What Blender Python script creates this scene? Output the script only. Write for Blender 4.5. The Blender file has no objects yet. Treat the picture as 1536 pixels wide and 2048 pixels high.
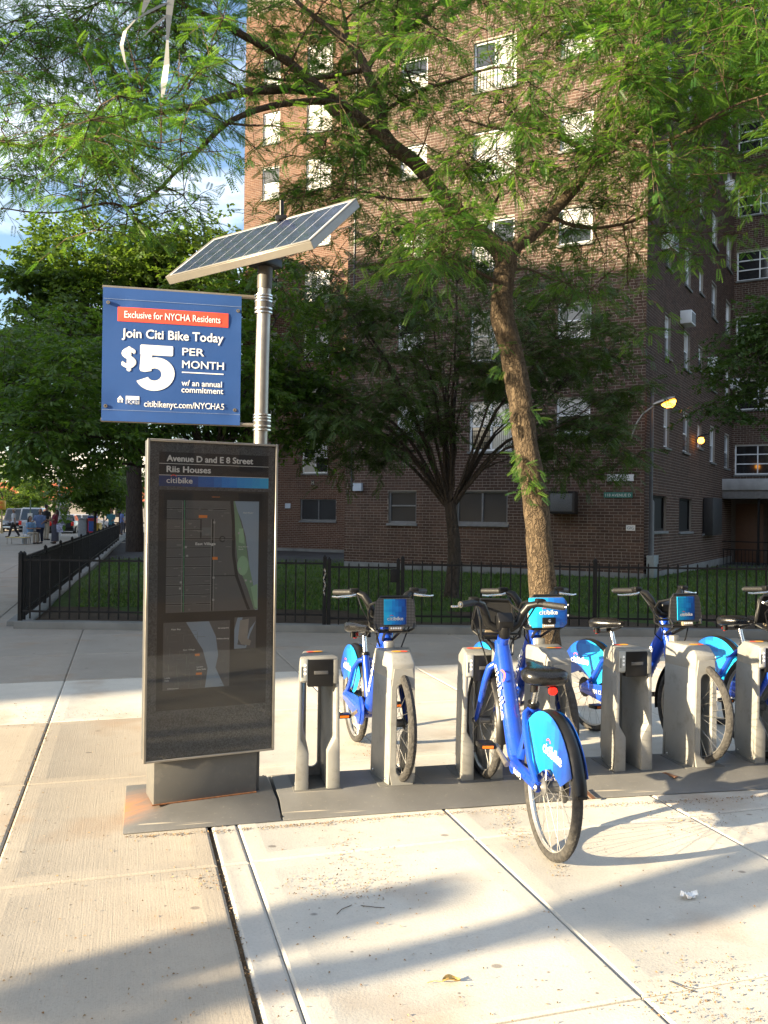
import bpy, bmesh, math, random
import numpy as np
from mathutils import Vector, Matrix, Euler

# ------------------------------------------------------------------ camera, sky, sun, exposure
scene = bpy.context.scene
COL = scene.collection
FPX = 1700.0; CAM_H = 1.62; ROLL = 0.0129; PITCH = math.atan(5.0 / FPX)
cam_data = bpy.data.cameras.new("camera")
cam_data.sensor_fit = 'VERTICAL'; cam_data.sensor_height = 36.0
cam_data.lens = 36.0 * FPX / 2048.0
cam_data.clip_start = 0.05; cam_data.clip_end = 3000.0
cam = bpy.data.objects.new("camera", cam_data); COL.objects.link(cam)
cam.matrix_world = Matrix.Translation((0, 0, CAM_H)) @ Matrix.Rotation(math.pi / 2 + PITCH, 4, 'X') @ Matrix.Rotation(ROLL, 4, 'Z')
scene.camera = cam

SUN_EL = math.radians(14.5)
SUN_H = Vector((0.898, 0.440, 0)).normalized()          # the way the light travels over the ground
SUN_ROT = math.atan2(-SUN_H.x, -SUN_H.y)
world = bpy.data.worlds.new("World"); scene.world = world; world.use_nodes = True
wn = world.node_tree; wn.nodes.clear()
w_out = wn.nodes.new('ShaderNodeOutputWorld'); w_bg = wn.nodes.new('ShaderNodeBackground')
w_sky = wn.nodes.new('ShaderNodeTexSky'); w_sky.sky_type = 'NISHITA'; w_sky.sun_disc = False
w_sky.sun_elevation = SUN_EL; w_sky.sun_rotation = SUN_ROT % (2 * math.pi)
w_sky.air_density = 1.0; w_sky.dust_density = 1.2; w_sky.ozone_density = 2.0
# thin white clouds drifting over the whole sky
w_tc = wn.nodes.new('ShaderNodeTexCoord'); w_map = wn.nodes.new('ShaderNodeMapping'); w_map.inputs['Scale'].default_value = (1.6, 1.6, 4.0)
w_noise = wn.nodes.new('ShaderNodeTexNoise'); w_noise.inputs['Scale'].default_value = 3.2; w_noise.inputs['Detail'].default_value = 7; w_noise.inputs['Roughness'].default_value = 0.55
w_ramp = wn.nodes.new('ShaderNodeValToRGB'); w_ramp.color_ramp.elements[0].position = 0.44; w_ramp.color_ramp.elements[1].position = 0.70
w_mix = wn.nodes.new('ShaderNodeMix'); w_mix.data_type = 'RGBA'; w_mix.inputs[7].default_value = (6.2, 6.4, 6.7, 1)
w_f = wn.nodes.new('ShaderNodeMath'); w_f.operation = 'MULTIPLY'; w_f.inputs[1].default_value = 0.8
wn.links.new(w_tc.outputs['Generated'], w_map.inputs['Vector']); wn.links.new(w_map.outputs[0], w_noise.inputs['Vector'])
wn.links.new(w_noise.outputs[0], w_ramp.inputs[0]); wn.links.new(w_ramp.outputs[0], w_f.inputs[0]); wn.links.new(w_f.outputs[0], w_mix.inputs[0])
wn.links.new(w_sky.outputs[0], w_mix.inputs[6]); wn.links.new(w_mix.outputs[2], w_bg.inputs[0])
w_bg.inputs[1].default_value = 0.078
wn.links.new(w_bg.outputs[0], w_out.inputs[0])

sun_data = bpy.data.lights.new("sun", 'SUN'); sun_data.energy = 5.0; sun_data.angle = math.radians(0.53); sun_data.color = (1.0, 0.82, 0.55)
sun = bpy.data.objects.new("sun", sun_data); COL.objects.link(sun)
_sd = Vector((SUN_H.x * math.cos(SUN_EL), SUN_H.y * math.cos(SUN_EL), -math.sin(SUN_EL)))
sun.rotation_euler = _sd.to_track_quat('-Z', 'Y').to_euler()
sun.location = (-20, -10, 30)

vs = scene.view_settings
vs.view_transform = 'Standard'; vs.look = 'None'; vs.gamma = 1.0; vs.use_curve_mapping = False; vs.exposure = 2.2
scene.display_settings.display_device = 'sRGB'
cy = scene.cycles
cy.max_bounces = 8; cy.transparent_max_bounces = 12; cy.sample_clamp_indirect = 4.0
try:
    cy.use_denoising = True
except Exception:
    pass

# ------------------------------------------------------------------ measuring helpers (photo pixels of 1536x2048 -> places)
def pray(px, py):
    u = px - 768.0; v = py - 1024.0
    c, s = math.cos(ROLL), math.sin(ROLL)
    ur = c * u + s * v; vr = -s * u + c * v
    d = (ur / FPX, 1.0, -vr / FPX); cp, sp = math.cos(PITCH), math.sin(PITCH)
    return (d[0], d[1] * cp - d[2] * sp, d[1] * sp + d[2] * cp)
def at(px, py, Y):
    d = pray(px, py); k = Y / d[1]
    return Vector((d[0] * k, Y, CAM_H + d[2] * k))
def gnd(px, py, z=0.0):
    d = pray(px, py); t = (z - CAM_H) / d[2]
    return Vector((d[0] * t, d[1] * t, z))

# ------------------------------------------------------------------ mesh helpers
class MB:
    def __init__(s): s.v = []; s.f = []
    def add(s, vs, fs):
        b = len(s.v); s.v.extend([tuple(x) for x in vs]); s.f.extend([tuple(i + b for i in f) for f in fs]); return s
    def box(s, c, d, M=None):
        x, y, z = d[0] / 2, d[1] / 2, d[2] / 2
        vs = [Vector((sx * x, sy * y, sz * z)) for sx in (-1, 1) for sy in (-1, 1) for sz in (-1, 1)]
        if M is not None: vs = [M @ p for p in vs]
        c = Vector(c)
        return s.add([p + c for p in vs], [(0, 1, 3, 2), (4, 6, 7, 5), (0, 4, 5, 1), (2, 3, 7, 6), (0, 2, 6, 4), (1, 5, 7, 3)])
    def bx(s, x0, x1, y0, y1, z0, z1):
        return s.box(((x0 + x1) / 2, (y0 + y1) / 2, (z0 + z1) / 2), (x1 - x0, y1 - y0, z1 - z0))
    def loft(s, rings, cap=True):
        n = len(rings[0]); vs = [p for r in rings for p in r]; fs = []
        for k in range(len(rings) - 1):
            for i in range(n):
                j = (i + 1) % n
                fs.append((k * n + i, k * n + j, (k + 1) * n + j, (k + 1) * n + i))
        if cap: fs.append(tuple(range(n))[::-1]); fs.append(tuple((len(rings) - 1) * n + i for i in range(n)))
        return s.add(vs, fs)
    def prism(s, poly, a, b, axis='z'):
        def P(p, t): return {'z': (p[0], p[1], t), 'y': (p[0], t, p[1]), 'x': (t, p[0], p[1])}[axis]
        return s.loft([[P(p, a) for p in poly], [P(p, b) for p in poly]])
    def tube(s, pts, rad, n=8, cap=True, flat=1.0):
        pts = [Vector(p) for p in pts]
        if not hasattr(rad, '__len__'): rad = [rad] * len(pts)
        rings = []; up = None
        for i, p in enumerate(pts):
            t = (pts[min(i + 1, len(pts) - 1)] - pts[max(i - 1, 0)])
            t = t.normalized() if t.length > 1e-9 else Vector((0, 0, 1))
            if up is None:
                up = Vector((0, 0, 1)) if abs(t.z) < 0.9 else Vector((1, 0, 0))
            a = t.cross(up)
            if a.length < 1e-6: a = t.orthogonal()
            a.normalize(); b = a.cross(t).normalized(); up = b
            rings.append([p + (a * math.cos(w) + b * math.sin(w) * flat) * rad[i] for w in [2 * math.pi * k / n for k in range(n)]])
        return s.loft(rings, cap)
    def lathe(s, prof, n=24, M=None, close=False):
        # profile of (r, h) turned about local Z
        rings = []
        for r, h in prof:
            ring = [Vector((r * math.cos(2 * math.pi * k / n), r * math.sin(2 * math.pi * k / n), h)) for k in range(n)]
            if M is not None: ring = [M @ p for p in ring]
            rings.append(ring)
        if close: rings.append(rings[0])
        return s.loft(rings, not close)
    def quad(s, a, b, c, d): return s.add([a, b, c, d], [(0, 1, 2, 3)])
    def poly(s, pts): return s.add(pts, [tuple(range(len(pts)))])
    def xform(s, M): s.v = [tuple(M @ Vector(p)) for p in s.v]; return s
    def mesh(s, name, mat=None, smooth=True, bev=0.0, seg=2, ang=38, fixn=True):
        me = bpy.data.meshes.new(name); me.from_pydata([tuple(p) for p in s.v], [], s.f)
        if bev > 0 or fixn:
            bm = bmesh.new(); bm.from_mesh(me)
            if fixn: bmesh.ops.recalc_face_normals(bm, faces=bm.faces)
            if bev > 0:
                es = [e for e in bm.edges if len(e.link_faces) == 2 and e.calc_face_angle(0) > math.radians(28)]
                bmesh.ops.bevel(bm, geom=es, offset=bev, offset_type='OFFSET', segments=seg, profile=0.5, affect='EDGES', clamp_overlap=True)
            bm.to_mesh(me); bm.free()
        if smooth:
            me.polygons.foreach_set('use_smooth', [True] * len(me.polygons)); me.set_sharp_from_angle(angle=math.radians(ang))
        if mat: me.materials.append(mat)
        me.update(); return me
    def build(s, name, mat, parent=None, **k):
        return link(name, s.mesh(name, mat, **k), parent)

def np_mesh(name, V, F, mat=None, rnd=None, smooth=False):
    V = np.asarray(V, np.float32); F = np.asarray(F, np.int32); m, k = F.shape
    me = bpy.data.meshes.new(name)
    me.vertices.add(len(V)); me.vertices.foreach_set('co', V.ravel())
    me.loops.add(m * k); me.loops.foreach_set('vertex_index', F.ravel())
    me.polygons.add(m); me.polygons.foreach_set('loop_start', np.arange(0, m * k, k, dtype=np.int32))
    try: me.polygons.foreach_set('loop_total', np.full(m, k, np.int32))
    except Exception: pass
    me.update(calc_edges=True)
    if rnd is not None:
        at_ = me.attributes.new('rnd', 'FLOAT', 'FACE'); at_.data.foreach_set('value', np.asarray(rnd, np.float32))
    me.polygons.foreach_set('use_smooth', np.full(m, smooth))
    if mat: me.materials.append(mat)
    return me

def link(name, data, parent=None, loc=None):
    o = bpy.data.objects.new(name, data); COL.objects.link(o)
    if parent is not None: o.parent = parent
    if loc is not None: o.location = loc
    return o
def thing(name, label, cat, loc=(0, 0, 0), rz=0.0, group=None):
    o = link(name, None); o.location = loc; o.rotation_euler = (0, 0, rz); o.empty_display_size = 0.2
    return tag(o, label, cat, group)
def tag(o, label, cat, group=None):
    o['label'] = label; o['category'] = cat
    if group: o['group'] = group
    return o
def kind(o, k): o['kind'] = k; return o
def dup(root, loc=None, rot=None, label=None, parent=None):
    c = root.copy(); COL.objects.link(c); c.parent = parent
    if loc is not None: c.location = loc
    if rot is not None: c.rotation_euler = rot
    if label: c['label'] = label
    for ch in root.children: dup(ch, parent=c)
    return c

# ------------------------------------------------------------------ materials
MATS = {}
class NT:
    def __init__(s, name):
        s.m = bpy.data.materials.new(name); s.m.use_nodes = True; s.t = s.m.node_tree; s.n = s.t.nodes
        s.p = s.n['Principled BSDF']; s.out = s.n['Material Output']
    def new(s, k, **kw):
        x = s.n.new(k)
        for a, b in kw.items(): setattr(x, a, b)
        return x
    def ln(s, a, b): s.t.links.new(a, b)
    def pos(s, space='world'):
        if space == 'world': return s.new('ShaderNodeNewGeometry').outputs['Position']
        return s.new('ShaderNodeTexCoord').outputs['Object']
    def mapped(s, vec, scale=(1, 1, 1), rot=(0, 0, 0), loc=(0, 0, 0)):
        m = s.new('ShaderNodeMapping'); m.inputs['Scale'].default_value = scale; m.inputs['Rotation'].default_value = rot; m.inputs['Location'].default_value = loc
        s.ln(vec, m.inputs['Vector']); return m.outputs[0]
    def noise(s, vec, scale, detail=4, rough=0.55):
        n = s.new('ShaderNodeTexNoise'); n.inputs['Scale'].default_value = scale; n.inputs['Detail'].default_value = detail; n.inputs['Roughness'].default_value = rough
        if vec is not None: s.ln(vec, n.inputs['Vector'])
        return n.outputs['Fac']
    def voro(s, vec, scale, feat='F1'):
        n = s.new('ShaderNodeTexVoronoi'); n.feature = feat; n.inputs['Scale'].default_value = scale
        s.ln(vec, n.inputs['Vector']); return n.outputs['Distance']
    def ramp(s, f, stops, interp='LINEAR'):
        r = s.new('ShaderNodeValToRGB'); cr = r.color_ramp; cr.interpolation = interp
        while len(cr.elements) < len(stops): cr.elements.new(0.5)
        for e, (p, c) in zip(cr.elements, stops):
            e.position = p; e.color = (c, c, c, 1) if not hasattr(c, '__len__') else (*c, 1)
        s.ln(f, r.inputs[0]); return r.outputs[0]
    def mix(s, f, a, b, mode='MIX'):
        m = s.new('ShaderNodeMix'); m.data_type = 'RGBA'; m.blend_type = mode
        for i, v in ((0, f), (6, a), (7, b)):
            if hasattr(v, 'is_linked') or hasattr(v, 'links'): s.ln(v, m.inputs[i])
            else: m.inputs[i].default_value = v if i == 0 else (*v, 1)
        return m.outputs[2]
    def math(s, op, a, b=0.0, c=None):
        m = s.new('ShaderNodeMath'); m.operation = op
        for i, v in ((0, a), (1, b), (2, c)):
            if v is None: continue
            if hasattr(v, 'links'): s.ln(v, m.inputs[i])
            else: m.inputs[i].default_value = v
        return m.outputs[0]
    def attr(s, name='rnd'):
        a = s.new('ShaderNodeAttribute'); a.attribute_name = name; return a.outputs['Fac']
    def bump(s, h, strength=0.3, dist=0.01):
        b = s.new('ShaderNodeBump'); b.inputs['Strength'].default_value = strength; b.inputs['Distance'].default_value = dist
        s.ln(h, b.inputs['Height']); s.ln(b.outputs[0], s.p.inputs['Normal']); return b
    def col(s, c):
        if hasattr(c, 'links'): s.ln(c, s.p.inputs['Base Color'])
        else: s.p.inputs['Base Color'].default_value = (*c, 1)
    def set(s, **k):
        for a, v in k.items(): s.p.inputs[a.replace('_', ' ')].default_value = v
        return s

def simple(name, col, rough=0.5, metal=0.0, var=0.12, scale=8.0, bump=0.0, bscale=60.0, coat=0.0, spec=0.5, space='obj', dirt=None):
    """A painted or moulded surface: a base colour with faint blotches, fine relief and optional grime."""
    if name in MATS: return MATS[name]
    t = NT(name); v = t.pos(space)
    n = t.noise(v, scale, 5)
    lo = tuple(max(0, c * (1 - var)) for c in col); hi = tuple(min(1, c * (1 + var)) for c in col)
    c = t.ramp(n, [(0.3, lo), (0.7, hi)])
    if dirt:
        n2 = t.noise(v, scale * 2.7, 6, 0.7); c = t.mix(t.ramp(n2, [(0.52, 0.0), (0.75, dirt[1])]), c, dirt[0])
    t.col(c); t.set(Roughness=rough, Metallic=metal); t.p.inputs['Specular IOR Level'].default_value = spec
    t.ln(t.ramp(t.noise(v, scale * 3, 4), [(0.2, max(0.02, rough - 0.08)), (0.8, min(1, rough + 0.1))]), t.p.inputs['Roughness'])
    if coat: t.p.inputs['Coat Weight'].default_value = coat; t.p.inputs['Coat Roughness'].default_value = 0.08
    if bump: t.bump(t.noise(v, bscale, 3), bump, 0.004)
    MATS[name] = t.m; return t.m

def emis(name, col, strength):
    t = NT(name); t.col(col); t.p.inputs['Emission Color'].default_value = (*col, 1); t.p.inputs['Emission Strength'].default_value = strength
    MATS[name] = t.m; return t.m

# ------------------------------------------------------------------ lettering
def text_mb(body, size, bold=0.0, align='LEFT', sx=1.0):
    cu = bpy.data.curves.new('lettering', 'FONT'); cu.body = body; cu.size = size; cu.offset = bold * size; cu.resolution_u = 3; cu.align_x = align
    ob = bpy.data.objects.new('lettering', cu); COL.objects.link(ob)
    bpy.context.view_layer.update()
    me = bpy.data.meshes.new_from_object(ob.evaluated_get(bpy.context.evaluated_depsgraph_get()))
    mb = MB(); mb.v = [(v.co.x * sx, v.co.y, v.co.z) for v in me.vertices]; mb.f = [tuple(p.vertices) for p in me.polygons]
    bpy.data.objects.remove(ob); bpy.data.curves.remove(cu); bpy.data.meshes.remove(me)
    return mb
def width(mb): xs = [p[0] for p in mb.v]; return min(xs), max(xs)
def fit_text(body, x0, x1, z, size, bold=0.0):
    """flat lettering in the XZ plane from x0 to x1 standing on z, facing -Y"""
    mb = text_mb(body, size, 0.0); a, b = width(mb); e = bold * size; k = (x1 - x0 - 2 * e) / (b - a)
    base = [((p[0] - a) * k + x0 + e, 0.0, p[1] + z) for p in mb.v]
    if bold <= 0: mb.v = base; return mb
    out = MB()                                   # heavier strokes: shifted copies, each a hair in front of the last
    for i, (dx, dz) in enumerate(((-1, 0), (1, 0), (0, 0.8), (0, -0.8), (0, 0))): out.add([(p[0] + dx * e, -0.00022 * i, p[2] + dz * e) for p in base], mb.f)
    return out
def arc_mb(cx, cz, r, w, a0, a1, n=10):
    mb = MB(); pts = []
    for i in range(n + 1):
        a = math.radians(a0 + (a1 - a0) * i / n); pts.append((a,))
    for i in range(n):
        a, b = pts[i][0], pts[i + 1][0]
        mb.quad((cx + (r - w) * math.cos(a), 0, cz + (r - w) * math.sin(a)), (cx + r * math.cos(a), 0, cz + r * math.sin(a)),
                (cx + r * math.cos(b), 0, cz + r * math.sin(b)), (cx + (r - w) * math.cos(b), 0, cz + (r - w) * math.sin(b)))
    return mb
_T = {}
def logo(x0, x1, z, h):
    """two-word wordmark with its small arch; returns (white lettering, red arch) in the XZ plane facing -Y"""
    w = x1 - x0
    a = fit_text('citi', x0, x0 + w * 0.40, z, h, 0.012); b = fit_text('bike', x0 + w * 0.44, x1, z, h, 0.03)
    a.add(b.v, b.f)
    return a, arc_mb(x0 + w * 0.27, z + h * 0.60, w * 0.14, w * 0.028, 35, 145)
# ------------------------------------------------------------------ surface materials
def m_concrete(name, base, warm, broom=False, stain=(0.30, 0.19, 0.11)):
    t = NT(name); v = t.pos()
    big = t.noise(v, 0.9, 5, 0.6); fine = t.noise(v, 90, 3, 0.7); mid = t.noise(v, 7, 6, 0.65)
    c = t.ramp(big, [(0.3, warm), (0.68, base)])
    c = t.mix(t.ramp(mid, [(0.35, 0.45), (0.6, 0.0)]), c, tuple(x * 0.78 for x in base))
    c = t.mix(t.ramp(fine, [(0.30, 0.35), (0.5, 0.0)]), c, tuple(x * 0.55 for x in base))
    spot = t.voro(v, 9.0); c = t.mix(t.ramp(spot, [(0.03, 0.75), (0.075, 0.0)]), c, (0.12, 0.10, 0.085))
    gum = t.voro(t.mapped(v, (2.6, 3.6, 2.1)), 1.0); c = t.mix(t.ramp(gum, [(0.045, 0.65), (0.065, 0.0)]), c, (0.13, 0.11, 0.10))
    sm = t.noise(t.mapped(v, (1, 1, 1), loc=(7, 3, 0)), 1.3, 4); c = t.mix(t.ramp(sm, [(0.57, 0.0), (0.75, 0.55)]), c, stain)
    wv = t.new('ShaderNodeVectorMath'); wv.operation = 'ADD'; nz = t.new('ShaderNodeTexNoise'); nz.inputs['Scale'].default_value = 2.5; nz.inputs['Detail'].default_value = 5; t.ln(v, nz.inputs['Vector']); t.ln(v, wv.inputs[0])
    sc_ = t.new('ShaderNodeVectorMath'); sc_.operation = 'SCALE'; sc_.inputs[3].default_value = 0.5; t.ln(nz.outputs['Color'], sc_.inputs[0]); t.ln(sc_.outputs[0], wv.inputs[1])
    cr = t.voro(wv.outputs[0], 0.55, 'DISTANCE_TO_EDGE'); ck = t.math('MULTIPLY', t.ramp(cr, [(0.0, 1.0), (0.0035, 0.0)]), t.ramp(t.noise(v, 0.5, 2), [(0.60, 0.0), (0.66, 0.6)])); c = t.mix(ck, c, (0.10, 0.085, 0.07))
    oi = t.new('ShaderNodeObjectInfo').outputs['Random']
    c = t.mix(1.0, c, t.ramp(oi, [(0.0, (0.90, 0.89, 0.88)), (1.0, (1.0, 1.0, 1.0))]), 'MULTIPLY')
    t.col(c); t.set(Roughness=0.9); t.p.inputs['Specular IOR Level'].default_value = 0.25
    h = t.math('ADD', t.math('MULTIPLY', fine, 0.6), t.math('MULTIPLY', mid, 0.5))
    if broom:
        b = t.noise(t.mapped(t.mapped(v, rot=(0, 0, math.radians(-16.8))), (140, 3.0, 1)), 1.0, 3)
        h = t.math('ADD', h, t.math('MULTIPLY', b, 0.45))
    t.bump(h, 0.5, 0.004)
    MATS[name] = t.m; return t.m
CONC_W = m_concrete('concrete_pale', (0.60, 0.57, 0.50), (0.53, 0.495, 0.425))
CONC_B = m_concrete('concrete_brown', (0.43, 0.38, 0.305), (0.36, 0.31, 0.245), True)
CONC_G = m_concrete('concrete_shade_grey', (0.36, 0.325, 0.275), (0.29, 0.26, 0.22), True)  # greyer copy for the shaded pavement, the shade put into its colour
CONC_EDGE = m_concrete('concrete_edge', (0.52, 0.495, 0.44), (0.46, 0.43, 0.375))
CONC_BASE = simple('concrete_foundation', (0.15, 0.155, 0.15), 0.85, var=0.25, scale=2.0, bump=0.4, bscale=30)
def m_ground(name, a, b, scale, bump=0.6):
    t = NT(name); v = t.pos(); n = t.noise(v, scale, 8, 0.7); n2 = t.noise(v, scale * 14, 4, 0.7)
    c = t.mix(t.ramp(n2, [(0.35, 0.5), (0.65, 0.0)]), t.ramp(n, [(0.35, a), (0.65, b)]), tuple(x * 0.5 for x in a))
    t.col(c); t.set(Roughness=0.95); t.p.inputs['Specular IOR Level'].default_value = 0.15; t.bump(n2, bump, 0.03); MATS[name] = t.m; return t.m
DIRT = m_ground('joint_dirt', (0.14, 0.095, 0.06), (0.24, 0.165, 0.095), 6)
SOIL = m_ground('soil', (0.045, 0.034, 0.025), (0.085, 0.062, 0.042), 1.5)
LAWN = m_ground('lawn', (0.030, 0.055, 0.012), (0.060, 0.105, 0.022), 1.2)
ASPHALT = m_ground('asphalt', (0.045, 0.047, 0.052), (0.075, 0.077, 0.082), 0.8, 0.3)
GRASSB = None
def m_leaf(name, cols, trans, tw=0.45, rough=0.45):
    t = NT(name); r = t.attr('rnd')
    c = t.ramp(r, [(i / (len(cols) - 1), k) for i, k in enumerate(cols)])
    t.col(c); t.set(Roughness=rough); t.p.inputs['Specular IOR Level'].default_value = 0.35
    tr = t.new('ShaderNodeBsdfTranslucent'); tc = t.ramp(r, [(0.0, trans[0]), (1.0, trans[1])]); t.ln(tc, tr.inputs[0])
    mx = t.new('ShaderNodeMixShader'); mx.inputs[0].default_value = tw
    t.ln(t.p.outputs[0], mx.inputs[1]); t.ln(tr.outputs[0], mx.inputs[2]); t.ln(mx.outputs[0], t.out.inputs[0])
    MATS[name] = t.m; return t.m
LEAF_LOCUST = m_leaf('locust_leaf', [(0.018, 0.062, 0.016), (0.052, 0.126, 0.021), (0.125, 0.205, 0.028)], [(0.06, 0.20, 0.018), (0.25, 0.43, 0.035)], 0.44)
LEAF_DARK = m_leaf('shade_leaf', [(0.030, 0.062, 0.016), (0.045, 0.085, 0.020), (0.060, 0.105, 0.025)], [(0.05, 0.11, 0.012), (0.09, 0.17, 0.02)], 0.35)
LEAF_OAK = m_leaf('street_leaf', [(0.036, 0.080, 0.014), (0.062, 0.120, 0.020), (0.095, 0.160, 0.026)], [(0.10, 0.22, 0.015), (0.18, 0.33, 0.025)], 0.45)
LEAF_FAR = m_leaf('far_leaf', [(0.045, 0.088, 0.018), (0.070, 0.122, 0.022), (0.095, 0.150, 0.027)], [(0.14, 0.25, 0.02), (0.22, 0.34, 0.03)], 0.40)
GRASS_BLADE = m_leaf('grass_blade', [(0.040, 0.085, 0.014), (0.065, 0.130, 0.020), (0.11, 0.14, 0.040)], [(0.06, 0.14, 0.01), (0.12, 0.22, 0.02)], 0.35)
def m_bark(name, a, b, groove, scale=1.0):
    t = NT(name); v = t.pos()
    v2 = t.mapped(v, (9 * scale, 9 * scale, 2.4 * scale)); n = t.noise(v2, 2.0, 8, 0.7)
    wn2 = t.new('ShaderNodeTexNoise'); wn2.inputs['Scale'].default_value = 14 * scale; wn2.inputs['Detail'].default_value = 5; t.ln(v, wn2.inputs['Vector'])
    ws = t.new('ShaderNodeVectorMath'); ws.operation = 'MULTIPLY_ADD'; ws.inputs[1].default_value = (0.10, 0.10, 0.28); t.ln(wn2.outputs['Color'], ws.inputs[0]); t.ln(v, ws.inputs[2])
    cr = t.voro(t.mapped(ws.outputs[0], (17 * scale, 17 * scale, 4.2 * scale)), 1.0, 'DISTANCE_TO_EDGE')
    c = t.ramp(n, [(0.32, a), (0.68, b)]); c = t.mix(t.math('MULTIPLY', t.ramp(cr, [(0.01, 0.85), (0.10, 0.0)]), t.ramp(t.noise(v, 5 * scale, 3), [(0.35, 0.25), (0.62, 1.0)])), c, groove)
    t.col(c); t.set(Roughness=0.9); t.p.inputs['Specular IOR Level'].default_value = 0.2
    h = t.math('ADD', n, t.math('MULTIPLY', t.ramp(cr, [(0.0, 0.0), (0.2, 1.0)]), 0.8)); t.bump(t.math('ADD', h, t.math('MULTIPLY', t.noise(v, 55, 4, 0.7), 0.35)), 0.9, 0.025); MATS[name] = t.m; return t.m
BARK = m_bark('locust_bark', (0.078, 0.056, 0.036), (0.145, 0.106, 0.066), (0.022, 0.015, 0.010), 1.5)
BARK_D = m_bark('dark_bark', (0.042, 0.034, 0.029), (0.075, 0.061, 0.050), (0.025, 0.020, 0.016), 0.7)
def m_brick(name, lo, mid, hi, obj=False):
    t = NT(name); v = t.pos(); r = t.new('ShaderNodeObjectInfo').outputs['Random'] if obj else t.attr('rnd')
    c = t.ramp(r, [(0.0, lo), (0.5, mid), (1.0, hi)])
    big = t.noise(v, 0.35, 4, 0.6); c = t.mix(t.ramp(big, [(0.35, 0.0), (0.7, 0.55)]), c, tuple(x * 1.0 for x in (lo[0] * 0.9, lo[1] * 0.95, lo[2] * 1.05)))
    stk = t.noise(t.mapped(v, (1.3, 1.3, 0.10)), 1.0, 5, 0.6); c = t.mix(t.ramp(stk, [(0.50, 0.0), (0.72, 0.55)]), c, tuple(x * 0.62 for x in lo))
    n = t.noise(v, 45, 4, 0.7); c = t.mix(t.ramp(n, [(0.35, 0.4), (0.6, 0.0)]), c, tuple(x * 0.6 for x in lo))
    t.col(c); t.set(Roughness=0.88); t.p.inputs['Specular IOR Level'].default_value = 0.2; t.bump(n, 0.5, 0.004); MATS[name] = t.m; return t.m
_bl, _bm, _bh = (0.062, 0.038, 0.030), (0.096, 0.058, 0.044), (0.138, 0.082, 0.060)
BRICK = m_brick('brown_brick', _bl, _bm, _bh); BRICK_OBJ = m_brick('brown_brick_single', _bl, _bm, _bh, True)
BRICK_RED = m_brick('red_brick', (0.090, 0.046, 0.032), (0.128, 0.065, 0.043), (0.165, 0.088, 0.058))
MORTAR = simple('mortar', (0.255, 0.225, 0.19), 0.95, var=0.2, scale=3, bump=0.3, bscale=120, space='world')
def m_brickflat(name):
    t = NT(name); tc = t.new('ShaderNodeTexCoord').outputs['Object']; b = t.new('ShaderNodeTexBrick')
    b.inputs['Color1'].default_value = (*_bm, 1); b.inputs['Color2'].default_value = (*_bl, 1); b.inputs['Mortar'].default_value = (0.26, 0.23, 0.2, 1)
    b.inputs['Scale'].default_value = 1.0; b.inputs['Brick Width'].default_value = 0.235; b.inputs['Row Height'].default_value = 0.083; b.inputs['Mortar Size'].default_value = 0.011
    sp = t.new('ShaderNodeSeparateXYZ'); cb = t.new('ShaderNodeCombineXYZ'); t.ln(tc, sp.inputs[0]); t.ln(t.math('ADD', sp.outputs[0], sp.outputs[1]), cb.inputs[0]); t.ln(sp.outputs[2], cb.inputs[1]); t.ln(cb.outputs[0], b.inputs['Vector'])
    t.col(b.outputs[0]); t.set(Roughness=0.9); MATS[name] = t.m; return t.m
BRICKFLAT = m_brickflat('brick_coursing')
WHITE_FRAME = simple('white_window_paint', (0.72, 0.74, 0.76), 0.4, var=0.06, scale=3)
GREY_FRAME = simple('grey_window_metal', (0.16, 0.17, 0.18), 0.5, metal=0.2, var=0.15)
def m_pane(name, col, rough=0.06, spec=0.8):
    t = NT(name); v = t.pos(); n = t.noise(v, 0.7, 3); c = t.ramp(n, [(0.35, tuple(x * 0.6 for x in col)), (0.65, col)])
    t.col(c); t.set(Roughness=rough); t.p.inputs['Specular IOR Level'].default_value = spec; t.p.inputs['IOR'].default_value = 1.52
    t.bump(t.noise(v, 1.1, 2), 0.05, 0.02); MATS[name] = t.m; return t.m
PANE_DARK = m_pane('dark_glass', (0.018, 0.020, 0.023)); PANE_GREY = m_pane('screened_glass', (0.030, 0.033, 0.037), 0.35, 0.35); PANE_BLACK = m_pane('boarded_black', (0.008, 0.008, 0.009), 0.6, 0.2)
PANE_BLIND_GLARE = m_pane('glass_blind_glare', (0.62, 0.62, 0.60), 0.12, 0.6)  # white of a blind, also used as painted sun glare up high
def m_drape(name, a, b, scale, vertical):
    t = NT(name); v = t.pos('obj'); wv = t.new('ShaderNodeTexWave'); wv.bands_direction = 'X' if vertical else 'Z'; wv.inputs['Scale'].default_value = scale; wv.inputs['Distortion'].default_value = 1.5 if vertical else 0.0; t.ln(v, wv.inputs['Vector'])
    t.col(t.ramp(wv.outputs['Fac'], [(0.2, a), (0.8, b)])); t.set(Roughness=0.12); t.p.inputs['Specular IOR Level'].default_value = 0.6; MATS[name] = t.m; return t.m
PANE_CURTAIN = m_drape('glass_over_curtain', (0.26, 0.25, 0.22), (0.55, 0.53, 0.47), 5.0, True); PANE_SLATS = m_drape('glass_over_slats', (0.30, 0.31, 0.31), (0.66, 0.66, 0.64), 9.0, False)
BLACK_IRON = simple('black_iron_paint', (0.008, 0.008, 0.009), 0.6, var=0.3, scale=6, bump=0.3, bscale=80, spec=0.22)
KIOSK_GREY = simple('kiosk_grey_paint', (0.070, 0.070, 0.068), 0.5, var=0.15, scale=4, bump=0.1, bscale=200)
KIOSK_FLECK = simple('kiosk_panel_fleck', (0.055, 0.058, 0.060), 0.45, var=0.7, scale=140)
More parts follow.
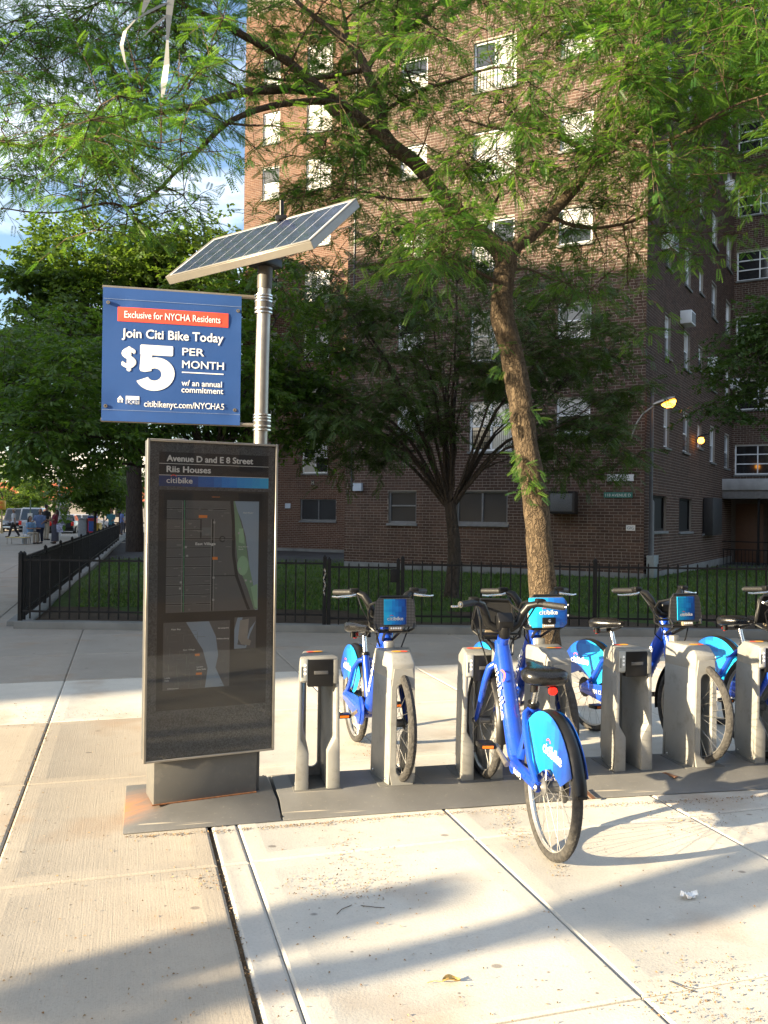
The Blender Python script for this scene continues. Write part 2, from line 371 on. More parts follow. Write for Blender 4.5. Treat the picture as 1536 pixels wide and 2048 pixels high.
PEWTER = simple('pewter_metal', (0.30, 0.28, 0.245), 0.38, metal=0.75, var=0.1, scale=10)
STEEL = simple('bright_steel', (0.62, 0.61, 0.58), 0.25, metal=1.0, var=0.08, scale=20)
ALU = simple('brushed_aluminium', (0.30, 0.28, 0.25), 0.36, metal=0.8, var=0.1, scale=12)
BLACK_PL = simple('black_plastic', (0.007, 0.007, 0.0075), 0.34, var=0.2, scale=10, spec=0.3)
BLACK_SOFT = simple('black_rubber_grip', (0.011, 0.0105, 0.010), 0.6, var=0.2, scale=20, bump=0.4, bscale=150)
SADDLE = simple('black_saddle_vinyl', (0.007, 0.007, 0.0075), 0.28, var=0.2, scale=12, bump=0.15, bscale=160)
BLUE = simple('cobalt_bike_paint', (0.007, 0.050, 0.40), 0.30, var=0.10, scale=5, coat=0.5, dirt=((0.035, 0.055, 0.17), 0.6))
RUBBER = None
def m_tyre():
    t = NT('tyre_rubber'); v = t.pos('obj'); n = t.noise(v, 40, 4); c = t.ramp(n, [(0.3, (0.018, 0.017, 0.016)), (0.7, (0.050, 0.046, 0.041))]); t.col(c); t.set(Roughness=0.85)
    t.bump(t.voro(v, 55), 0.8, 0.006); return t.m
RUBBER = m_tyre()
DOCK = simple('dock_taupe_paint', (0.235, 0.232, 0.215), 0.45, var=0.08, scale=4, metal=0.1, bump=0.08, bscale=250, dirt=((0.13, 0.115, 0.095), 0.7))
def m_plate(rust):
    t = NT('plate_grey_rust' if rust else 'plate_grey'); v = t.pos('obj'); n = t.noise(v, 3, 6); n2 = t.noise(v, 60, 3)
    c = t.ramp(n, [(0.3, (0.105, 0.103, 0.098)), (0.7, (0.150, 0.147, 0.138))]); c = t.mix(t.ramp(n2, [(0.62, 0.0), (0.75, 0.35)]), c, (0.27, 0.25, 0.21))
    sc = t.noise(t.mapped(v, (1.2, 28, 28), rot=(0, 0, 0.09)), 1.0, 2, 0.5); c = t.mix(t.ramp(sc, [(0.70, 0.0), (0.735, 0.6)]), c, (0.42, 0.37, 0.29))
    if rust:
        sp = t.new('ShaderNodeSeparateXYZ'); t.ln(v, sp.inputs[0])
        fx = t.ramp(t.math('ABSOLUTE', t.math('ADD', sp.outputs[0], 0.02)), [(0.05, 1.0), (0.24, 0.0)]); fy = t.ramp(t.math('ABSOLUTE', t.math('SUBTRACT', sp.outputs[1], 0.36)), [(0.05, 1.0), (0.30, 0.0)])
        m = t.math('MULTIPLY', t.math('MULTIPLY', fx, fy), t.ramp(t.noise(t.mapped(v, (3, 10, 3), rot=(0, 0, -0.5)), 2.2, 6, 0.65), [(0.30, 0.2), (0.62, 1.0)]))
        c = t.mix(m, c, (0.40, 0.17, 0.055))
    t.col(c); t.set(Roughness=0.5, Metallic=0.1); t.bump(n2, 0.15, 0.003); return t.m
PLATE = m_plate(False); PLATE_R = m_plate(True)
PRINT_W = simple('white_print', (0.80, 0.80, 0.78), 0.5, var=0.03)
PRINT_W2 = simple('grey_white_print', (0.60, 0.60, 0.57), 0.5, var=0.03)
PRINT_RED = simple('red_print', (0.78, 0.075, 0.040), 0.5, var=0.04)
PRINT_YEL = simple('yellow_print', (0.85, 0.36, 0.03), 0.5, var=0.04)
PRINT_ORANGE = simple('orange_print', (0.62, 0.19, 0.03), 0.5, var=0.04)
PRINT_BLACK = simple('black_print', (0.007, 0.007, 0.008), 0.45, var=0.05)
PRINT_BG = simple('map_black', (0.012, 0.011, 0.010), 0.5, var=0.08)
PRINT_LAND = simple('map_land_grey', (0.088, 0.088, 0.086), 0.5, var=0.04)
PRINT_PARK = simple('map_green', (0.14, 0.23, 0.14), 0.5, var=0.08)
PRINT_PARK2 = simple('map_green_light', (0.22, 0.36, 0.22), 0.5, var=0.05)
PRINT_WATER = simple('map_water', (0.21, 0.27, 0.33), 0.5, var=0.04)
PRINT_BIKELANE = simple('map_lane_green', (0.07, 0.28, 0.13), 0.5, var=0.04)
BANNER = simple('banner_blue_vinyl', (0.022, 0.072, 0.235), 0.5, var=0.05, scale=3, bump=0.12, bscale=9, spec=0.35)
THREAD = simple('pale_thread', (0.18, 0.24, 0.38), 0.7)
ORANGE_REFL = simple('amber_reflector', (0.70, 0.16, 0.01), 0.2, var=0.05)
RED_REFL = simple('red_reflector', (0.75, 0.02, 0.012), 0.2, var=0.05)
def m_pixel(name, axis, a, b, stops, spread=0.18, cell=16):
    """stepped blue mosaic print: colour by blocks along one object axis"""
    t = NT(name); v = t.pos('obj'); sp = t.new('ShaderNodeSeparateXYZ')
    sn = t.new('ShaderNodeVectorMath'); sn.operation = 'SNAP'; s_ = (b - a) / cell
    sn.inputs[1].default_value = (abs(s_) * 1.0, abs(s_) * 1.0, abs(s_) * 1.6); t.ln(v, sn.inputs[0]); t.ln(sn.outputs[0], sp.inputs[0])
    f = t.math('DIVIDE', t.math('SUBTRACT', sp.outputs[axis], a), b - a)
    wn_ = t.new('ShaderNodeTexWhiteNoise'); wn_.noise_dimensions = '3D'; t.ln(sn.outputs[0], wn_.inputs['Vector'])
    f = t.math('ADD', f, t.math('MULTIPLY', t.math('SUBTRACT', wn_.outputs['Value'], 0.5), spread))
    t.col(t.ramp(f, stops)); t.set(Roughness=0.32); t.p.inputs['Coat Weight'].default_value = 0.3; MATS[name] = t.m; return t.m
_px = [(0.0, (0.02, 0.48, 0.80)), (0.35, (0.01, 0.28, 0.72)), (0.7, (0.008, 0.11, 0.46)), (1.0, (0.010, 0.045, 0.24))]
PIX_PANEL = m_pixel('blue_mosaic_panel', 0, -0.07, 0.07, _px, 0.22, 7)
PIX_WIDE = m_pixel('blue_mosaic_wide', 0, -0.13, 0.13, _px, 0.22, 7)
PIX_GUARD = m_pixel('blue_mosaic_guard', 0, 0.22, -0.24, _px, 0.25, 9)
PIX_HEAD = m_pixel('blue_mosaic_header', 0, 0.31, -0.20, [(0.0, (0.01, 0.36, 0.62)), (0.45, (0.008, 0.19, 0.56)), (0.8, (0.008, 0.07, 0.28)), (1.0, (0.009, 0.03, 0.12))], 0.12, 12)
def m_clear():
    t = NT('clear_glass'); n = t.n; n.remove(t.p)
    tr = t.new('ShaderNodeBsdfTransparent'); gl = t.new('ShaderNodeBsdfGlossy'); gl.inputs['Roughness'].default_value = 0.0
    df = t.new('ShaderNodeBsdfDiffuse'); df.inputs[0].default_value = (0.5, 0.47, 0.42, 1)
    fr = t.new('ShaderNodeFresnel'); fr.inputs[0].default_value = 1.34
    m1 = t.new('ShaderNodeMixShader'); m2 = t.new('ShaderNodeMixShader')
    v = t.pos('obj'); d = t.ramp(t.noise(v, 3, 4, 0.6), [(0.45, 0.0), (0.9, 0.008)])
    t.ln(d, m1.inputs[0]); t.ln(tr.outputs[0], m1.inputs[1]); t.ln(df.outputs[0], m1.inputs[2])
    t.ln(fr.outputs[0], m2.inputs[0]); t.ln(m1.outputs[0], m2.inputs[1]); t.ln(gl.outputs[0], m2.inputs[2]); t.ln(m2.outputs[0], t.out.inputs[0])
    return t.m
CLEAR = m_clear()
CELL = simple('solar_cell_blue', (0.022, 0.030, 0.066), 0.22, var=0.35, scale=14, coat=0.5)
CELL_BACK = simple('solar_grid_white', (0.50, 0.52, 0.55), 0.35, var=0.05)
# ------------------------------------------------------------------ ground
rng = random.Random(7); nrg = np.random.default_rng(7)
G1 = Vector((-0.289, 0.957, 0)).normalized(); G2 = Vector((0.957, 0.289, 0)).normalized(); GA = math.atan2(G2.y, G2.x)
def st(s, t, z=0.0): return G2 * s + G1 * t + Vector((0, 0, z))
kind(MB().quad((-1500, -1500, -0.13), (1500, -1500, -0.13), (1500, 1500, -0.13), (-1500, 1500, -0.13)).build('ground', ASPHALT, smooth=False), 'structure')
FENCE_Y = 11.75
FC = Vector((-4.98, FENCE_Y, 0)); FD = Vector((-0.262, 0.965, 0)).normalized()      # corner and run of the side fence
# pavement bed, showing in the joints
sw = MB().poly([tuple(st(a, b, -0.022)) for a, b in ((-14, -6), (16, -6), (14.2, 8.0), (-1.45, 12.72), (-1.3, 32), (-14, 32))]).build('sidewalk', DIRT, smooth=False); kind(sw, 'structure')
S_J = [-9.37, -8.11, -6.85, -5.59, -4.33, -3.07, -1.81, -0.55, 0.43, 1.69, 2.95, 4.21, 5.47, 6.73, 7.99]
T_J = [-0.4, 1.0, 2.5, 3.95, 5.4, 6.95, 8.62, 10.15, 11.7, 13.2, 14.7, 16.2, 17.7, 19.2, 20.7, 22.2, 23.7, 25.2, 26.7, 28.2]
_slabs = {}
def slab_mesh(w, d, mat):
    k = (round(w, 3), round(d, 3), mat.name)
    if k not in _slabs:
        mb = MB(); e = 0.012
        r0 = [(-w / 2, -d / 2), (w / 2, -d / 2), (w / 2, d / 2), (-w / 2, d / 2)]; r1 = [(x - math.copysign(e, x), y - math.copysign(e, y)) for x, y in r0]
        r2 = [(x - math.copysign(0.09, x), y - math.copysign(0.09, y)) for x, y in r0]; r3 = [(x - math.copysign(0.099, x), y - math.copysign(0.099, y)) for x, y in r0]
        if w < 0.3: r2 = [(x - math.copysign(e * 1.5, x), y - math.copysign(e * 1.5, y)) for x, y in r0]; r3 = [(x * 0.5, y * 0.9) for x, y in r0]
        mb.loft([[(*p, -0.10) for p in r0], [(*p, -0.007) for p in r0], [(*p, 0.0) for p in r1], [(*p, 0.0) for p in r2], [(*p, -0.0016) for p in r3]], True)
        _slabs[k] = mb.mesh('paving_slab', mat, ang=20)
    return _slabs[k]
def slab(s0, s1, t0, t1, mat):
    g = 0.0032
    o = link('paving_slab', slab_mesh(s1 - s0 - 2 * g, t1 - t0 - 2 * g, mat), sw, st((s0 + s1) / 2, (t0 + t1) / 2, rng.uniform(-0.0015, 0.0015)))
    o.rotation_euler = (rng.uniform(-1, 1) * 0.0007, rng.uniform(-1, 1) * 0.0007, GA)
for i in range(len(S_J) - 1):
    for j in range(len(T_J) - 1):
        s0, s1, t0, t1 = S_J[i], S_J[i + 1], T_J[j], T_J[j + 1]
        c = st((s0 + s1) / 2, (t0 + t1) / 2)
        if c.y > FENCE_Y + 0.9 and (c - FC).cross(FD).z > -0.30: continue
        if c.y < -0.3 or abs(c.x) > 0.62 * max(c.y, 2.0) + 2.2: continue
        if t1 > 8.7: m = CONC_G
        elif t0 >= 6.9: m = CONC_W
        elif s1 <= 0.44: m = CONC_B
        else: m = CONC_W
        if s1 == 0.43: slab(s0, s1 - 0.010, t0, t1, m)
        elif s0 == 0.43:
            slab(s0 + 0.004, s0 + 0.1375, t0, t1, CONC_EDGE); slab(s0 + 0.1345, s1, t0, t1, m)
        else: slab(s0, s1, t0, t1, m)
# pavement along the avenue where single slabs can no longer be told apart
kind(MB().poly([tuple(FC + FD * -1.2 + Vector((x, 0, -0.0125))) for x in (0.1, -9)] + [tuple(FC + FD * 58 + Vector((x, 0, -0.0125))) for x in (-9, 0.1)]).build('sidewalk_far', CONC_G, smooth=False), 'structure')
# lawn behind the fence
lw = [FC + Vector((0.06, 0.06, 0)), Vector((45, FENCE_Y + 0.06, 0)), Vector((45, 70, 0)), FC + FD * 60 + Vector((0.08, 0, 0))]
NX, NY = 60, 60; V = []; F = []
for j in range(NY + 1):
    for i in range(NX + 1):
        a = lw[0].lerp(lw[1], (i / NX) ** 1.4); b = lw[3].lerp(lw[2], (i / NX) ** 1.4); p = a.lerp(b, (j / NY) ** 1.7)
        V.append((p.x, p.y, 0.03 - 0.018 * min(max(p.y - 21, 0), 18) + 0.03 * math.sin(p.x * 1.7 + p.y) * math.sin(p.y * 1.1) * min(1, (p.y - FENCE_Y) * 0.5)))
F = [(j * (NX + 1) + i, j * (NX + 1) + i + 1, (j + 1) * (NX + 1) + i + 1, (j + 1) * (NX + 1) + i) for j in range(NY) for i in range(NX)]
lawn = link('lawn', np_mesh('lawn', V, F, LAWN, smooth=True)); kind(lawn, 'structure')
def lawn_z(y): return 0.03 - 0.018 * min(max(y - 21, 0), 18)
kind(MB().poly([(FC.x + 0.05, FENCE_Y + 0.03, 0.045), (30, FENCE_Y + 0.03, 0.045), (30, FENCE_Y + 2.3, 0.03), (FC.x - 0.5, FENCE_Y + 2.3, 0.03)]).build('planting_bed', SOIL, smooth=False), 'structure')
# grass blades
N = 42000
y = FENCE_Y + 2.3 + 27 * nrg.random(N) ** 1.25; x = nrg.uniform(-0.36, 0.52, N) * y
ok = (x > FC.x + (y - FENCE_Y) * (FD.x / FD.y) + 0.25); x = x[ok]; y = y[ok]; n = len(x)
th = nrg.uniform(0, 6.28, n); h = nrg.uniform(0.04, 0.10, n); w = 0.006 + 0.0006 * y; z = 0.03 - 0.018 * np.clip(y - 21, 0, 18)
lx = nrg.normal(0, 0.04, n); ly = nrg.normal(0, 0.04, n)
V = np.stack([np.stack([x - w * np.cos(th), y - w * np.sin(th), z - 0.02], 1), np.stack([x + w * np.cos(th), y + w * np.sin(th), z - 0.02], 1), np.stack([x + lx, y + ly, z + h], 1)], 1).reshape(-1, 3)
g = link('grass', np_mesh('grass', V, np.arange(3 * n).reshape(n, 3), GRASS_BLADE, nrg.random(n))); kind(g, 'stuff'); tag(g, 'short green grass of the lawn behind the black fence', 'grass')
# kerbs
kind(MB().bx(FC.x - 0.05, 30, FENCE_Y - 0.17, FENCE_Y + 0.03, -0.05, 0.10).build('kerb', CONC_BASE, bev=0.012), 'structure')
_k = MB(); M = Matrix.Rotation(math.atan2(FD.y, FD.x), 4, 'Z'); _k.bx(0.12, 60, -0.11, 0.22, -0.05, 0.07); _k.xform(Matrix.Translation(FC) @ M)
kind(_k.build('kerb', CONC_BASE, bev=0.012), 'structure')
# the avenue crossing on the far left
kind(MB().poly([(-60, 33, -0.118), (-9.8, 42, -0.118), (-13, 75, -0.118), (-90, 75, -0.118)]).build('road', ASPHALT, smooth=False), 'structure')
for q in ((-40, 46.5, -14.2, 46.5), (-40, 51.5, -15.2, 51.5), (-44, 62, -20.5, 62)):
    kind(MB().quad((q[0], q[1], -0.112), (q[2], q[3], -0.112), (q[2], q[3] + 0.6, -0.112), (q[0], q[1] + 0.6, -0.112)).build('road_marking', CONC_W, smooth=False), 'structure')
kind(MB().poly([(-46, 64.5, 0.0), (-12, 64.5, 0.0), (-12, 110, 0.0), (-75, 110, 0.0)]).build('sidewalk_far', CONC_G, smooth=False), 'structure')

# ------------------------------------------------------------------ brick building
CH, BJ = 0.083, 0.0155
def brick_rects(L0, L1, z0, z1, ops, seed):
    r = random.Random(seed); out = []; row = 0; z = z0
    while z < z1 - CH * 0.5:
        head = row % 6 == 5; bl = 0.1175 if head else 0.235; u = L0 - (r.random() * 0.03 + (0 if row % 2 else bl / 2)); zc = z + CH / 2
        cut = sorted((a, b) for a, b, c, d in ops if c - 0.02 < zc < d + 0.02)
        while u < L1:
            a, b = max(u, L0), min(u + bl - BJ, L1); u += bl
            segs = [(a, b)]
            for c, d in cut:
                segs = [q for (p0, p1) in segs for q in ((p0, min(p1, c)), (max(p0, d), p1)) if q[1] - q[0] > 0.025]
            for p0, p1 in segs:
                if p1 - p0 > 0.025: out.append((p0, p1, z + BJ / 2, z + CH - BJ / 2))
        row += 1; z += CH
    return np.array(out)
def wall_part(root, name, O, D, Nout, L0, L1, z0, z1, ops, bmat, seed, singles=0):
    """mortar sheet with real openings and reveals, and proud bricks on it"""
    O = Vector((O[0], O[1], 0)); D = Vector((D[0], D[1], 0)); No = Vector((Nout[0], Nout[1], 0))
    P = lambda u, z, d=0.0: tuple(O + D * u + No * d + Vector((0, 0, z)))
    us = sorted({L0, L1, *[min(max(q, L0), L1) for o in ops for q in o[:2]]}); zs = sorted({z0, z1, *[min(max(q, z0), z1) for o in ops for q in o[2:]]})
    mb = MB()
    for a, b in zip(us, us[1:]):
        for c, d in zip(zs, zs[1:]):
            m, n_ = (a + b) / 2, (c + d) / 2
            if any(o[0] < m < o[1] and o[2] < n_ < o[3] for o in ops): continue
            mb.quad(P(a, c), P(b, c), P(b, d), P(a, d))
    for a, b, c, d in ops:
        q = -0.16
        mb.quad(P(a, c), P(a, d), P(a, d, q), P(a, c, q)); mb.quad(P(b, c), P(b, d), P(b, d, q), P(b, c, q))
        mb.quad(P(a, c), P(b, c), P(b, c, q), P(a, c, q)); mb.quad(P(a, d), P(b, d), P(b, d, q), P(a, d, q))
    w = mb.build(name, MORTAR, root, smooth=False, fixn=False)
    R = brick_rects(L0, L1, z0, z1, ops, seed); rn = np.random.default_rng(seed)
    if singles:
        full = np.where((R[:, 1] - R[:, 0] > 0.21) & (R[:, 2] > 0.75) & (R[:, 3] < 3.6))[0]
        c = np.array([P((R[i, 0] + R[i, 1]) / 2, (R[i, 2] + R[i, 3]) / 2) for i in full]); pick = full[np.argsort(np.hypot(c[:, 0], c[:, 1]))[:singles]]
        bw = 0.235 - BJ; bm = MB().bx(-bw / 2, bw / 2, -0.009, 0.004, -(CH - BJ) / 2, (CH - BJ) / 2).mesh('brick', BRICK_OBJ, smooth=False)
        rz = math.atan2(D.y, D.x)
        if (Matrix.Rotation(rz, 3, 'Z') @ Vector((0, -1, 0))).dot(No) < 0: rz += math.pi
        for i in pick:
            o = link('brick', bm, w, P((R[i, 0] + R[i, 1]) / 2, (R[i, 2] + R[i, 3]) / 2, rn.uniform(-0.001, 0.0015))); o.rotation_euler = (0, 0, rz)
        R = np.delete(R, pick, 0)
    n = len(R); Ov, Dv, Nv = np.array(O), np.array(D), np.array(No); h = 0.008 + rn.normal(0, 0.0012, n); k = np.array([0, 0, 1.0])
    def pt(u, z, d): return Ov + u[:, None] * Dv + d[:, None] * Nv + z[:, None] * k
    ze = np.zeros(n) - 0.002
    Vv = np.stack([pt(R[:, 0], R[:, 2], ze), pt(R[:, 1], R[:, 2], ze), pt(R[:, 1], R[:, 3], ze), pt(R[:, 0], R[:, 3], ze), pt(R[:, 0], R[:, 2], h), pt(R[:, 1], R[:, 2], h), pt(R[:, 1], R[:, 3], h), pt(R[:, 0], R[:, 3], h)], 1).reshape(-1, 3)
    Ff = (np.array([(4, 5, 6, 7), (0, 1, 5, 4), (1, 2, 6, 5), (2, 3, 7, 6), (3, 0, 4, 7)])[None] + 8 * np.arange(n)[:, None, None]).reshape(-1, 4)
    rr = np.clip(rn.beta(2, 2, n) + 0.12 * np.sin(R[:, 2] * 1.1), 0, 1)
    kind(link('brick_courses', np_mesh('brick_courses', Vv, Ff, bmat, np.repeat(rr, 5)), w), 'stuff')
    return w
_wc = {}
def window(root, O, D, Nout, op, style, seed=0):
    """window > pane, blind, sill, guard: set in its reveal"""
    a, b, c, d = op; w, h = b - a, d - c; wd, hd = round(w, 2), round(h, 2)
    fr_m = BLACK_IRON if style == 'dark' else GREY_FRAME if style == 'ground' else WHITE_FRAME
    key = (wd, hd, style, seed % 12, c > 9)
    if key not in _wc:
        f = MB(); t = 0.055 if style != 'wide' else 0.045
        x0, x1, z0, z1 = -w / 2, w / 2, -h / 2, h / 2
        f.bx(x0, x0 + t, -0.02, 0.06, z0, z1); f.bx(x1 - t, x1, -0.02, 0.06, z0, z1); f.bx(x0 + t, x1 - t, -0.02, 0.06, z0, z0 + t * 1.2); f.bx(x0 + t, x1 - t, -0.02, 0.06, z1 - t, z1)
        cols = {'double': 2, 'ground': 2 if w > 1.2 else 1, 'wide': 3, 'dark': 1}.get(style, 1)
        cw = (w - 2 * t) / cols; rows = [0.5] if style in ('double', 'single') else ([0.55] if style == 'ground' and cols == 1 else ([0.36, 0.68] if style == 'wide' else []))
        panes = []
        for k in range(cols):
            if k: f.bx(x0 + t + cw * k - t * 0.5, x0 + t + cw * k + t * 0.5, -0.024, 0.05, z0 + t * 1.2, z1 - t)
            zz = [z0 + t] + [z0 + h * r for r in rows] + [z1 - t]
            for q in zz[1:-1]: f.bx(x0 + t + cw * k + 0.01, x0 + t + cw * (k + 1) - 0.01, -0.012, 0.045, q - 0.022, q + 0.022)
            for i in range(len(zz) - 1):
                panes.append((x0 + t * 0.6 + cw * k + t * 0.4, x0 + t + cw * (k + 1), zz[i], zz[i + 1]))
        pm = []
        for (p0, p1, q0, q1) in panes:
            pm.append((MB().bx(-(p1 - p0) / 2, (p1 - p0) / 2, 0, 0.006, -(q1 - q0) / 2, (q1 - q0) / 2), ((p0 + p1) / 2, 0.026 if True else 0, (q0 + q1) / 2)))
        sill = MB().bx(x0 - 0.04, x1 + 0.04, -0.16, 0.02, z0 - 0.075, z0 - 0.004)
        gd = None
        if style in ('single', 'double') and seed % 3 == 1:
            gd = MB(); gx0, gx1 = (x0 + t, x1 - t) if cols == 1 else (x0 + t, x0 + t + cw)
            for i in range(6): u = gx0 + (gx1 - gx0) * (i + 0.5) / 6; gd.bx(u - 0.006, u + 0.006, -0.05, -0.04, z0 + 0.08, z0 + 0.08 + h * 0.36)
            for i in range(4): q = z0 + 0.08 + h * 0.12 * i; gd.bx(gx0, gx1, -0.055, -0.045, q - 0.006, q + 0.006)
        me_f = f.mesh('window', fr_m, bev=0.004, seg=1); me_s = sill.mesh('sill', GREY_FRAME if style in ('ground', 'dark') else CONC_BASE, bev=0.006, seg=1)
        mp = []
        for q, (m_, l) in enumerate(pm):
            mt = PANE_BLACK if style == 'dark' else PANE_GREY if style == 'ground' else (PANE_DARK if style == 'wide' else ([PANE_BLIND_GLARE, PANE_SLATS, PANE_BLIND_GLARE, PANE_BLIND_GLARE, PANE_CURTAIN, PANE_BLIND_GLARE, PANE_DARK] if c > 9 else [PANE_DARK, PANE_SLATS, PANE_DARK, PANE_CURTAIN, PANE_DARK, PANE_BLIND_GLARE, PANE_DARK])[(seed * 3 + q * (1 + seed % 3)) % 7])  # high panes mostly white, the sun glare painted into their colour
            mp.append((m_.mesh('pane', mt, smooth=False), l))
        _wc[key] = (me_f, me_s, mp, gd.mesh('guard', BLACK_IRON, smooth=False) if gd else None)
    me_f, me_s, mp, gd = _wc[key]
    O3 = Vector((O[0], O[1], 0)); D3 = Vector((D[0], D[1], 0)); N3 = Vector((Nout[0], Nout[1], 0))
    o = link('window', me_f, root, O3 + D3 * ((a + b) / 2) + N3 * (-0.09) + Vector((0, 0, (c + d) / 2)))
    rz = math.atan2(D3.y, D3.x)
    if (Matrix.Rotation(rz, 3, 'Z') @ Vector((0, -1, 0))).dot(N3) < 0: rz += math.pi
    o.rotation_euler = (0, 0, rz)
    link('sill', me_s, o)
    for m_, l in mp: link('pane', m_, o, l)
    if gd: link('guard', gd, o)
    return o
_a = math.radians(63.5); WU = Vector((-math.sin(_a), math.cos(_a), 0)); WN = Vector((math.cos(_a), math.sin(_a), 0))
C0 = Vector((6.914, 22.6, 0)); _b = math.radians(31); WS = Vector((math.sin(_b), math.cos(_b), 0)); WSo = Vector((math.cos(_b), -math.sin(_b), 0))
_c = math.radians(60); WR = Vector((math.sin(_c), -math.cos(_c), 0)); WRo = Vector((-math.cos(_c), -math.sin(_c), 0))
bld = thing('apartment_building', 'tall brown brick apartment block filling the right half behind the fence', 'building')
FL = 2.62; main_ops = []; specs = []
for k in range(0, 6):
    top = 2.33 + FL * k
    if k == 0:
        rows = [((6.64, 7.58), 0.97, 'ground'), ((3.78, 5.35), 0.95, 'ground')]
    else:
        rows = [((6.45, 7.33), 0.98, 'single'), ((3.68, 4.98), 1.46, 'double'), ((1.46, 2.40), 1.02, 'single')]
    for (u0, u1), hh, sty in rows:
        main_ops.append((u0, u1, top - hh, top)); specs.append(sty)
wall_part(bld, 'front_wall', C0, WU, -WN, 0.0, 9.1, 0.12, 18.2, main_ops, BRICK, 3, singles=300)
for i, (o_, s_) in enumerate(zip(main_ops, specs)): window(bld, C0, WU, -WN, o_, s_, i * 5 + 1)
# recessed wing on the left
CW = C0 + WU * 9.1 + WN * 10.2
wing_ops = []; wsp = []
for k in range(0, 9):
    top = 2.29 + FL * k
    wing_ops += [((6.14, 8.05, top - 1.0, top) if k == 0 else (6.62, 7.98, top - 1.44, top)), (9.45, 10.42, top - 1.5, top)]; wsp += ['ground' if k == 0 else 'double', 'single']
wall_part(bld, 'wing_wall', CW, WU, -WN, 4.6, 11.45, -0.05, 25.4, wing_ops, BRICK_RED, 5)
for i, (o_, s_) in enumerate(zip(wing_ops, wsp)): window(bld, CW, WU, -WN, o_, s_, i * 3 + 2)
# long side wall on the right
side_ops = []; ssp = []
for k in range(0, 8):
    top = 2.3 + FL * k
    if k == 0:
        side_ops += [(0.9, 2.55, 1.25, 2.26), (4.25, 6.15, 1.2, 2.25), (8.0, 10.0, 1.1, 2.3)]; ssp += ['dark'] * 3
    else:
        side_ops += [(2.1, 2.85, top - 1.25, top), (4.66, 5.6, top - 1.2, top), (6.95, 7.65, top - 0.9, top - 0.1), (9.2, 10.2, top - 1.25, top), (12.2, 13.3, top - 1.3, top)]; ssp += ['single'] * 5
wall_part(bld, 'side_wall', C0, WS, WSo, 0.0, 14.0, 0.0, 21.5, side_ops, BRICK, 9)
for i, (o_, s_) in enumerate(zip(side_ops, ssp)): window(bld, C0, WS, WSo, o_, s_, i * 7 + 3)
# far wing facing us on the right
CR = C0 + WS * 14.0; r_ops = []
for k in range(1, 9):
    top = 2.0 + FL * k; r_ops.append((0.12, 2.62, top - 1.2, top))
wall_part(bld, 'rear_wall', CR, WR, WRo, -0.0, 6.5, 2.9, 23.4, r_ops, BRICK, 13)
for i, o_ in enumerate(r_ops): window(bld, CR, WR, WRo, o_, 'wide', i)
# body of the block above and behind
def shell(name, pts, z0, z1, mat):
    return MB().prism([(p.x, p.y) for p in pts], z0, z1).build(name, mat, bld, smooth=False)
I = 0.17
shell('upper_storeys', [C0 + WN * 0.02 , C0 + WU * 9.1 + WN * 0.02, C0 + WU * 9.1 + WN * 10.3, C0 + WN * 10.3 + WU * 2], 18.2, 38, BRICKFLAT)
shell('wing_core', [CW + WU * 4.6 + WN * I, CW + WU * 11.44 + WN * I, CW + WU * 11.44 + WN * 12, CW + WU * 4.6 + WN * 12], -0.1, 25.4, BRICKFLAT)
shell('wing_storeys', [CW + WU * 4.6 + WN * 0.02, CW + WU * 11.44 + WN * 0.02, CW + WU * 11.44 + WN * 12, CW + WU * 4.6 + WN * 12], 25.4, 38, BRICKFLAT)
shell('main_core', [C0 + WN * I + WU * I * 1.2, C0 + WU * 9.1 + WN * I, C0 + WU * 9.1 + WN * 12, C0 + WU * 0.2 + WS * 14], -0.1, 18.2, BRICKFLAT)
shell('upper_side', [C0 + WN * 10.3 + WU * 2, C0 + WU * 9.1 + WN * 10.3, C0 + WU * 9.1 + WN * 14, C0 + WS * 14 + WU * 0.02], 21.5, 38, BRICKFLAT)
shell('rear_core', [CR + WRo * -I, CR + WR * 6.5 + WRo * -I, CR + WR * 6.5 - WRo * 8, CR - WRo * 8], 3.0, 38, BRICKFLAT)
# foundation, letters, pipe
def strip(name, O, D, No, a, b, z0, z1, d0, d1, mat, parent=bld, **k):
    p = [O + D * a + No * d0, O + D * b + No * d0, O + D * b + No * d1, O + D * a + No * d1]
    return MB().prism([(q.x, q.y) for q in p], z0, z1).build(name, mat, parent, **k)
strip('foundation', C0, WU, -WN, -0.02, 9.08, -0.3, 0.14, -0.1, 0.05, CONC_BASE, bev=0.01)
strip('foundation', CW, WU, -WN, 4.6, 11.46, -0.6, 0.0, -0.1, 0.06, CONC_BASE, bev=0.01)
strip('foundation', C0, WS, WSo, 0.0, 14.0, -0.3, 0.12, -0.1, 0.05, CONC_BASE, bev=0.01)
def wall_sign(name, O, D, No, u0, u1, z0, z1, mat, text=None, tmat=None, th=0.02, size=0.1, bold=0.0, parent=None, label=None, cat=None, pad=0.06):
    c = O + D * ((u0 + u1) / 2) + No * 0.012; rz = math.atan2(D.y, D.x)
    if (Matrix.Rotation(rz, 3, 'Z') @ Vector((0, -1, 0))).dot(No) < 0: rz += math.pi
    w, h = abs(u1 - u0), z1 - z0
    b = MB().bx(-w / 2, w / 2, -th, 0, -h / 2, h / 2).build(name, mat, parent, bev=0.003, seg=1); b.location = (c.x, c.y, (z0 + z1) / 2); b.rotation_euler = (0, 0, rz)
    if label: tag(b, label, cat)
    if text:
        t = fit_text(text, -w / 2 + pad * w, w / 2 - pad * w, -size * 0.36, size, bold); t.v = [(p[0], p[1] - th - 0.002, p[2]) for p in t.v]
        t.build('lettering', tmat, b, smooth=False, fixn=False)
    return b
GREEN_SIGN = simple('green_sign', (0.010, 0.13, 0.105), 0.4, var=0.1)
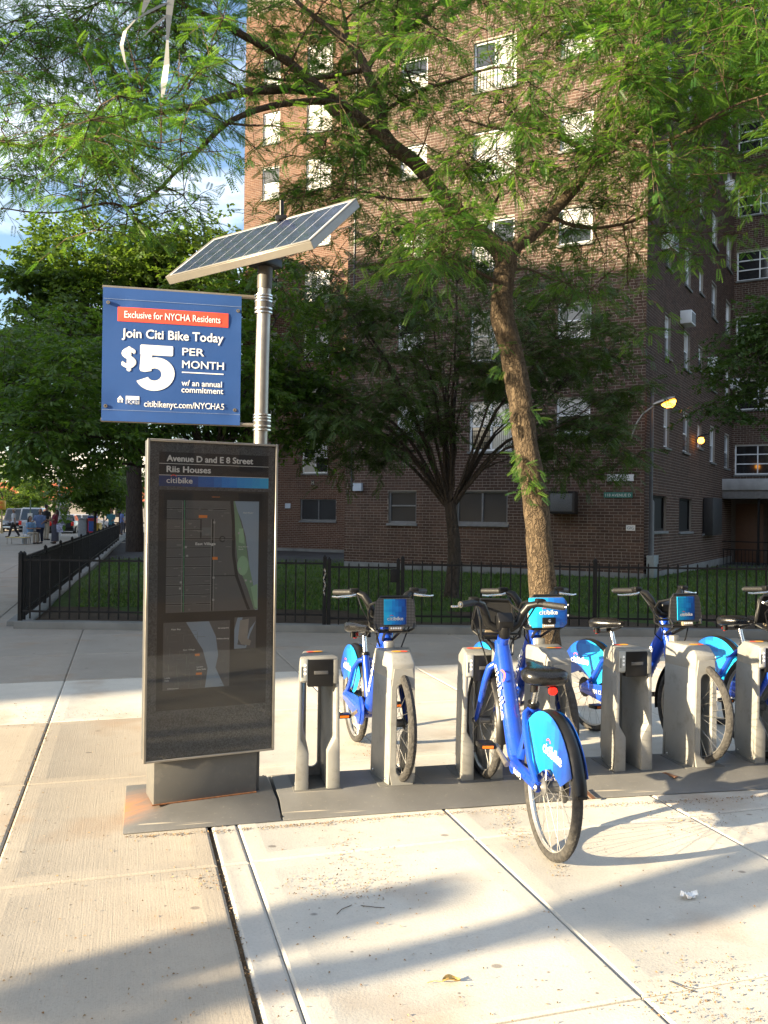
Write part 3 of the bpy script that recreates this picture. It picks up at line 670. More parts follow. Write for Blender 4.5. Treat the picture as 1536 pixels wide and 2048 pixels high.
WHITE_SIGN = simple('white_sign', (0.62, 0.64, 0.66), 0.45, var=0.06)
BLUE_BOX = simple('pale_blue_box', (0.42, 0.48, 0.56), 0.5, var=0.08)
GREY_BOX = simple('grey_cabinet', (0.16, 0.19, 0.20), 0.5, var=0.1)
wall_sign('wall_sign', C0, WU, -WN, 0.30, 1.06, 2.15, 2.30, GREEN_SIGN, '118 AVENUE D', PRINT_W2, size=0.11, label='narrow green address sign on the brick wall near the building corner', cat='sign')
wall_sign('wall_sign', C0, WU, -WN, 0.27, 0.98, 2.60, 2.78, WHITE_SIGN, None, None, label='white sign half hidden by leaves above the green address sign', cat='sign')
wall_sign('wall_plaque', C0, WU, -WN, 0.22, 0.46, 1.27, 1.42, PRINT_W2, 'GIG', simple('blue_grey_print', (0.05, 0.07, 0.13), 0.5), size=0.11, label='small pale plaque low on the wall by the corner pipes', cat='sign', pad=0.12)
wall_sign('wall_letter', C0, WU, -WN, 6.98, 7.14, 3.12, 3.30, simple('dark_plate', (0.05, 0.045, 0.04), 0.6), 'G', simple('cream_letter', (0.42, 0.40, 0.30), 0.5), size=0.2, th=0.01, label='cream letter G plate on the brown brick front', cat='letter', pad=0.16)
wall_sign('wall_letter', CW, WU, -WN, 7.30, 7.47, 2.93, 3.16, simple('dark_plate2', (0.05, 0.045, 0.04), 0.6), 'H', MATS['cream_letter'], size=0.24, th=0.01, label='letter H plate under the red brick wing window', cat='letter', pad=0.16)
wall_sign('wall_box', C0, WU, -WN, 8.46, 8.76, 2.34, 2.58, BLUE_BOX, th=0.12, label='pale square utility box high on the inner corner of the front wall', cat='box')
wall_sign('wall_box', CW, WU, -WN, 8.55, 8.85, 1.85, 2.08, BLUE_BOX, th=0.05, label='pale square notice plate on the red brick wing', cat='sign')
wall_sign('wall_notice', C0, WU, -WN, 3.02, 3.22, 2.02, 2.34, PRINT_W2, th=0.02, label='small pale notice on the brick beside the tree trunk', cat='sign')
# window air conditioner box in a cage by the big tree
ac = thing('air_conditioner_cage', 'dark caged air conditioner box hanging on the front wall right of the trunk', 'air conditioner', C0 + WU * 2.12 - WN * 0.02 + Vector((0, 0, 1.70)), math.atan2(-WU.y, -WU.x))
MB().bx(-0.36, 0.36, -0.42, 0.0, 0.0, 0.62).build('housing', simple('dark_brown_box', (0.028, 0.024, 0.022), 0.6), ac, bev=0.015)
MB().bx(-0.30, 0.30, -0.432, -0.42, 0.07, 0.56).build('grille', simple('grey_grille', (0.085, 0.09, 0.095), 0.6, var=0.5, scale=60), ac, bev=0.004)
for q in (0.03, 0.59): MB().bx(-0.34, 0.34, -0.44, -0.421, q - 0.02, q + 0.02).build('frame_bar', BLACK_IRON, ac)
# pipes and cabinet at the building corner
cab = thing('electrical_cabinet', 'grey electrical cabinet with riser pipes at the building corner', 'cabinet', C0 + WSo * 0.06 + WS * 0.35 + Vector((0, 0, 0.0)), math.atan2(WS.y, WS.x))
MB().bx(-0.30, 0.22, -0.20, 0.0, 0.02, 0.62).build('box', GREY_BOX, cab, bev=0.01)
MB().tube([(-0.2, -0.08, 0.62), (-0.2, -0.08, 5.2)], 0.05, 8).build('pipe', simple('dark_pipe', (0.05, 0.055, 0.065), 0.5), cab)
MB().tube([(0.02, -0.08, 0.62), (0.02, -0.08, 2.05), (0.05, -0.02, 2.12)], 0.038, 8).build('pipe', simple('grey_pipe', (0.17, 0.18, 0.19), 0.5), cab)
MB().tube([(0.0, -0.10, -0.25), (0.0, -0.10, 0.02)], 0.09, 8).build('stub', BLACK_IRON, cab)
pp = thing('wall_pipe', 'thin dark cable pipe running down the inner left edge of the brown front', 'pipe', C0 + WU * 8.86 - WN * 0.03)
MB().tube([(0, 0, 2.36), (0, 0, 17.8)], 0.022, 6).build('pipe', MATS['dark_pipe'], pp)
# small window air conditioners on the side wall
for k, (u, z) in enumerate(((1.9, 9.2), (4.4, 7.6), (8.9, 6.9), (12.0, 14.2), (13.7, 6.85))):
    O = C0 + WS * u + WSo * 0.0
    t = thing('window_air_conditioner', ['white window air conditioner highest on the side wall near the corner', 'window air conditioner above the lit street lamp', 'pale air conditioner in the middle of the side wall', 'air conditioner high in the far corner of the side wall', 'boxy air conditioner beside the wide white windows'][k], 'air conditioner', O + Vector((0, 0, z)), math.atan2(WS.y, WS.x))
    MB().bx(-0.32, 0.32, -0.34, 0.05, 0, 0.40).build('casing', WHITE_FRAME, t, bev=0.012)
    MB().bx(-0.27, 0.27, -0.350, -0.34, 0.05, 0.35).build('grille', GREY_FRAME, t)
# entrance porch on the right
en = thing('entrance_porch', 'building entrance with pale canopy, brown doors and black railings', 'entrance', CR, math.atan2(WR.y, WR.x))
MB().bx(-0.75, 6.5, -2.2, 0.0, 2.72, 3.16).build('canopy', simple('canopy_white', (0.40, 0.41, 0.42), 0.6, var=0.25, scale=1.5), en, bev=0.02)
MB().bx(-0.75, 6.5, -2.12, 0.0, 2.40, 2.72).build('fascia', simple('canopy_grey', (0.18, 0.18, 0.18), 0.6, var=0.2), en, bev=0.01)
MB().bx(-0.2, 6.5, 0.35, 0.5, -0.4, 2.9).build('back_wall', simple('porch_wall', (0.11, 0.09, 0.075), 0.8, var=0.2), en)
for x in (0.15, 1.35): MB().bx(x, x + 1.05, 0.22, 0.30, -0.3, 2.25).build('door', simple('brown_door', (0.10, 0.045, 0.022), 0.55), en, bev=0.01)
for x in (-0.55, 1.25): MB().bx(x - 0.04, x + 0.04, -2.0, -1.92, -0.5, 2.4).build('post', BLACK_IRON, en)
for z in (0.45, 0.75, -0.15): MB().bx(-0.6, 6.4, -2.02, -1.98, z - 0.02, z + 0.02).build('rail', BLACK_IRON, en)
_bm = MB().bx(-0.012, 0.012, -0.012, 0.012, -0.3, 0.45).mesh('baluster', BLACK_IRON, smooth=False)
for i in range(22): link('baluster', _bm, en, (-0.5 + i * 0.13, -2.0, 0.0))
MB().bx(-1.6, 6.5, -3.2, 0.4, -0.55, -0.30).build('landing', CONC_BASE, en, bev=0.01)
cg = MB().bx(-0.9, 0.9, -0.32, 0.0, 1.05, 2.35).build('window_cage', simple('cage_dark', (0.022, 0.023, 0.025), 0.6), None, bev=0.01)
cg.location = C0 + WS * 9.0 + WSo * 0.01; cg.rotation_euler = (0, 0, math.atan2(WS.y, WS.x)); tag(cg, 'dark box cage over the ground floor window next to the entrance', 'cage')

# ------------------------------------------------------------------ fences
PICK = 0.135
_pm = MB().bx(-0.009, 0.009, -0.009, 0.009, 0.06, 0.905); _pm.loft([[(-0.009, -0.009, 0.905), (0.009, -0.009, 0.905), (0.009, 0.009, 0.905), (-0.009, 0.009, 0.905)], [(-0.002, -0.002, 0.925), (0.002, -0.002, 0.925), (0.002, 0.002, 0.925), (-0.002, 0.002, 0.925)]])
PICKET = _pm.mesh('picket', BLACK_IRON, smooth=False)
_pp = MB().bx(-0.025, 0.025, -0.025, 0.025, 0.0, 0.95); _pp.loft([[(-0.03, -0.03, 0.95), (0.03, -0.03, 0.95), (0.03, 0.03, 0.95), (-0.03, 0.03, 0.95)], [(-0.004, -0.004, 0.985), (0.004, -0.004, 0.985), (0.004, 0.004, 0.985), (-0.004, 0.004, 0.985)]])
POST = _pp.mesh('post', BLACK_IRON, smooth=False)
def fence(label, A, B, dz=0.0, step=PICK, posts=2.4):
    d = B - A; L = d.length; t = thing('iron_fence', label, 'fence', A, math.atan2(d.y, d.x), None)
    n = max(1, round(L / posts))
    for i in range(n + 1): link('post', POST, t, (L * i / n, 0, 0))
    for i in range(n):
        a, b = L * i / n + 0.027, L * (i + 1) / n - 0.027
        for z in (0.16 + dz, 0.865 + dz): MB().bx(a, b, -0.013, 0.013, z - 0.013, z + 0.013).build('rail', BLACK_IRON, t, smooth=False)
    m = int(L / step)
    for i in range(1, m):
        x = i * step
        if min(abs(x - L * k / n) for k in range(n + 1)) > 0.045: link('picket', PICKET, t, (x, 0, dz))
    return t
gx0 = at(654, 1200, FENCE_Y).x; gx1 = at(800, 1200, FENCE_Y).x; zf = 0.07
F0 = Vector((FC.x, FENCE_Y - 0.07, zf))
fence('low black iron fence left of the chained gate, behind the map kiosk', F0, Vector((gx0 - 0.03, FENCE_Y - 0.07, zf)))
fence('low black iron fence right of the gate, behind the docked bikes', Vector((gx1 + 0.03, FENCE_Y - 0.07, zf)), Vector((8.2, FENCE_Y - 0.07, zf)))
fence('black iron fence running away along the avenue beside the lawn', FC + FD * 0.12 + Vector((0, 0, zf - 0.01)), FC + FD * 34 + Vector((0, 0, zf - 0.01)))
gt = thing('fence_gate', 'narrow black iron gate in the fence held by a chain', 'gate', (gx0, FENCE_Y - 0.07, zf))
gw = gx1 - gx0
for x in (0.03, gw - 0.03): link('post', POST, gt, (x, 0, -0.03))
for z in (0.115, 0.82): MB().bx(0.056, gw - 0.056, -0.013, 0.013, z - 0.013, z + 0.013).build('rail', BLACK_IRON, gt, smooth=False)
for i in range(1, 7): link('picket', PICKET, gt, (0.03 + (gw - 0.06) * i / 7, 0, -0.045))
MB().bx(gw - 0.14, gw - 0.02, -0.03, 0.03, 0.62, 0.80).build('lock_box', BLACK_IRON, gt, bev=0.006)
ch = thing('gate_chain', 'short steel chain hanging from the gate post', 'chain', (gx0 - 0.03, FENCE_Y - 0.12, zf + 0.78))
for i in range(14):
    zz = -0.026 * i; M_ = Matrix.Translation((0.012 * math.sin(i), 0, zz)) @ Matrix.Rotation(math.pi / 2 * (i % 2), 4, 'Z') @ Matrix.Rotation(math.pi / 2, 4, 'X') @ Matrix.Diagonal((0.8, 1.3, 1, 1))
    lk = MB()
    lk.tube([M_ @ Vector((0.011 * math.cos(a), 0.011 * math.sin(a), 0)) for a in [2 * math.pi * q / 8 for q in range(9)]], 0.0032, 5)
    lk.build('link', STEEL, ch)
# ------------------------------------------------------------------ bike station base plates
AX = math.radians(12.7); AV = Vector((math.cos(AX), math.sin(AX), 0)); NV = Vector((math.sin(AX), -math.cos(AX), 0))   # along the docks / towards us
PZ = 0.062
def plate(label, P, ang, L, left_hip, mat):
    """base plate: front bottom-left corner P, run L along ang, 0.77 deep with sloped front and back"""
    t = thing('base_plate', label, 'base plate', P, ang, 'station base plates')
    d = 0.77; s = 0.17; hl = 0.24 if left_hip else 0.0
    b = MB(); lo = [(0, 0), (L, 0), (L, d), (0, d)]; hi = [(hl, s), (L, s), (L, d - s), (hl, d - s)]
    b.loft([[(*p, 0.001) for p in lo], [(*p, 0.008) for p in lo], [(*p, PZ) for p in hi]])
    b.build('deck', mat, t, bev=0.004, seg=2)
    MB().bx(L - 0.004, L + 0.004, 0.02, d - 0.02, 0.0, 0.02).build('seam', BLACK_PL, t)
    return t
p0 = Vector((-1.287, 4.257, 0)); a0 = math.radians(15.6); plate('dark grey steel base plate with a rusty left end carrying the kiosk', p0, a0, 0.80, True, PLATE_R)
p1 = p0 + Vector((math.cos(a0), math.sin(a0), 0)) * 0.808; a1 = math.radians(13.6); plate('long grey base plate under the first docks', p1, a1, 1.75, False, PLATE)
p2 = p1 + Vector((math.cos(a1), math.sin(a1), 0)) * 1.758; a2 = math.radians(11.0); plate('grey base plate at the right edge under the last docks', p2, a2, 2.2, False, PLATE)
for px, py in ((889, 1592), (1176, 1587), (1340, 1560)):
    q = gnd(px, py, 0.03); r_ = MB().box((0, 0, 0), (0.028, 0.10, 0.004)).build('rust_slot', simple('rust', (0.13, 0.06, 0.03), 0.9), None)
    r_.location = (q.x, q.y, 0.030 if py > 1570 else 0.061); r_.rotation_euler = (0.30 if py > 1570 else 0, 0, 0.5); tag(r_, {889: 'rusty slot in the plate left of the front bike', 1176: 'rusty slot in the plate right of the front wheel', 1340: 'rusty mark on the plate near the right edge'}[px], 'slot')

# ------------------------------------------------------------------ kiosk
KC = Vector((-0.923, 4.60, 0)); KA = 0.437
kio = thing('map_kiosk', 'tall dark grey map kiosk with glass front standing on the base plate', 'kiosk', KC, KA)
KW, KT, KB = 0.702, 1.999, 0.305
fx = lambda u: (u - 0.5) * KW
fz = lambda v: KT - v * (KT - KB)
MB().bx(-KW / 2, KW / 2, 0.0, 0.085, KB, KT).build('body', KIOSK_GREY, kio, bev=0.006)
fr = MB(); e = 0.009
fr.bx(-KW / 2 - 0.004, -KW / 2 + e, -0.02, 0.004, KB - 0.003, KT + 0.003); fr.bx(KW / 2 - e, KW / 2 + 0.004, -0.02, 0.004, KB - 0.003, KT + 0.003)
fr.bx(-KW / 2 + e, KW / 2 - e, -0.02, 0.004, KT - e, KT + 0.003); fr.bx(-KW / 2 + e, KW / 2 - e, -0.02, 0.004, KB - 0.003, KB + e)
fr.build('rim', PEWTER, kio, bev=0.002, seg=1)
face = MB().bx(-KW / 2 + e, KW / 2 - e, -0.003, 0.0, KB + e, KT - e).build('face_panel', KIOSK_FLECK, kio, smooth=False)
def fq(mb, u0, v0, u1, v1, lay): y = -0.004 - lay * 0.0006; mb.quad((fx(u0), y, fz(v1)), (fx(u1), y, fz(v1)), (fx(u1), y, fz(v0)), (fx(u0), y, fz(v0))); return mb
def fp(pts, lay): y = -0.004 - lay * 0.0006; return MB().poly([(fx(u), y, fz(v)) for u, v in pts])
def pr(mb, name, mat, par): return mb.build(name, mat, par, smooth=False, fixn=False)
hdr = pr(fq(MB(), 0.083, 0.037, 0.935, 0.144, 0), 'header_sign', PRINT_BLACK, kio)
pr(fq(fq(MB(), 0.083, 0.0725, 0.935, 0.0740, 1), 0.083, 0.1085, 0.935, 0.1100, 1), 'divider_line', PRINT_W2, hdr)
pr(fq(MB(), 0.083, 0.1105, 0.935, 0.1440, 1), 'blue_strip', PIX_HEAD, hdr)
def ft(body, u0, u1, v, size, lay, bold=0.0): t = fit_text(body, fx(u0), fx(u1), fz(v), size, bold); t.v = [(p[0], p[1] - 0.004 - lay * 0.0006, p[2]) for p in t.v]; return t
pr(ft('Avenue D and E 8 Street', 0.138, 0.808, 0.0655, 0.046, 2, 0.034), 'lettering', PRINT_W2, hdr)
pr(ft('Riis Houses', 0.138, 0.475, 0.0995, 0.046, 2, 0.034), 'lettering', PRINT_W2, hdr)
lg, la = logo(fx(0.138), fx(0.335), fz(0.1335), 0.042)
for m_ in (lg, la): m_.v = [(p[0], p[1] - 0.0058, p[2]) for p in m_.v]
pr(lg, 'lettering', PRINT_W2, hdr); pr(la, 'logo_arch', PRINT_RED, hdr)
mp = pr(fq(MB(), 0.083, 0.155, 0.935, 0.845, 0), 'map_sheet', PRINT_BG, kio)
pr(fq(MB(), 0.145, 0.187, 0.860, 0.540, 1), 'map_land', PRINT_LAND, mp)
pr(fp([(0.655, 0.187), (0.860, 0.187), (0.860, 0.540), (0.838, 0.540), (0.80, 0.46), (0.78, 0.37), (0.755, 0.30), (0.72, 0.25)], 2), 'map_water', PRINT_WATER, mp)
pr(fp([(0.655, 0.187), (0.665, 0.187), (0.70, 0.235), (0.725, 0.27), (0.75, 0.305), (0.775, 0.37), (0.80, 0.42), (0.845, 0.50), (0.855, 0.538), (0.83, 0.538), (0.775, 0.47), (0.725, 0.42), (0.69, 0.37), (0.672, 0.29), (0.665, 0.23)], 3), 'map_park', PRINT_PARK, mp)
pr(fp([(0.735 + 0.045 * math.cos(a), 0.395 + 0.032 * math.sin(a)) for a in [2 * math.pi * k / 16 for k in range(16)]], 4), 'map_field', PRINT_PARK2, mp)
pr(fp([(0.70, 0.275), (0.735, 0.275), (0.745, 0.325), (0.70, 0.32)], 4), 'map_field', PRINT_PARK2, mp)
pr(fp([(0.80, 0.465), (0.855, 0.455), (0.858, 0.535), (0.835, 0.53)], 4), 'map_field', PRINT_PARK2, mp)
st_ = MB(); ed = MB()
for k, v in enumerate((0.214, 0.246, 0.278, 0.308, 0.337, 0.366, 0.396, 0.425, 0.454, 0.484, 0.514)):
    u1 = 0.60 if k == 0 else (0.655 if k == 3 else (0.49 if k > 3 else 0.40))
    fq(st_, 0.145, v - 0.0016, u1, v + 0.0016, 3); fq(ed, 0.145, v - 0.0026, u1, v - 0.0021, 4); fq(ed, 0.145, v + 0.0021, u1, v + 0.0026, 4)
fq(st_, 0.487, 0.246, 0.500, 0.538, 3); fq(st_, 0.268, 0.187, 0.284, 0.538, 3); fq(st_, 0.398, 0.246, 0.408, 0.308, 3); fq(st_, 0.49, 0.425, 0.69, 0.428, 3)
for u in (0.262, 0.483, 0.504): fq(ed, u, 0.19 if u < 0.3 else 0.246, u + 0.0025, 0.538, 4)
pr(fp([(0.628, 0.187), (0.652, 0.187), (0.668, 0.26), (0.672, 0.36), (0.70, 0.43), (0.77, 0.51), (0.80, 0.538), (0.775, 0.538), (0.675, 0.43), (0.648, 0.36), (0.645, 0.26)], 4), 'map_highway', PRINT_BG, mp)
pr(st_, 'map_streets', PRINT_BG, mp); pr(ed, 'map_street_edges', simple('map_edge_grey', (0.32, 0.32, 0.31), 0.5), mp); pr(fq(MB(), 0.2735, 0.187, 0.2785, 0.538, 5), 'map_lane', PRINT_BIKELANE, mp)
ring = MB()
for k in range(20):
    a, b = 2 * math.pi * k / 20, 2 * math.pi * (k + 1) / 20
    ring.quad(*[(fx(0.57) + r_ * math.cos(t_), -0.0072, fz(0.309) + r_ * math.sin(t_)) for r_, t_ in ((0.011, a), (0.017, a), (0.017, b), (0.011, b))])
pr(ring, 'map_circle', PRINT_BG, mp)
pr(fq(MB(), 0.41, 0.272, 0.483, 0.298, 4), 'map_block', simple('map_block_grey', (0.12, 0.13, 0.13), 0.5), mp)
for u, v, w in ((0.385, 0.233, 0.065), (0.495, 0.366, 0.04)): pr(fq(MB(), u, v, u + w, v + 0.009, 6), 'map_tag', PRINT_ORANGE, mp)
pr(ft('East Village', 0.362, 0.517, 0.328, 0.020, 6, 0.03), 'lettering', PRINT_W2, mp); pr(ft('East River', 0.735, 0.815, 0.226, 0.0105, 6), 'lettering', PRINT_W2, mp); pr(ft('East River', 0.70, 0.778, 0.336, 0.010, 6), 'lettering', PRINT_W2, mp); pr(ft('Park', 0.70, 0.738, 0.344, 0.010, 6), 'lettering', PRINT_W2, mp)
pr(ft('Uptown', 0.485, 0.545, 0.176, 0.010, 6), 'lettering', PRINT_ORANGE, mp)
tn = MB(); r2 = random.Random(4)
for _ in range(46):
    u, v = r2.uniform(0.16, 0.6), r2.uniform(0.20, 0.53); w = r2.uniform(0.015, 0.045)
    if 0.25 < u < 0.29 or 0.46 < u < 0.51: continue
    fq(tn, u, v, u + w, v + 0.0016, 6)
    if r2.random() < 0.5: fq(tn, u + 0.004, v + 0.0032, u + w * 0.8, v + 0.0046, 6)
pr(tn, 'map_small_print', simple('dim_print', (0.19, 0.19, 0.18), 0.5), mp)
dots = MB()
for u, v in ((0.505, 0.256), (0.29, 0.334), (0.505, 0.432), (0.25, 0.464), (0.505, 0.503), (0.255, 0.445), (0.30, 0.362), (0.70, 0.29), (0.71, 0.405), (0.76, 0.443), (0.80, 0.447)): fq(dots, u - 0.008, v - 0.0033, u + 0.008, v + 0.0033, 7)
pr(dots, 'map_symbols', simple('symbol_print', (0.30, 0.30, 0.29), 0.5), mp)
m2 = pr(fq(MB(), 0.130, 0.570, 0.640, 0.782, 1), 'map_land', PRINT_LAND, mp)
pr(fp([(0.30, 0.571), (0.475, 0.571), (0.53, 0.62), (0.55, 0.68), (0.53, 0.72), (0.60, 0.781), (0.45, 0.781), (0.47, 0.72), (0.43, 0.66), (0.37, 0.62)], 2), 'map_water', PRINT_WATER, mp)
s2 = MB()
for _ in range(60):
    u, v = r2.uniform(0.14, 0.42), r2.uniform(0.58, 0.775)
    if r2.random() < 0.5: fq(s2, u, v, u + r2.uniform(0.02, 0.07), v + 0.0011, 3)
    else: fq(s2, u, v, u + 0.0028, min(0.78, v + r2.uniform(0.01, 0.04)), 3)
for _ in range(26):
    u, v = r2.uniform(0.56, 0.62), r2.uniform(0.575, 0.775); fq(s2, u, v, u + r2.uniform(0.006, 0.018), v + 0.0015, 3)
pr(s2, 'map_streets', simple('map_street_grey', (0.13, 0.14, 0.13), 0.5), mp)
for b_, u0, u1, v in (('Kips Bay', 0.19, 0.26, 0.594), ('Greenpoint', 0.545, 0.63, 0.596), ('Williamsburg', 0.535, 0.632, 0.630), ('East Village', 0.28, 0.37, 0.660), ('Lower', 0.385, 0.435, 0.716), ('East Side', 0.385, 0.455, 0.724), ('Little', 0.145, 0.185, 0.745), ('Italy', 0.145, 0.178, 0.753), ('Chinatown', 0.165, 0.25, 0.779)):
    pr(ft(b_, u0, u1, v, 0.011, 5, 0.02), 'lettering', PRINT_W2, mp)
for u, v, w in ((0.37, 0.672, 0.036), (0.38, 0.732, 0.045)): pr(fq(MB(), u, v, u + w, v + 0.007, 5), 'map_tag', PRINT_ORANGE, mp)
pr(fq(MB(), 0.675, 0.562, 0.848, 0.664, 1), 'map_inset', PRINT_LAND, mp)
pr(fp([(0.675, 0.60), (0.70, 0.563), (0.74, 0.563), (0.70, 0.65), (0.76, 0.655), (0.80, 0.60), (0.848, 0.575), (0.80, 0.62), (0.77, 0.663), (0.675, 0.663)], 2), 'map_water', PRINT_WATER, mp)
pr(fp([(0.72, 0.572), (0.79, 0.568), (0.78, 0.632), (0.81, 0.64), (0.80, 0.655), (0.73, 0.65), (0.705, 0.63)], 3), 'map_inset_land', simple('map_inset_cream', (0.24, 0.22, 0.19), 0.5), mp)
MB().bx(-KW / 2 + e, KW / 2 - e, -0.0165, -0.0155, KB + e, KT - e).build('glass_pane', CLEAR, kio, smooth=False, fixn=False)
ped = MB().bx(-0.292, 0.272, 0.035, 0.26, PZ - 0.005, KB + 0.004).build('pedestal', simple('pedestal_grey', (0.095, 0.092, 0.085), 0.45, var=0.1, scale=5, dirt=((0.22, 0.20, 0.16), 0.3)), kio, bev=0.006)
MB().bx(0.276, 0.296, 0.06, 0.20, PZ - 0.002, KB + 0.002).build('cable_cover', KIOSK_GREY, kio, bev=0.004)
rl = MB(); rl.bx(-0.30, 0.27, 0.026, 0.034, PZ, PZ + 0.006); rl.build('rust_line', simple('rust2', (0.22, 0.085, 0.03), 0.9, var=0.4, scale=40), kio)
MB().lathe([(0.05, 0), (0.055, 0.006), (0.03, 0.016), (0.001, 0.018)], 16, Matrix.Translation((-0.17, 0.07, KT))).build('top_cap', KIOSK_GREY, kio)

# ------------------------------------------------------------------ mast with solar panel
PB = at(521, 880, 4.93); pxy = (PB.x, PB.y)
mast = thing('solar_mast', 'round metal pole rising from the kiosk with a tilted solar panel', 'pole', (pxy[0], pxy[1], KT - 0.03))
zt = at(521, 530, 4.93).z - (KT - 0.03); zo = KT - 0.03
MB().tube([(0, 0, -0.02), (0.004, 0, zt * 0.5), (0.012, 0, at(521, 575, 4.93).z - zo)], 0.040, 20).build('tube', ALU, mast)
MB().tube([(0.012, 0, at(521, 578, 4.93).z - zo), (0.015, 0, zt)], [0.044, 0.044], 20).build('collar', simple('dark_collar', (0.06, 0.056, 0.05), 0.5), mast)
for py0, py1 in ((600, 622), (838, 856)):
    z0, z1 = at(520, py1, 4.93).z - zo, at(520, py0, 4.93).z - zo
    cl = MB().tube([(0.008, 0, z0), (0.008, 0, z1)], 0.050, 20).build('clamp', simple('clamp_metal', (0.12, 0.11, 0.10), 0.4, metal=0.5), mast)
    for z in (z0 - 0.012, z0 + 0.01, z1 - 0.012, z1 + 0.006, z1 + 0.022): MB().tube([(0.008, 0, z - 0.004), (0.008, 0, z + 0.004)], 0.0535, 20).build('band', STEEL, cl)
SP = Vector((-0.771, 5.0, 3.229)); yaw, tilt, sa, sb = -0.662, 0.73, 0.605, 0.252
Ms = Matrix.Translation(SP - Vector((pxy[0], pxy[1], zo))) @ Matrix.Rotation(yaw, 4, 'Z') @ Matrix.Rotation(tilt, 4, 'X')
sp = MB().bx(-sa, sa, -sb, sb, -0.052, -0.004).build('solar_panel', simple('panel_frame', (0.26, 0.245, 0.215), 0.42, metal=0.5, var=0.05), mast, bev=0.003, seg=1); sp.matrix_local = Ms
fq2 = MB(); w_ = 0.015
for a_ in ((-sa, sa, -sb, -sb + w_), (-sa, sa, sb - w_, sb), (-sa, -sa + w_, -sb + w_, sb - w_), (sa - w_, sa, -sb + w_, sb - w_)): fq2.bx(*a_, -0.004, 0.002)
fq2.build('frame', MATS['panel_frame'], sp, bev=0.001, seg=1)
MB().bx(-sa + w_, sa - w_, -sb + w_, sb - w_, -0.0035, -0.002).build('back_sheet', CELL_BACK, sp, smooth=False)
cw_, chh = (2 * (sa - w_) - 0.03) / 9, (2 * (sb - w_) - 0.02) / 4
cm = MB().bx(-cw_ / 2 + 0.0036, cw_ / 2 - 0.0036, -chh / 2 + 0.0018, chh / 2 - 0.0018, 0, 0.0012).mesh('solar_cell', CELL, smooth=False)
for i in range(9):
    for j in range(4): link('solar_cell', cm, sp, (-sa + w_ + 0.015 + cw_ * (i + 0.5), -sb + w_ + 0.01 + chh * (j + 0.5), -0.0019))
hd = Vector((0.015, 0, zt - 0.01)); MB().box(hd + Vector((0, 0, 0.02)), (0.14, 0.14, 0.05), Matrix.Rotation(yaw, 3, 'Z')).build('head_bracket', BLACK_PL, mast, bev=0.006)
MB().tube([hd, SP - Vector((pxy[0], pxy[1], zo)) - Vector((0, 0, 0.04))], 0.035, 10).build('neck', BLACK_PL, mast)
an = at(563, 437, 5.12) - Vector((pxy[0], pxy[1], zo)); at_ = at(563, 402, 5.12) - Vector((pxy[0], pxy[1], zo))
MB().box(an, (0.07, 0.05, 0.03)).build('antenna_base', BLACK_PL, mast, bev=0.005)
MB().tube([an, at_], 0.014, 10).build('antenna', BLACK_PL, mast)
MB().tube([an, SP - Vector((pxy[0], pxy[1], zo)) + Vector((0.1, 0.1, 0.06))], 0.012, 6).build('antenna_strut', BLACK_PL, mast)

# ------------------------------------------------------------------ banner
BC = Vector((-1.243, 4.95, 2.52)); BA = 0.222; bw, bh = 0.392, 0.383
ban = thing('banner_sign', 'blue vinyl banner with large white price hung from the pole', 'banner', BC, BA)
NXb, NZb = 24, 24; V = []; F = []
def bulge(x, z):
    u, v = x / bw, z / bh; r = 0.004 * math.cos(u * 1.4) * math.cos(v * 1.3)
    for cx, cz in ((-0.75, 0.72), (0.9, 0.64), (-0.78, -0.70), (0.9, -0.78)): r -= 0.006 * math.exp(-((u - cx) ** 2 + (v - cz) ** 2) / 0.02)
    return -r + 0.003 * math.sin(v * 7) * (abs(v) > 0.75)
for j in range(NZb + 1):
    for i in range(NXb + 1):
        x, z = -bw + 2 * bw * i / NXb, -bh + 2 * bh * j / NZb; V.append((x, bulge(x, z), z))
nq = len(V); V += [(x, y + 0.003, z) for x, y, z in V]
q4 = [(j * (NXb + 1) + i, j * (NXb + 1) + i + 1, (j + 1) * (NXb + 1) + i + 1, (j + 1) * (NXb + 1) + i) for j in range(NZb) for i in range(NXb)]
b_ = MB(); b_.v = V; b_.f = q4 + [tuple(x + nq for x in f[::-1]) for f in q4]
cloth = b_.build('cloth', BANNER, ban, ang=60, fixn=False)
# photo-crop measures -> banner plane (crop 1536x1426 of the banner corner)
def bxz(cx, cy):
    u = (cx - 68) / (832 - 68); left = 525 + (1265 - 525) * 0; t0 = 528 + (578 - 528) * u; b0 = 1262 + (1298 - 1262) * u; v = (cy - t0) / (b0 - t0)
    return -bw + 2 * bw * u, bh - 2 * bh * v
def btext(body, cx0, cx1, cyb, size, bold, mat, dy=0.0): 
    x0, z = bxz(cx0, cyb); x1, _ = bxz(cx1, cyb); t = fit_text(body, x0, x1, z, size, bold); t.v = [(p[0], p[1] + bulge(p[0], p[2]) - 0.0025 - dy, p[2]) for p in t.v]
    return t.build('lettering', mat, cloth, smooth=False, fixn=False)
def bpoly(pts, name, mat, dy=0.0):
    q = [bxz(*p) for p in pts]; return MB().poly([(x, bulge(x, z) - 0.0018 - dy, z) for x, z in q]).build(name, mat, cloth, smooth=False, fixn=False)
def bband(x0, x1, yt0, yb0, sl, name, mat, n=10):
    mb = MB()
    for i in range(n):
        a, b = x0 + (x1 - x0) * i / n, x0 + (x1 - x0) * (i + 1) / n
        q = [bxz(p, y) for p, y in ((a, yb0 + sl * (a - x0)), (b, yb0 + sl * (b - x0)), (b, yt0 + sl * (b - x0)), (a, yt0 + sl * (a - x0)))]
        mb.quad(*[(x, bulge(x, z) - 0.0022, z) for x, z in q])
    return mb.build(name, mat, cloth, smooth=False, fixn=False)
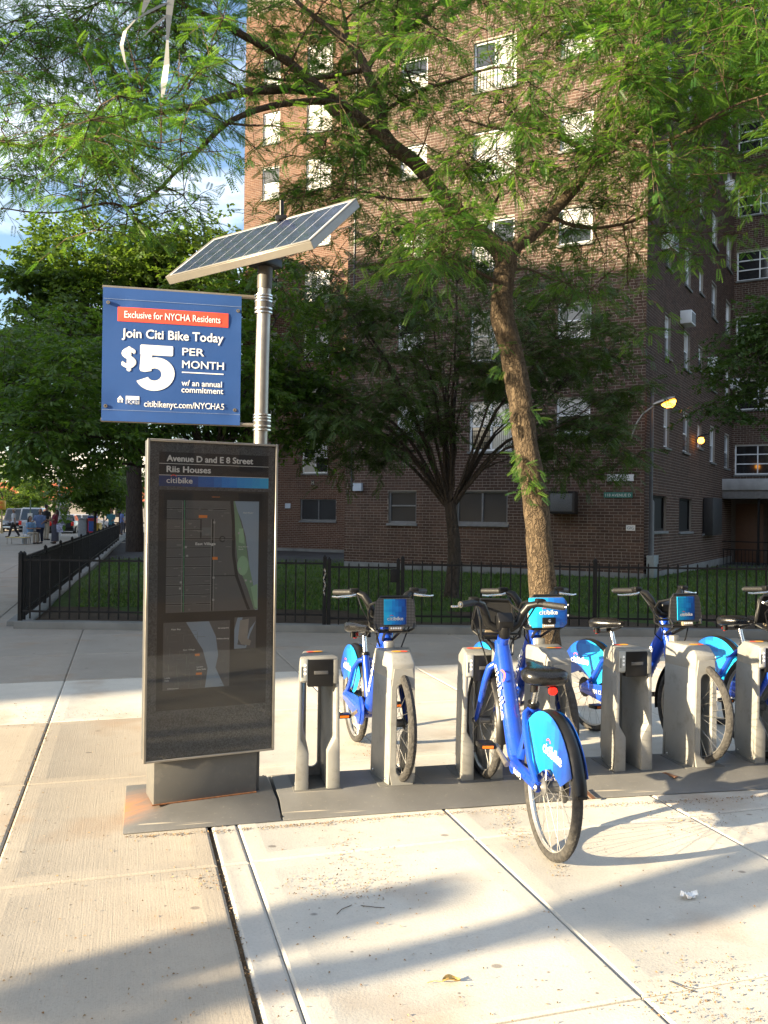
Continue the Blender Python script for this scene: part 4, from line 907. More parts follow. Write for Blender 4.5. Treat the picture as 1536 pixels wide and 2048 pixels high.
bband(148, 758, 637, 716, 0.062, 'red_band', PRINT_RED)
btext('Exclusive for NYCHA Residents', 184, 714, 697, 0.056, 0.012, PRINT_W, 0.001)
btext('Join Citi Bike Today', 172, 733, 804, 0.072, 0.026, PRINT_W)
btext('$', 172, 252, 968, 0.165, 0.035, PRINT_W); 
def big5():
    # bold rounded numeral built from its outline: bar, stem and bowl
    mb = MB(); P = lambda cx, cy: (lambda q: (q[0], bulge(*q) - 0.0025, q[1]))(bxz(cx, cy))
    mb.poly([P(x, y) for x, y in ((278, 846), (448, 857), (452, 862), (452, 906), (446, 912), (276, 902), (272, 896), (272, 852))])
    mb.poly([P(x, y) for x, y in ((276, 902), (338, 906), (332, 950), (335, 992), (300, 997), (276, 992), (270, 980))])
    oc, ic = (354, 1010), (352, 1012); n = 26
    for i in range(n):
        a, b = math.radians(-118 + 275 * i / n), math.radians(-118 + 275 * (i + 1) / n)
        f = lambda c, rx, ry, t: P(c[0] + rx * math.cos(t), c[1] + ry * math.sin(t))
        mb.quad(f(oc, 108, 92, a), f(oc, 108, 92, b), f(ic, 38, 34, b), f(ic, 38, 34, a))
    return mb
big5().build('numeral', PRINT_W, cloth, smooth=False, fixn=False)
btext('PER', 503, 625, 906, 0.062, 0.014, PRINT_W); btext('MONTH', 503, 737, 976, 0.062, 0.014, PRINT_W)
bband(502, 735, 997, 1003, 0.058, 'rule', PRINT_W, 4)
btext('w/ an annual', 501, 727, 1074, 0.048, 0.02, PRINT_W); btext('commitment', 501, 735, 1111, 0.048, 0.02, PRINT_W)
btext('citibikenyc.com/NYCHA5', 297, 742, 1188, 0.050, 0.018, PRINT_W)
bband(198, 271, 1128, 1172, 0.05, 'agency_mark', PRINT_W, 2); btext('DOT', 201, 269, 1171, 0.036, 0.02, BANNER, 0.001)
hs = MB()
for pts in ([(150, 1146), (168, 1126), (186, 1148)], [(154, 1149), (182, 1151), (182, 1164), (154, 1162)]): hs.poly([(lambda q: (q[0], bulge(*q) - 0.0025, q[1]))(bxz(*p)) for p in pts])
hs.build('house_mark', PRINT_W, cloth, smooth=False, fixn=False); btext('E', 163, 174, 1161, 0.018, 0.02, BANNER, 0.001)
for y0, sl in ((590, 0.063), (1200, 0.048)): bband(72, 832, y0, y0 + 2.0, sl, 'stitching', THREAD, 24)
for cx, cy in ((97, 614), (813, 660), (90, 1182), (802, 1212)):
    x, z = bxz(cx, cy); M_ = Matrix.Translation((x, bulge(x, z) - 0.004, z)) @ Matrix.Rotation(math.pi / 2, 4, 'X')
    MB().lathe([(0.004, 0.0), (0.004, 0.003), (0.0095, 0.003), (0.0105, 0.0), (0.0105, -0.003)], 14, M_, close=True).build('grommet', simple('grommet_brass', (0.30, 0.25, 0.18), 0.35, metal=0.8), ban)
for zz, r_ in ((bh + 0.002, 0.016), (-bh + 0.006, 0.016)):
    MB().tube([(-bw - 0.004, 0.014, zz), (bw + 0.10, 0.014, zz)], r_ * 0.75, 10).build('rod', simple('rod_taupe', (0.20, 0.18, 0.15), 0.45, metal=0.4), ban)

# ------------------------------------------------------------------ docks
def build_dock():
    t = thing('bike_dock', '', 'dock')
    def ring(z, sx, fo, fi, bo, bi): return [(sx * fo, -0.14, z), (sx * fi, -0.14, z), (sx * bi, 0.12, z), (sx * bo, 0.14, z)]
    for sx in (-1, 1):
        b = MB(); lv = [(0.0, 0.130, 0.052, 0.078, 0.052), (0.21, 0.126, 0.052, 0.076, 0.050), (0.29, 0.1245, 0.098, 0.075, 0.050), (0.615, 0.117, 0.096, 0.071, 0.046), (0.615, 0.117, 0.096, 0.071, 0.046)]
        b.loft([ring(z, sx, *q) for z, *q in lv[:4]]); b.build('side_wall', DOCK, t, bev=0.007)
    # back plate with a rounded slot
    n = 28; sw_, z0, z1 = 0.036, 0.055, 0.585
    def slot(y, g=0.0):
        p = []
        for k in range(n):
            a = 2 * math.pi * k / n; x, zz = math.cos(a) * (sw_ + g), math.sin(a) * (sw_ + g); p.append((x, y, (z1 - sw_ if zz >= 0 else z0 + sw_) + zz))
        return p
    def outer(y):
        p = []
        for k in range(n):
            a = 2 * math.pi * k / n; c, s_ = math.cos(a), math.sin(a); m = max(abs(c), abs(s_)); x = c / m; z = s_ / m
            zz = 0.002 if z < -0.999 else (0.672 if z > 0.999 else (0.32 + z * 0.30)); hw = 0.0765 - 0.0085 * zz / 0.62; p.append((x * hw, y, zz))
        return p
    b = MB(); b.loft([outer(0.125), outer(0.152), slot(0.152, 0.006), slot(0.146, 0.0), slot(0.125, 0.0), outer(0.125)], cap=False); b.build('back_plate', DOCK, t, bev=0.0)
    # head with cover
    h = MB(); pl = lambda z, f, bk, y0, y1: [(-f, y0, z), (f, y0, z), (bk, y1, z), (-bk, y1, z)]
    h.loft([pl(0.607, 0.1165, 0.0705, -0.138, 0.1395), pl(0.70, 0.1145, 0.0685, -0.142, 0.14), pl(0.752, 0.110, 0.060, -0.142, 0.085)]); hd_ = h.build('head', DOCK, t, bev=0.008)
    MB().bx(-0.063, 0.079, -0.1475, -0.10, 0.585, 0.738).build('lock_recess', BLACK_PL, hd_, bev=0.003)
    for sx in (-1, 1):
        for yy, zz in ((-0.09, 0.03), (0.09, 0.03)):
            k_ = 0.5 + 0.5 * (yy + 0.14) / 0.28; MB().lathe([(0.010, 0), (0.010, 0.003), (0.006, 0.006)], 6, Matrix.Translation((sx * (0.129 - 0.052 * (yy + 0.14) / 0.28), yy, zz)) @ Matrix.Rotation(sx * math.pi / 2, 4, 'Y')).build('bolt', STEEL, t)
        MB().loft([[(sx * (0.1305 - 0.052 * (y_ + 0.14) / 0.28 - 0.0135 * z_ / 0.615), y_, z_) for y_, z_ in ((-0.118, 0.02), (-0.114, 0.02), (-0.114, 0.60), (-0.118, 0.60))], [(sx * (0.1275 - 0.052 * (y_ + 0.14) / 0.28 - 0.0135 * z_ / 0.615), y_, z_) for y_, z_ in ((-0.118, 0.02), (-0.114, 0.02), (-0.114, 0.60), (-0.118, 0.60))]]).build('seam', BLACK_PL, t, smooth=False)
    MB().bx(-0.135, 0.135, -0.15, 0.155, -0.004, 0.006).build('foot', simple('foot_grey', (0.09, 0.088, 0.08), 0.6), t, bev=0.002)
    MB().bx(-0.03, 0.05, -0.156, -0.1475, 0.655, 0.675).build('latch', simple('latch_grey', (0.10, 0.10, 0.10), 0.4, metal=0.5), hd_, bev=0.003)
    kp = MB().bx(-0.108, -0.066, -0.149, -0.139, 0.618, 0.742).build('keypad', simple('keypad_grey', (0.34, 0.345, 0.32), 0.5), hd_, bev=0.003)
    for k in range(3): MB().lathe([(0.008, 0), (0.007, 0.002)], 10, Matrix.Translation((-0.080, -0.1495, 0.708 - 0.024 * k)) @ Matrix.Rotation(math.pi / 2, 4, 'X')).build('lamp', PRINT_W, kp)
    MB().bx(-0.101, -0.097, -0.151, -0.149, 0.64, 0.70).build('card_slot', BLACK_PL, kp)
    MB().bx(0.082, 0.110, -0.150, -0.139, 0.60, 0.735).build('corner_pad', simple('corner_grey', (0.12, 0.12, 0.115), 0.5), hd_, bev=0.004)
    # round sticker pair on the sloping top, towards the back
    for dx, m_, lz in ((-0.022, PRINT_RED, 0.0), (0.016, PRINT_YEL, 0.0006)):
        a = math.atan2(-0.052, 0.055 + 0.17)
        mm = MB(); mm.poly([(dx + 0.030 * math.cos(q), 0.024 * math.sin(q), 0) for q in [2 * math.pi * k / 20 for k in range(20)]])
        o = mm.build('sticker', m_, hd_, smooth=False, fixn=False); o.location = (0, 0.03, 0.7545 + lz)
    return t
dock0 = build_dock()
D0 = Vector((-0.385, 4.935, 0)); DS = 0.489
def dock_pos(i): return D0 + AV * (DS * i)
dl = ['empty taupe dock nearest the kiosk with its open fork facing us', 'taupe dock holding the bike nearest the kiosk by its front wheel', 'dock that holds the blue bike parked on our side', 'dock partly hidden behind the front bike, wheel poking out of its slot', 'empty scuffed dock right of the front bike with open fork', 'tall sunlit dock with a tyre bulging from its slot on the right', 'dock cut by the right edge of the picture', 'dock beyond the right edge holding the farthest bike']
docks = []
for i in range(8):
    back = i % 2 == 1; p = dock_pos(i); loc = (p.x, p.y, PZ - 0.002); rot = (0, 0, AX + (math.pi if back else 0))
    if i == 0: d_ = dock0; d_.location = loc; d_.rotation_euler = rot
    else: d_ = dup(dock0, loc, rot)
    d_['label'] = dl[i]; d_['group'] = 'docks of the bike station'; docks.append(d_)

# ------------------------------------------------------------------ bikes (x forward, origin at rear tyre contact)
WR_, WB = 0.335, 1.10
def wheel_meshes(front):
    M = Matrix.Rotation(math.pi / 2, 4, 'X'); n = 56
    ty = MB(); prof = [(WR_ - 0.024 + 0.024 * math.cos(a), 0.0245 * math.sin(a)) for a in [2 * math.pi * k / 12 for k in range(12)]]; ty.lathe(prof, n, M, close=True)
    rm = MB(); rm.lathe([(0.288, -0.013), (0.309, -0.015), (0.312, -0.010), (0.312, 0.010), (0.309, 0.015), (0.288, 0.013), (0.282, 0.0)], n, M, close=True)
    hb = MB(); hr = 0.040 if not front else 0.034; hb.lathe([(0.008, -0.06), (0.02, -0.05), (hr, -0.042), (hr, -0.034), (hr * 0.7, -0.03), (hr * 0.7, 0.03), (hr, 0.034), (hr, 0.042), (0.02, 0.05), (0.008, 0.06)], 20, M)
    sp_ = MB(); ns = 32
    for k in range(ns):
        a = 2 * math.pi * k / ns; s_ = 1 if k % 2 else -1; c = a + (0.55 if (k // 2) % 2 else -0.55)
        sp_.tube([(hr * 0.95 * math.cos(c), s_ * 0.036, hr * 0.95 * math.sin(c)), (0.286 * math.cos(a), s_ * 0.004, 0.286 * math.sin(a))], 0.0013, 4)
    return ty.mesh('tyre', RUBBER), rm.mesh('rim', simple('rim_grey', (0.50, 0.49, 0.46), 0.32, metal=0.75)), hb.mesh('hub', simple('hub_grey', (0.16, 0.16, 0.16), 0.4, metal=0.6)), sp_.mesh('spokes', simple('spoke_steel', (0.34, 0.33, 0.31), 0.35, metal=0.8), smooth=False)
WF, WRr = wheel_meshes(True), wheel_meshes(False)
def fender(cx, a0, a1, r=0.362, w=0.032, n=22, drop=0.018):
    mb = MB(); V = []; m = 7; th = 0.003
    for sgn in (0, 1):
        for i in range(n + 1):
            a = math.radians(a0 + (a1 - a0) * i / n)
            for j in range(m):
                q = -1 + 2 * j / (m - 1); rr = r - drop * q * q - th * sgn
                V.append((cx + rr * math.cos(a), w * q * (1 - 0.06 * sgn), WR_ + rr * math.sin(a)))
    k = (n + 1) * m; f = []
    for i in range(n):
        for j in range(m - 1):
            a = i * m + j; f.append((a, a + 1, a + m + 1, a + m)); f.append((k + a, k + a + m, k + a + m + 1, k + a + 1))
    for i in range(n):
        for j in (0, m - 1): a = i * m + j; f.append((a, a + m, k + a + m, k + a))
    for i in (0, n):
        for j in range(m - 1): a = i * m + j; f.append((a, a + 1, k + a + 1, k + a))
    mb.v = V; mb.f = f; return mb
def build_bike():
    t = thing('rental_bike', '', 'bicycle')
    for nm, x, W in (('rear_wheel', 0, WRr), ('front_wheel', WB, WF)):
        w = link(nm, W[0], t, (x, 0, WR_)); w.name = nm
        link('rim', W[1], w); link('hub', W[2], w); link('spokes', W[3], w)
    f = MB()
    f.tube([(0.862, 0, 0.862), (0.82, 0, 0.795), (0.74, 0, 0.672), (0.64, 0, 0.52), (0.555, 0, 0.405), (0.49, 0, 0.335), (0.43, 0, 0.300)], [0.040, 0.048, 0.050, 0.050, 0.052, 0.056, 0.050], 14, flat=0.84)
    f.tube([(0.885, 0, 0.735), (0.838, 0, 0.865), (0.826, 0, 0.895)], [0.034, 0.034, 0.036], 14)
    f.tube([(0.43, 0, 0.30), (0.385, 0, 0.42), (0.30, 0, 0.650)], [0.034, 0.028, 0.026], 12)
    f.lathe([(0.046, -0.05), (0.048, -0.045), (0.048, 0.045), (0.046, 0.05)], 18, Matrix.Translation((0.43, 0, 0.295)) @ Matrix.Rotation(math.pi / 2, 4, 'X'))
    frm = f.build('frame', BLUE, t)
    for s in (-1, 1):
        c = MB(); c.tube([(0.42, s * 0.035, 0.305), (0.34, s * 0.058, 0.318), (0.15, s * 0.066, 0.338), (0.0, s * 0.068, WR_)], [0.030, 0.032, 0.030, 0.026], 10, flat=1.0); c.build('chain_stay', BLUE, t)
        c = MB(); c.tube([(0.312, s * 0.018, 0.615), (0.285, s * 0.045, 0.605), (0.22, s * 0.066, 0.545), (0.12, s * 0.070, 0.42), (0.0, s * 0.070, WR_)], [0.018, 0.017, 0.016, 0.015, 0.018], 10); c.build('seat_stay', BLUE, t)
        MB().tube([(0.893, s * 0.02, 0.722), (0.905, s * 0.046, 0.70), (0.945, s * 0.056, 0.62), (1.02, s * 0.056, 0.47), (WB, s * 0.054, WR_)], [0.022, 0.022, 0.020, 0.017, 0.014], 10).build('fork_blade', BLUE, t)
        MB().lathe([(0.018, 0), (0.020, 0.006), (0.014, 0.012)], 12, Matrix.Translation((0, s * 0.078, WR_)) @ Matrix.Rotation(-s * math.pi / 2, 4, 'X')).build('axle_nut', STEEL, t)
        MB().lathe([(0.016, 0), (0.018, 0.006), (0.010, 0.014)], 12, Matrix.Translation((WB, s * 0.062, WR_)) @ Matrix.Rotation(-s * math.pi / 2, 4, 'X')).build('axle_nut', STEEL, t)
        # coloured skirt guard over the rear wheel
        pg = [(0.352 * math.cos(math.radians(a)), WR_ + 0.352 * math.sin(math.radians(a))) for a in range(28, 163, 9)] + [(-0.20, WR_ + 0.075), (-0.08, WR_ + 0.115), (0.02, WR_ + 0.075), (0.10, WR_ + 0.02), (0.20, WR_ + 0.06)]
        g_ = MB().prism(pg, s * 0.0375, s * 0.0405, 'y').build('skirt_guard', PIX_GUARD, t, smooth=False)
        lw_, la_ = logo(-0.20, 0.03, 0.50, 0.075)
        for m_, mt, nm in ((lw_, PRINT_W, 'lettering'), (la_, PRINT_RED, 'logo_arch')):
            if s > 0: m_.v = [(-p[0] - 0.17, 0.0415 - p[1], p[2]) for p in m_.v]
            else: m_.v = [(p[0], p[1] - 0.0415, p[2]) for p in m_.v]
            m_.build(nm, mt, g_, smooth=False, fixn=False)
        # wordmark along the big tube
        lw_, la_ = logo(-0.18, 0.14, -0.018, 0.075)
        d = Vector((0.82 - 0.555, 0, 0.795 - 0.405)).normalized(); up = Vector((-d.z, 0, d.x))
        for m_, mt, nm in ((lw_, PRINT_W, 'lettering'), (la_, PRINT_RED, 'logo_arch')):
            o = Vector((0.69, 0, 0.595))
            m_.v = [tuple(o + (d * (p[0] if s < 0 else -p[0] - 0.0) + up * p[2]) + Vector((0, s * (0.0525 - p[1] - 5.0 * p[2] ** 2), 0))) for p in m_.v]
            m_.build(nm, mt, frm, smooth=False, fixn=False)
        # crank and pedal
        ca = math.radians(200 if s < 0 else 20); cx, cz = 0.43 + 0.165 * math.cos(ca), 0.295 + 0.165 * math.sin(ca)
        MB().tube([(0.43, s * 0.075, 0.295), ((0.43 + cx) / 2, s * 0.085, (0.295 + cz) / 2), (cx, s * 0.092, cz)], [0.017, 0.014, 0.013], 8).build('crank_arm', ALU, t)
        pd = MB().box((cx, s * 0.148, cz), (0.085, 0.092, 0.028)).build('pedal', BLACK_PL, t, bev=0.006)
        for dx in (-0.0435, 0.0435): MB().box((cx + dx, s * 0.148, cz), (0.004, 0.060, 0.014)).build('reflector', ORANGE_REFL, pd)
    MB().lathe([(0.02, -0.012), (0.088, -0.010), (0.094, 0.0), (0.088, 0.010), (0.02, 0.012)], 24, Matrix.Translation((0.43, -0.064, 0.295)) @ Matrix.Rotation(math.pi / 2, 4, 'X')).build('chain_guard', simple('chain_guard_blue', (0.007, 0.045, 0.33), 0.35, coat=0.4), t)
    MB().prism([(0.43, 0.205), (0.47, 0.23), (0.50, 0.30), (0.46, 0.375), (0.40, 0.385), (0.02, 0.372), (-0.035, 0.345), (-0.03, 0.30), (0.02, 0.295), (0.36, 0.235)], -0.084, -0.070, 'y').build('chain_case', BLUE, t, bev=0.004)
    MB().lathe([(0.05, -0.004), (0.075, 0.0), (0.05, 0.004)], 20, Matrix.Translation((0, -0.060, WR_)) @ Matrix.Rotation(math.pi / 2, 4, 'X')).build('drum', BLACK_PL, t)
    rf = fender(0, 12, 166).build('rear_fender', BLACK_PL, t, ang=70)
    MB().box((-0.352, 0, WR_ + 0.082), (0.008, 0.045, 0.016)).build('fender_flap', BLACK_PL, rf, bev=0.003)
    fender(WB, 74, 186, r=0.360, w=0.030).build('front_fender', BLACK_PL, t, ang=70)
    # saddle
    MB().tube([(0.300, 0, 0.648), (0.272, 0, 0.735), (0.262, 0, 0.770)], 0.0165, 12).build('seat_post', STEEL, t)
    MB().lathe([(0.031, -0.012), (0.031, 0.012)], 14, Matrix.Translation((0.301, 0, 0.650)) @ Matrix.Rotation(-0.36, 4, 'Y')).build('seat_clamp', BLACK_PL, t, bev=0.003)
    sd = MB(); rg = []
    for x, w, zt_, zb in ((0.105, 0.035, 0.835, 0.800), (0.118, 0.082, 0.848, 0.790), (0.155, 0.108, 0.858, 0.780), (0.205, 0.104, 0.856, 0.785), (0.255, 0.070, 0.846, 0.795), (0.305, 0.042, 0.842, 0.800), (0.355, 0.030, 0.842, 0.806), (0.380, 0.018, 0.836, 0.812)):
        cz, hz = (zt_ + zb) / 2, (zt_ - zb) / 2
        rg.append([(x, w * math.copysign(abs(math.cos(a)) ** 0.75, math.cos(a)), cz + hz * math.copysign(abs(math.sin(a)) ** 0.7, math.sin(a)) - (0.010 * (1 - abs(math.cos(a))) if math.sin(a) > 0 and x < 0.25 else 0)) for a in [2 * math.pi * k / 18 for k in range(18)]])
    rg = [[(0.23 + (x - 0.23) * 1.10, y * 1.10, 0.78 + (z - 0.78) * 1.22) for x, y, z in q] for q in rg]
    sd.loft(rg); sad = sd.build('saddle', SADDLE, t, ang=60)
    for s in (-1, 1):
        MB().tube([(0.16, s * 0.055, 0.790), (0.16, s * 0.055, 0.752)], 0.020, 10).build('spring', BLACK_PL, sad)
        MB().tube([(0.14, s * 0.05, 0.758), (0.24, s * 0.022, 0.765), (0.36, s * 0.01, 0.805)], 0.005, 6).build('rail', BLACK_PL, sad)
    MB().lathe([(0.020, -0.012), (0.024, 0.0), (0.018, 0.014)], 12, Matrix.Translation((0.128, -0.03, 0.765)) @ Matrix.Rotation(math.pi / 2, 4, 'Y')).build('rear_reflector', RED_REFL, sad)
    # bars
    MB().tube([(0.832, 0, 0.885), (0.818, 0, 0.925), (0.822, 0, 0.945)], [0.030, 0.034, 0.036], 12).build('stem', BLACK_PL, t)
    hb = MB(); L_ = [(0.840, 0.0, 0.935), (0.850, 0.05, 0.940), (0.858, 0.09, 0.965), (0.850, 0.115, 1.03), (0.830, 0.14, 1.075), (0.795, 0.18, 1.092), (0.75, 0.235, 1.094), (0.70, 0.295, 1.092)]
    hb.tube([(x, -y, z) for x, y, z in L_[::-1]] + L_[1:], [0.013, 0.0145, 0.019, 0.023, 0.024, 0.024, 0.024, 0.024, 0.024, 0.024, 0.024, 0.023, 0.019, 0.0145, 0.013], 10); bar = hb.build('handlebar', simple('bar_black', (0.008, 0.008, 0.008), 0.38, spec=0.3), t)
    for s in (-1, 1):
        MB().tube([(0.772, s * 0.208, 1.094), (0.694, s * 0.302, 1.092)], [0.0185, 0.0175], 12).build('grip', BLACK_SOFT, bar)
        MB().lathe([(0.008, 0), (0.010, 0.006), (0.004, 0.012)], 8, Matrix.Translation((0.690, s * 0.307, 1.092)) @ Matrix.Rotation(s * math.pi / 2, 4, 'X')).build('bar_end', STEEL, bar)
        MB().tube([(0.815, s * 0.19, 1.080), (0.825, s * 0.22, 1.074), (0.79, s * 0.30, 1.066), (0.775, s * 0.33, 1.068)], [0.010, 0.008, 0.006, 0.006], 8).build('brake_lever', STEEL, bar)
        MB().box((0.80, s * 0.195, 1.105), (0.05, 0.055, 0.03)).build('shifter', BLACK_PL, bar, bev=0.008)
    MB().tube([(0.82, -0.18, 1.08), (0.90, -0.17, 1.0), (0.92, -0.08, 0.84), (0.86, -0.045, 0.76), (0.80, -0.05, 0.80), (0.83, -0.06, 0.9)], 0.0045, 6).build('cable', BLACK_PL, t)
    MB().tube([(0.82, 0.18, 1.08), (0.93, 0.16, 0.98), (0.96, 0.07, 0.78), (0.93, 0.05, 0.70)], 0.0045, 6).build('cable', BLACK_PL, t)
    MB().prism([(0.80, 0.930), (0.87, 0.945), (0.88, 1.00), (0.83, 1.035), (0.79, 0.985)], -0.045, 0.045, 'y').build('console', BLACK_PL, t, bev=0.008)
    # front carrier frame
    fr_ = MB(); z0, z1, x0 = 0.865, 1.075, 1.035
    loop = [(x0 + 0.02, -0.115, z0 + 0.02), (x0, -0.125, z0 + 0.06), (x0, -0.110, z1 - 0.03), (x0, -0.085, z1), (x0, 0.085, z1), (x0, 0.110, z1 - 0.03), (x0, 0.125, z0 + 0.06), (x0 + 0.02, 0.115, z0 + 0.02), (x0 - 0.02, 0.09, z0), (x0 - 0.02, -0.09, z0), (x0 + 0.02, -0.115, z0 + 0.02)]
    fr_.tube(loop, 0.0085, 8)
    for s in (-1, 1):
        fr_.tube([(x0, s * 0.110, z1 - 0.03), (0.94, s * 0.125, z1 - 0.05), (0.89, s * 0.125, z1 - 0.10), (0.88, s * 0.115, z0 + 0.02), (0.92, s * 0.09, z0 - 0.005), (x0 - 0.02, s * 0.09, z0)], 0.0075, 8)
        fr_.tube([(0.87, s * 0.028, 0.80), (0.93, s * 0.04, 0.83), (x0 - 0.03, s * 0.05, z0)], 0.009, 8)
    fr_.tube([(0.885, -0.12, 0.90), (0.885, 0.12, 0.90)], 0.0075, 8)
    fr_.build('carrier', simple('carrier_black', (0.010, 0.010, 0.010), 0.33, spec=0.4), t)
    MB().bx(0.90, x0, -0.085, 0.085, z0 - 0.002, z0 + 0.008).build('carrier_floor', BLACK_PL, t, bev=0.003)
    ls = MB().box((x0 + 0.022, 0, z0 + 0.022), (0.022, 0.082, 0.026)).build('light', simple('light_housing', (0.20, 0.16, 0.11), 0.4), t, bev=0.003)
    for k in range(5): MB().lathe([(0.006, 0), (0.005, 0.003)], 8, Matrix.Translation((x0 + 0.033, -0.028 + 0.014 * k, z0 + 0.024)) @ Matrix.Rotation(math.pi / 2, 4, 'Y')).build('bulb', PRINT_W, ls)
    MB().bx(0.905, 0.955, -0.025, 0.025, 0.72, 0.80).build('dock_lug', simple('lug_grey', (0.30, 0.30, 0.28), 0.4, metal=0.5), t, bev=0.006)
    return t
def panel(bike, full):
    """advert panel on the front of the carrier, facing forward"""
    x0, z0, z1 = 1.046, 0.895, 1.068
    if not full:
        pn = MB(); pn.loft([[(x0 - 0.004, y, z) for y, z in ((-0.134, z0), (0.134, z0), (0.116, z1 - 0.015), (0.098, z1), (-0.098, z1), (-0.116, z1 - 0.015))], [(x0, y, z) for y, z in ((-0.134, z0), (0.134, z0), (0.116, z1 - 0.015), (0.098, z1), (-0.098, z1), (-0.116, z1 - 0.015))]])
        pa = pn.build('front_panel', MATS.get('perforated') or perforated(), bike, smooth=False)
        pl = MB().bx(-0.07, 0.07, -0.003, 0.0, -0.076, 0.076).build('poster', PIX_PANEL, pa, smooth=False); pl.location = (x0 + 0.001, 0, (z0 + z1) / 2 + 0.004)
        w, h, lz = 0.10, 0.030, -0.050
    else:
        pts = [(-0.105, -0.095), (0.105, -0.095), (0.128, -0.070), (0.128, 0.065), (0.105, 0.092), (-0.128, 0.092), (-0.128, -0.07)]
        pa = MB().prism(pts, -0.012, 0.0, 'y').build('front_panel', PIX_WIDE, bike, bev=0.005); pl = pa; pl.location = (x0 + 0.004, 0, 0.97)
        lb = MB().bx(-0.044, 0.044, -0.026, -0.012, -0.070, -0.030).build('lock_box', BLACK_PL, pa, bev=0.003)
        MB().lathe([(0.010, 0), (0.010, 0.004), (0.004, 0.006)], 10, Matrix.Translation((0, -0.026, -0.05)) @ Matrix.Rotation(math.pi / 2, 4, 'X')).build('lock_dial', STEEL, lb)
        for sx, zz in ((0.134, 0.045), (0.134, -0.02)): MB().box((sx, -0.004, zz), (0.012, 0.012, 0.012)).build('clip', PRINT_W, pa, bev=0.002)
        w, h, lz = 0.125, 0.040, -0.012
    pl.rotation_euler = (0, 0, math.pi / 2)
    lw_, la_ = logo(-w / 2, w / 2, lz, h); y = -0.0045 if not full else -0.0135
    for m_, mt, nm in ((lw_, PRINT_W, 'lettering'), (la_, PRINT_RED, 'logo_arch')):
        m_.v = [(p[0], p[1] + y, p[2]) for p in m_.v]; m_.build(nm, mt, pl, smooth=False, fixn=False)
def perforated():
    t = NT('perforated_black'); v = t.pos('obj'); vo = t.new('ShaderNodeTexVoronoi'); vo.inputs['Scale'].default_value = 110; vo.inputs['Randomness'].default_value = 0.0; t.ln(v, vo.inputs['Vector'])
    t.col(t.ramp(vo.outputs['Distance'], [(0.30, (0.20, 0.19, 0.18)), (0.40, (0.02, 0.02, 0.02))])); t.set(Roughness=0.4); MATS['perforated'] = t.m; return t.m
def place_bike(o, F, Rr, lean=0.0, zf=0.055):
    """F, Rr: ground points of the front and rear tyre"""
    d = (Vector((F[0], F[1], 0)) - Vector((Rr[0], Rr[1], 0))); a = math.atan2(d.y, d.x)
    o.location = (Rr[0], Rr[1], 0.0); o.rotation_euler = Euler((lean, -math.asin(zf / WB), a), 'XYZ')
bike0 = build_bike()
blab = {1: 'blue bike docked nearest the kiosk, front panel facing us', 2: 'blue bike parked on our side in the foreground, seen from behind', 3: 'shaded blue bike behind the front bike with an all blue front panel', 5: 'blue bike in the tall right dock with bars turned to the left', 6: 'bike cut off by the right edge, parked on our side', 7: 'farthest bike at right, its saddle behind the tall dock'}
bikes = {}
for i in (2, 1, 3, 5, 6, 7):
    b_ = bike0 if i == 2 else dup(bike0)
    b_['label'] = blab[i]; b_['group'] = 'rental bikes at the station'; bikes[i] = b_
    p = dock_pos(i)
    if i in (2, 6):
        fr0 = p - NV * 0.05; rr = fr0 + NV * WB + AV * 0.12
        if i == 2: rr = Vector((0.800, 4.06, 0)); fr0 = rr + Vector((-0.175, 0.985, 0)).normalized() * WB
    else:
        sk = {1: -0.04, 3: -0.02, 5: -0.16, 7: -0.05}[i]
        fr0 = p + NV * 0.04; rr = fr0 - NV * WB * math.cos(sk) + AV * WB * math.sin(sk)
    place_bike(b_, fr0, rr, {2: 0.03, 6: 0.03}.get(i, 0.0))
    panel(b_, i == 3)
# fleet numbers on the stays
for i, num in ((5, '03112'), (2, '06075')):
    for s in (-1, 1):
        t_ = fit_text(num, 0.15, 0.26, 0.315, 0.04, 0.01); t_.v = [((p[0] if s < 0 else 0.41 - p[0]), s * (0.0995 - p[1]), p[2]) for p in t_.v]
        t_.build('fleet_number', PRINT_W2, bikes[i], smooth=False, fixn=False)
# ------------------------------------------------------------------ trees
def pinnate(n, L, l, w, droop=0.18):
    q = []
    for i in range(n):
        x = L * (0.14 + 0.86 * i / n); z = -droop * L * (x / L) ** 2; sc = 1.0 - 0.35 * abs(i / (n - 1) - 0.4)
        for s in (-1, 1):
            ll = l * sc; a = 0.45
            dx, dy = math.sin(a), math.cos(a) * s
            c0 = np.array([x, 0, z]); d = np.array([dx, dy, -0.25]); p = np.array([dy * s, -dx * s, 0.0])
            q.append([c0, c0 + d * ll * 0.5 + p * w * 0.5, c0 + d * ll, c0 + d * ll * 0.5 - p * w * 0.5])
    return np.array(q)
def spray(n, L, l, w, seed):
    """a short shoot with simple pointed leaves"""
    r = np.random.default_rng(seed); q = []
    for i in range(n):
        a = r.uniform(-1.3, 1.3); x = L * (0.1 + 0.9 * i / n); c0 = np.array([x, 0, 0.0]); d = np.array([math.cos(a), math.sin(a), r.uniform(-0.7, 0.2)]); d /= np.linalg.norm(d)
        p = np.cross(d, np.array([r.normal(0, .4), r.normal(0, .4), 1.0])); p /= np.linalg.norm(p); ll = l * r.uniform(0.7, 1.15)
        q.append([c0, c0 + d * ll * 0.45 + p * w * 0.5, c0 + d * ll, c0 + d * ll * 0.45 - p * w * 0.5])
    return np.array(q)
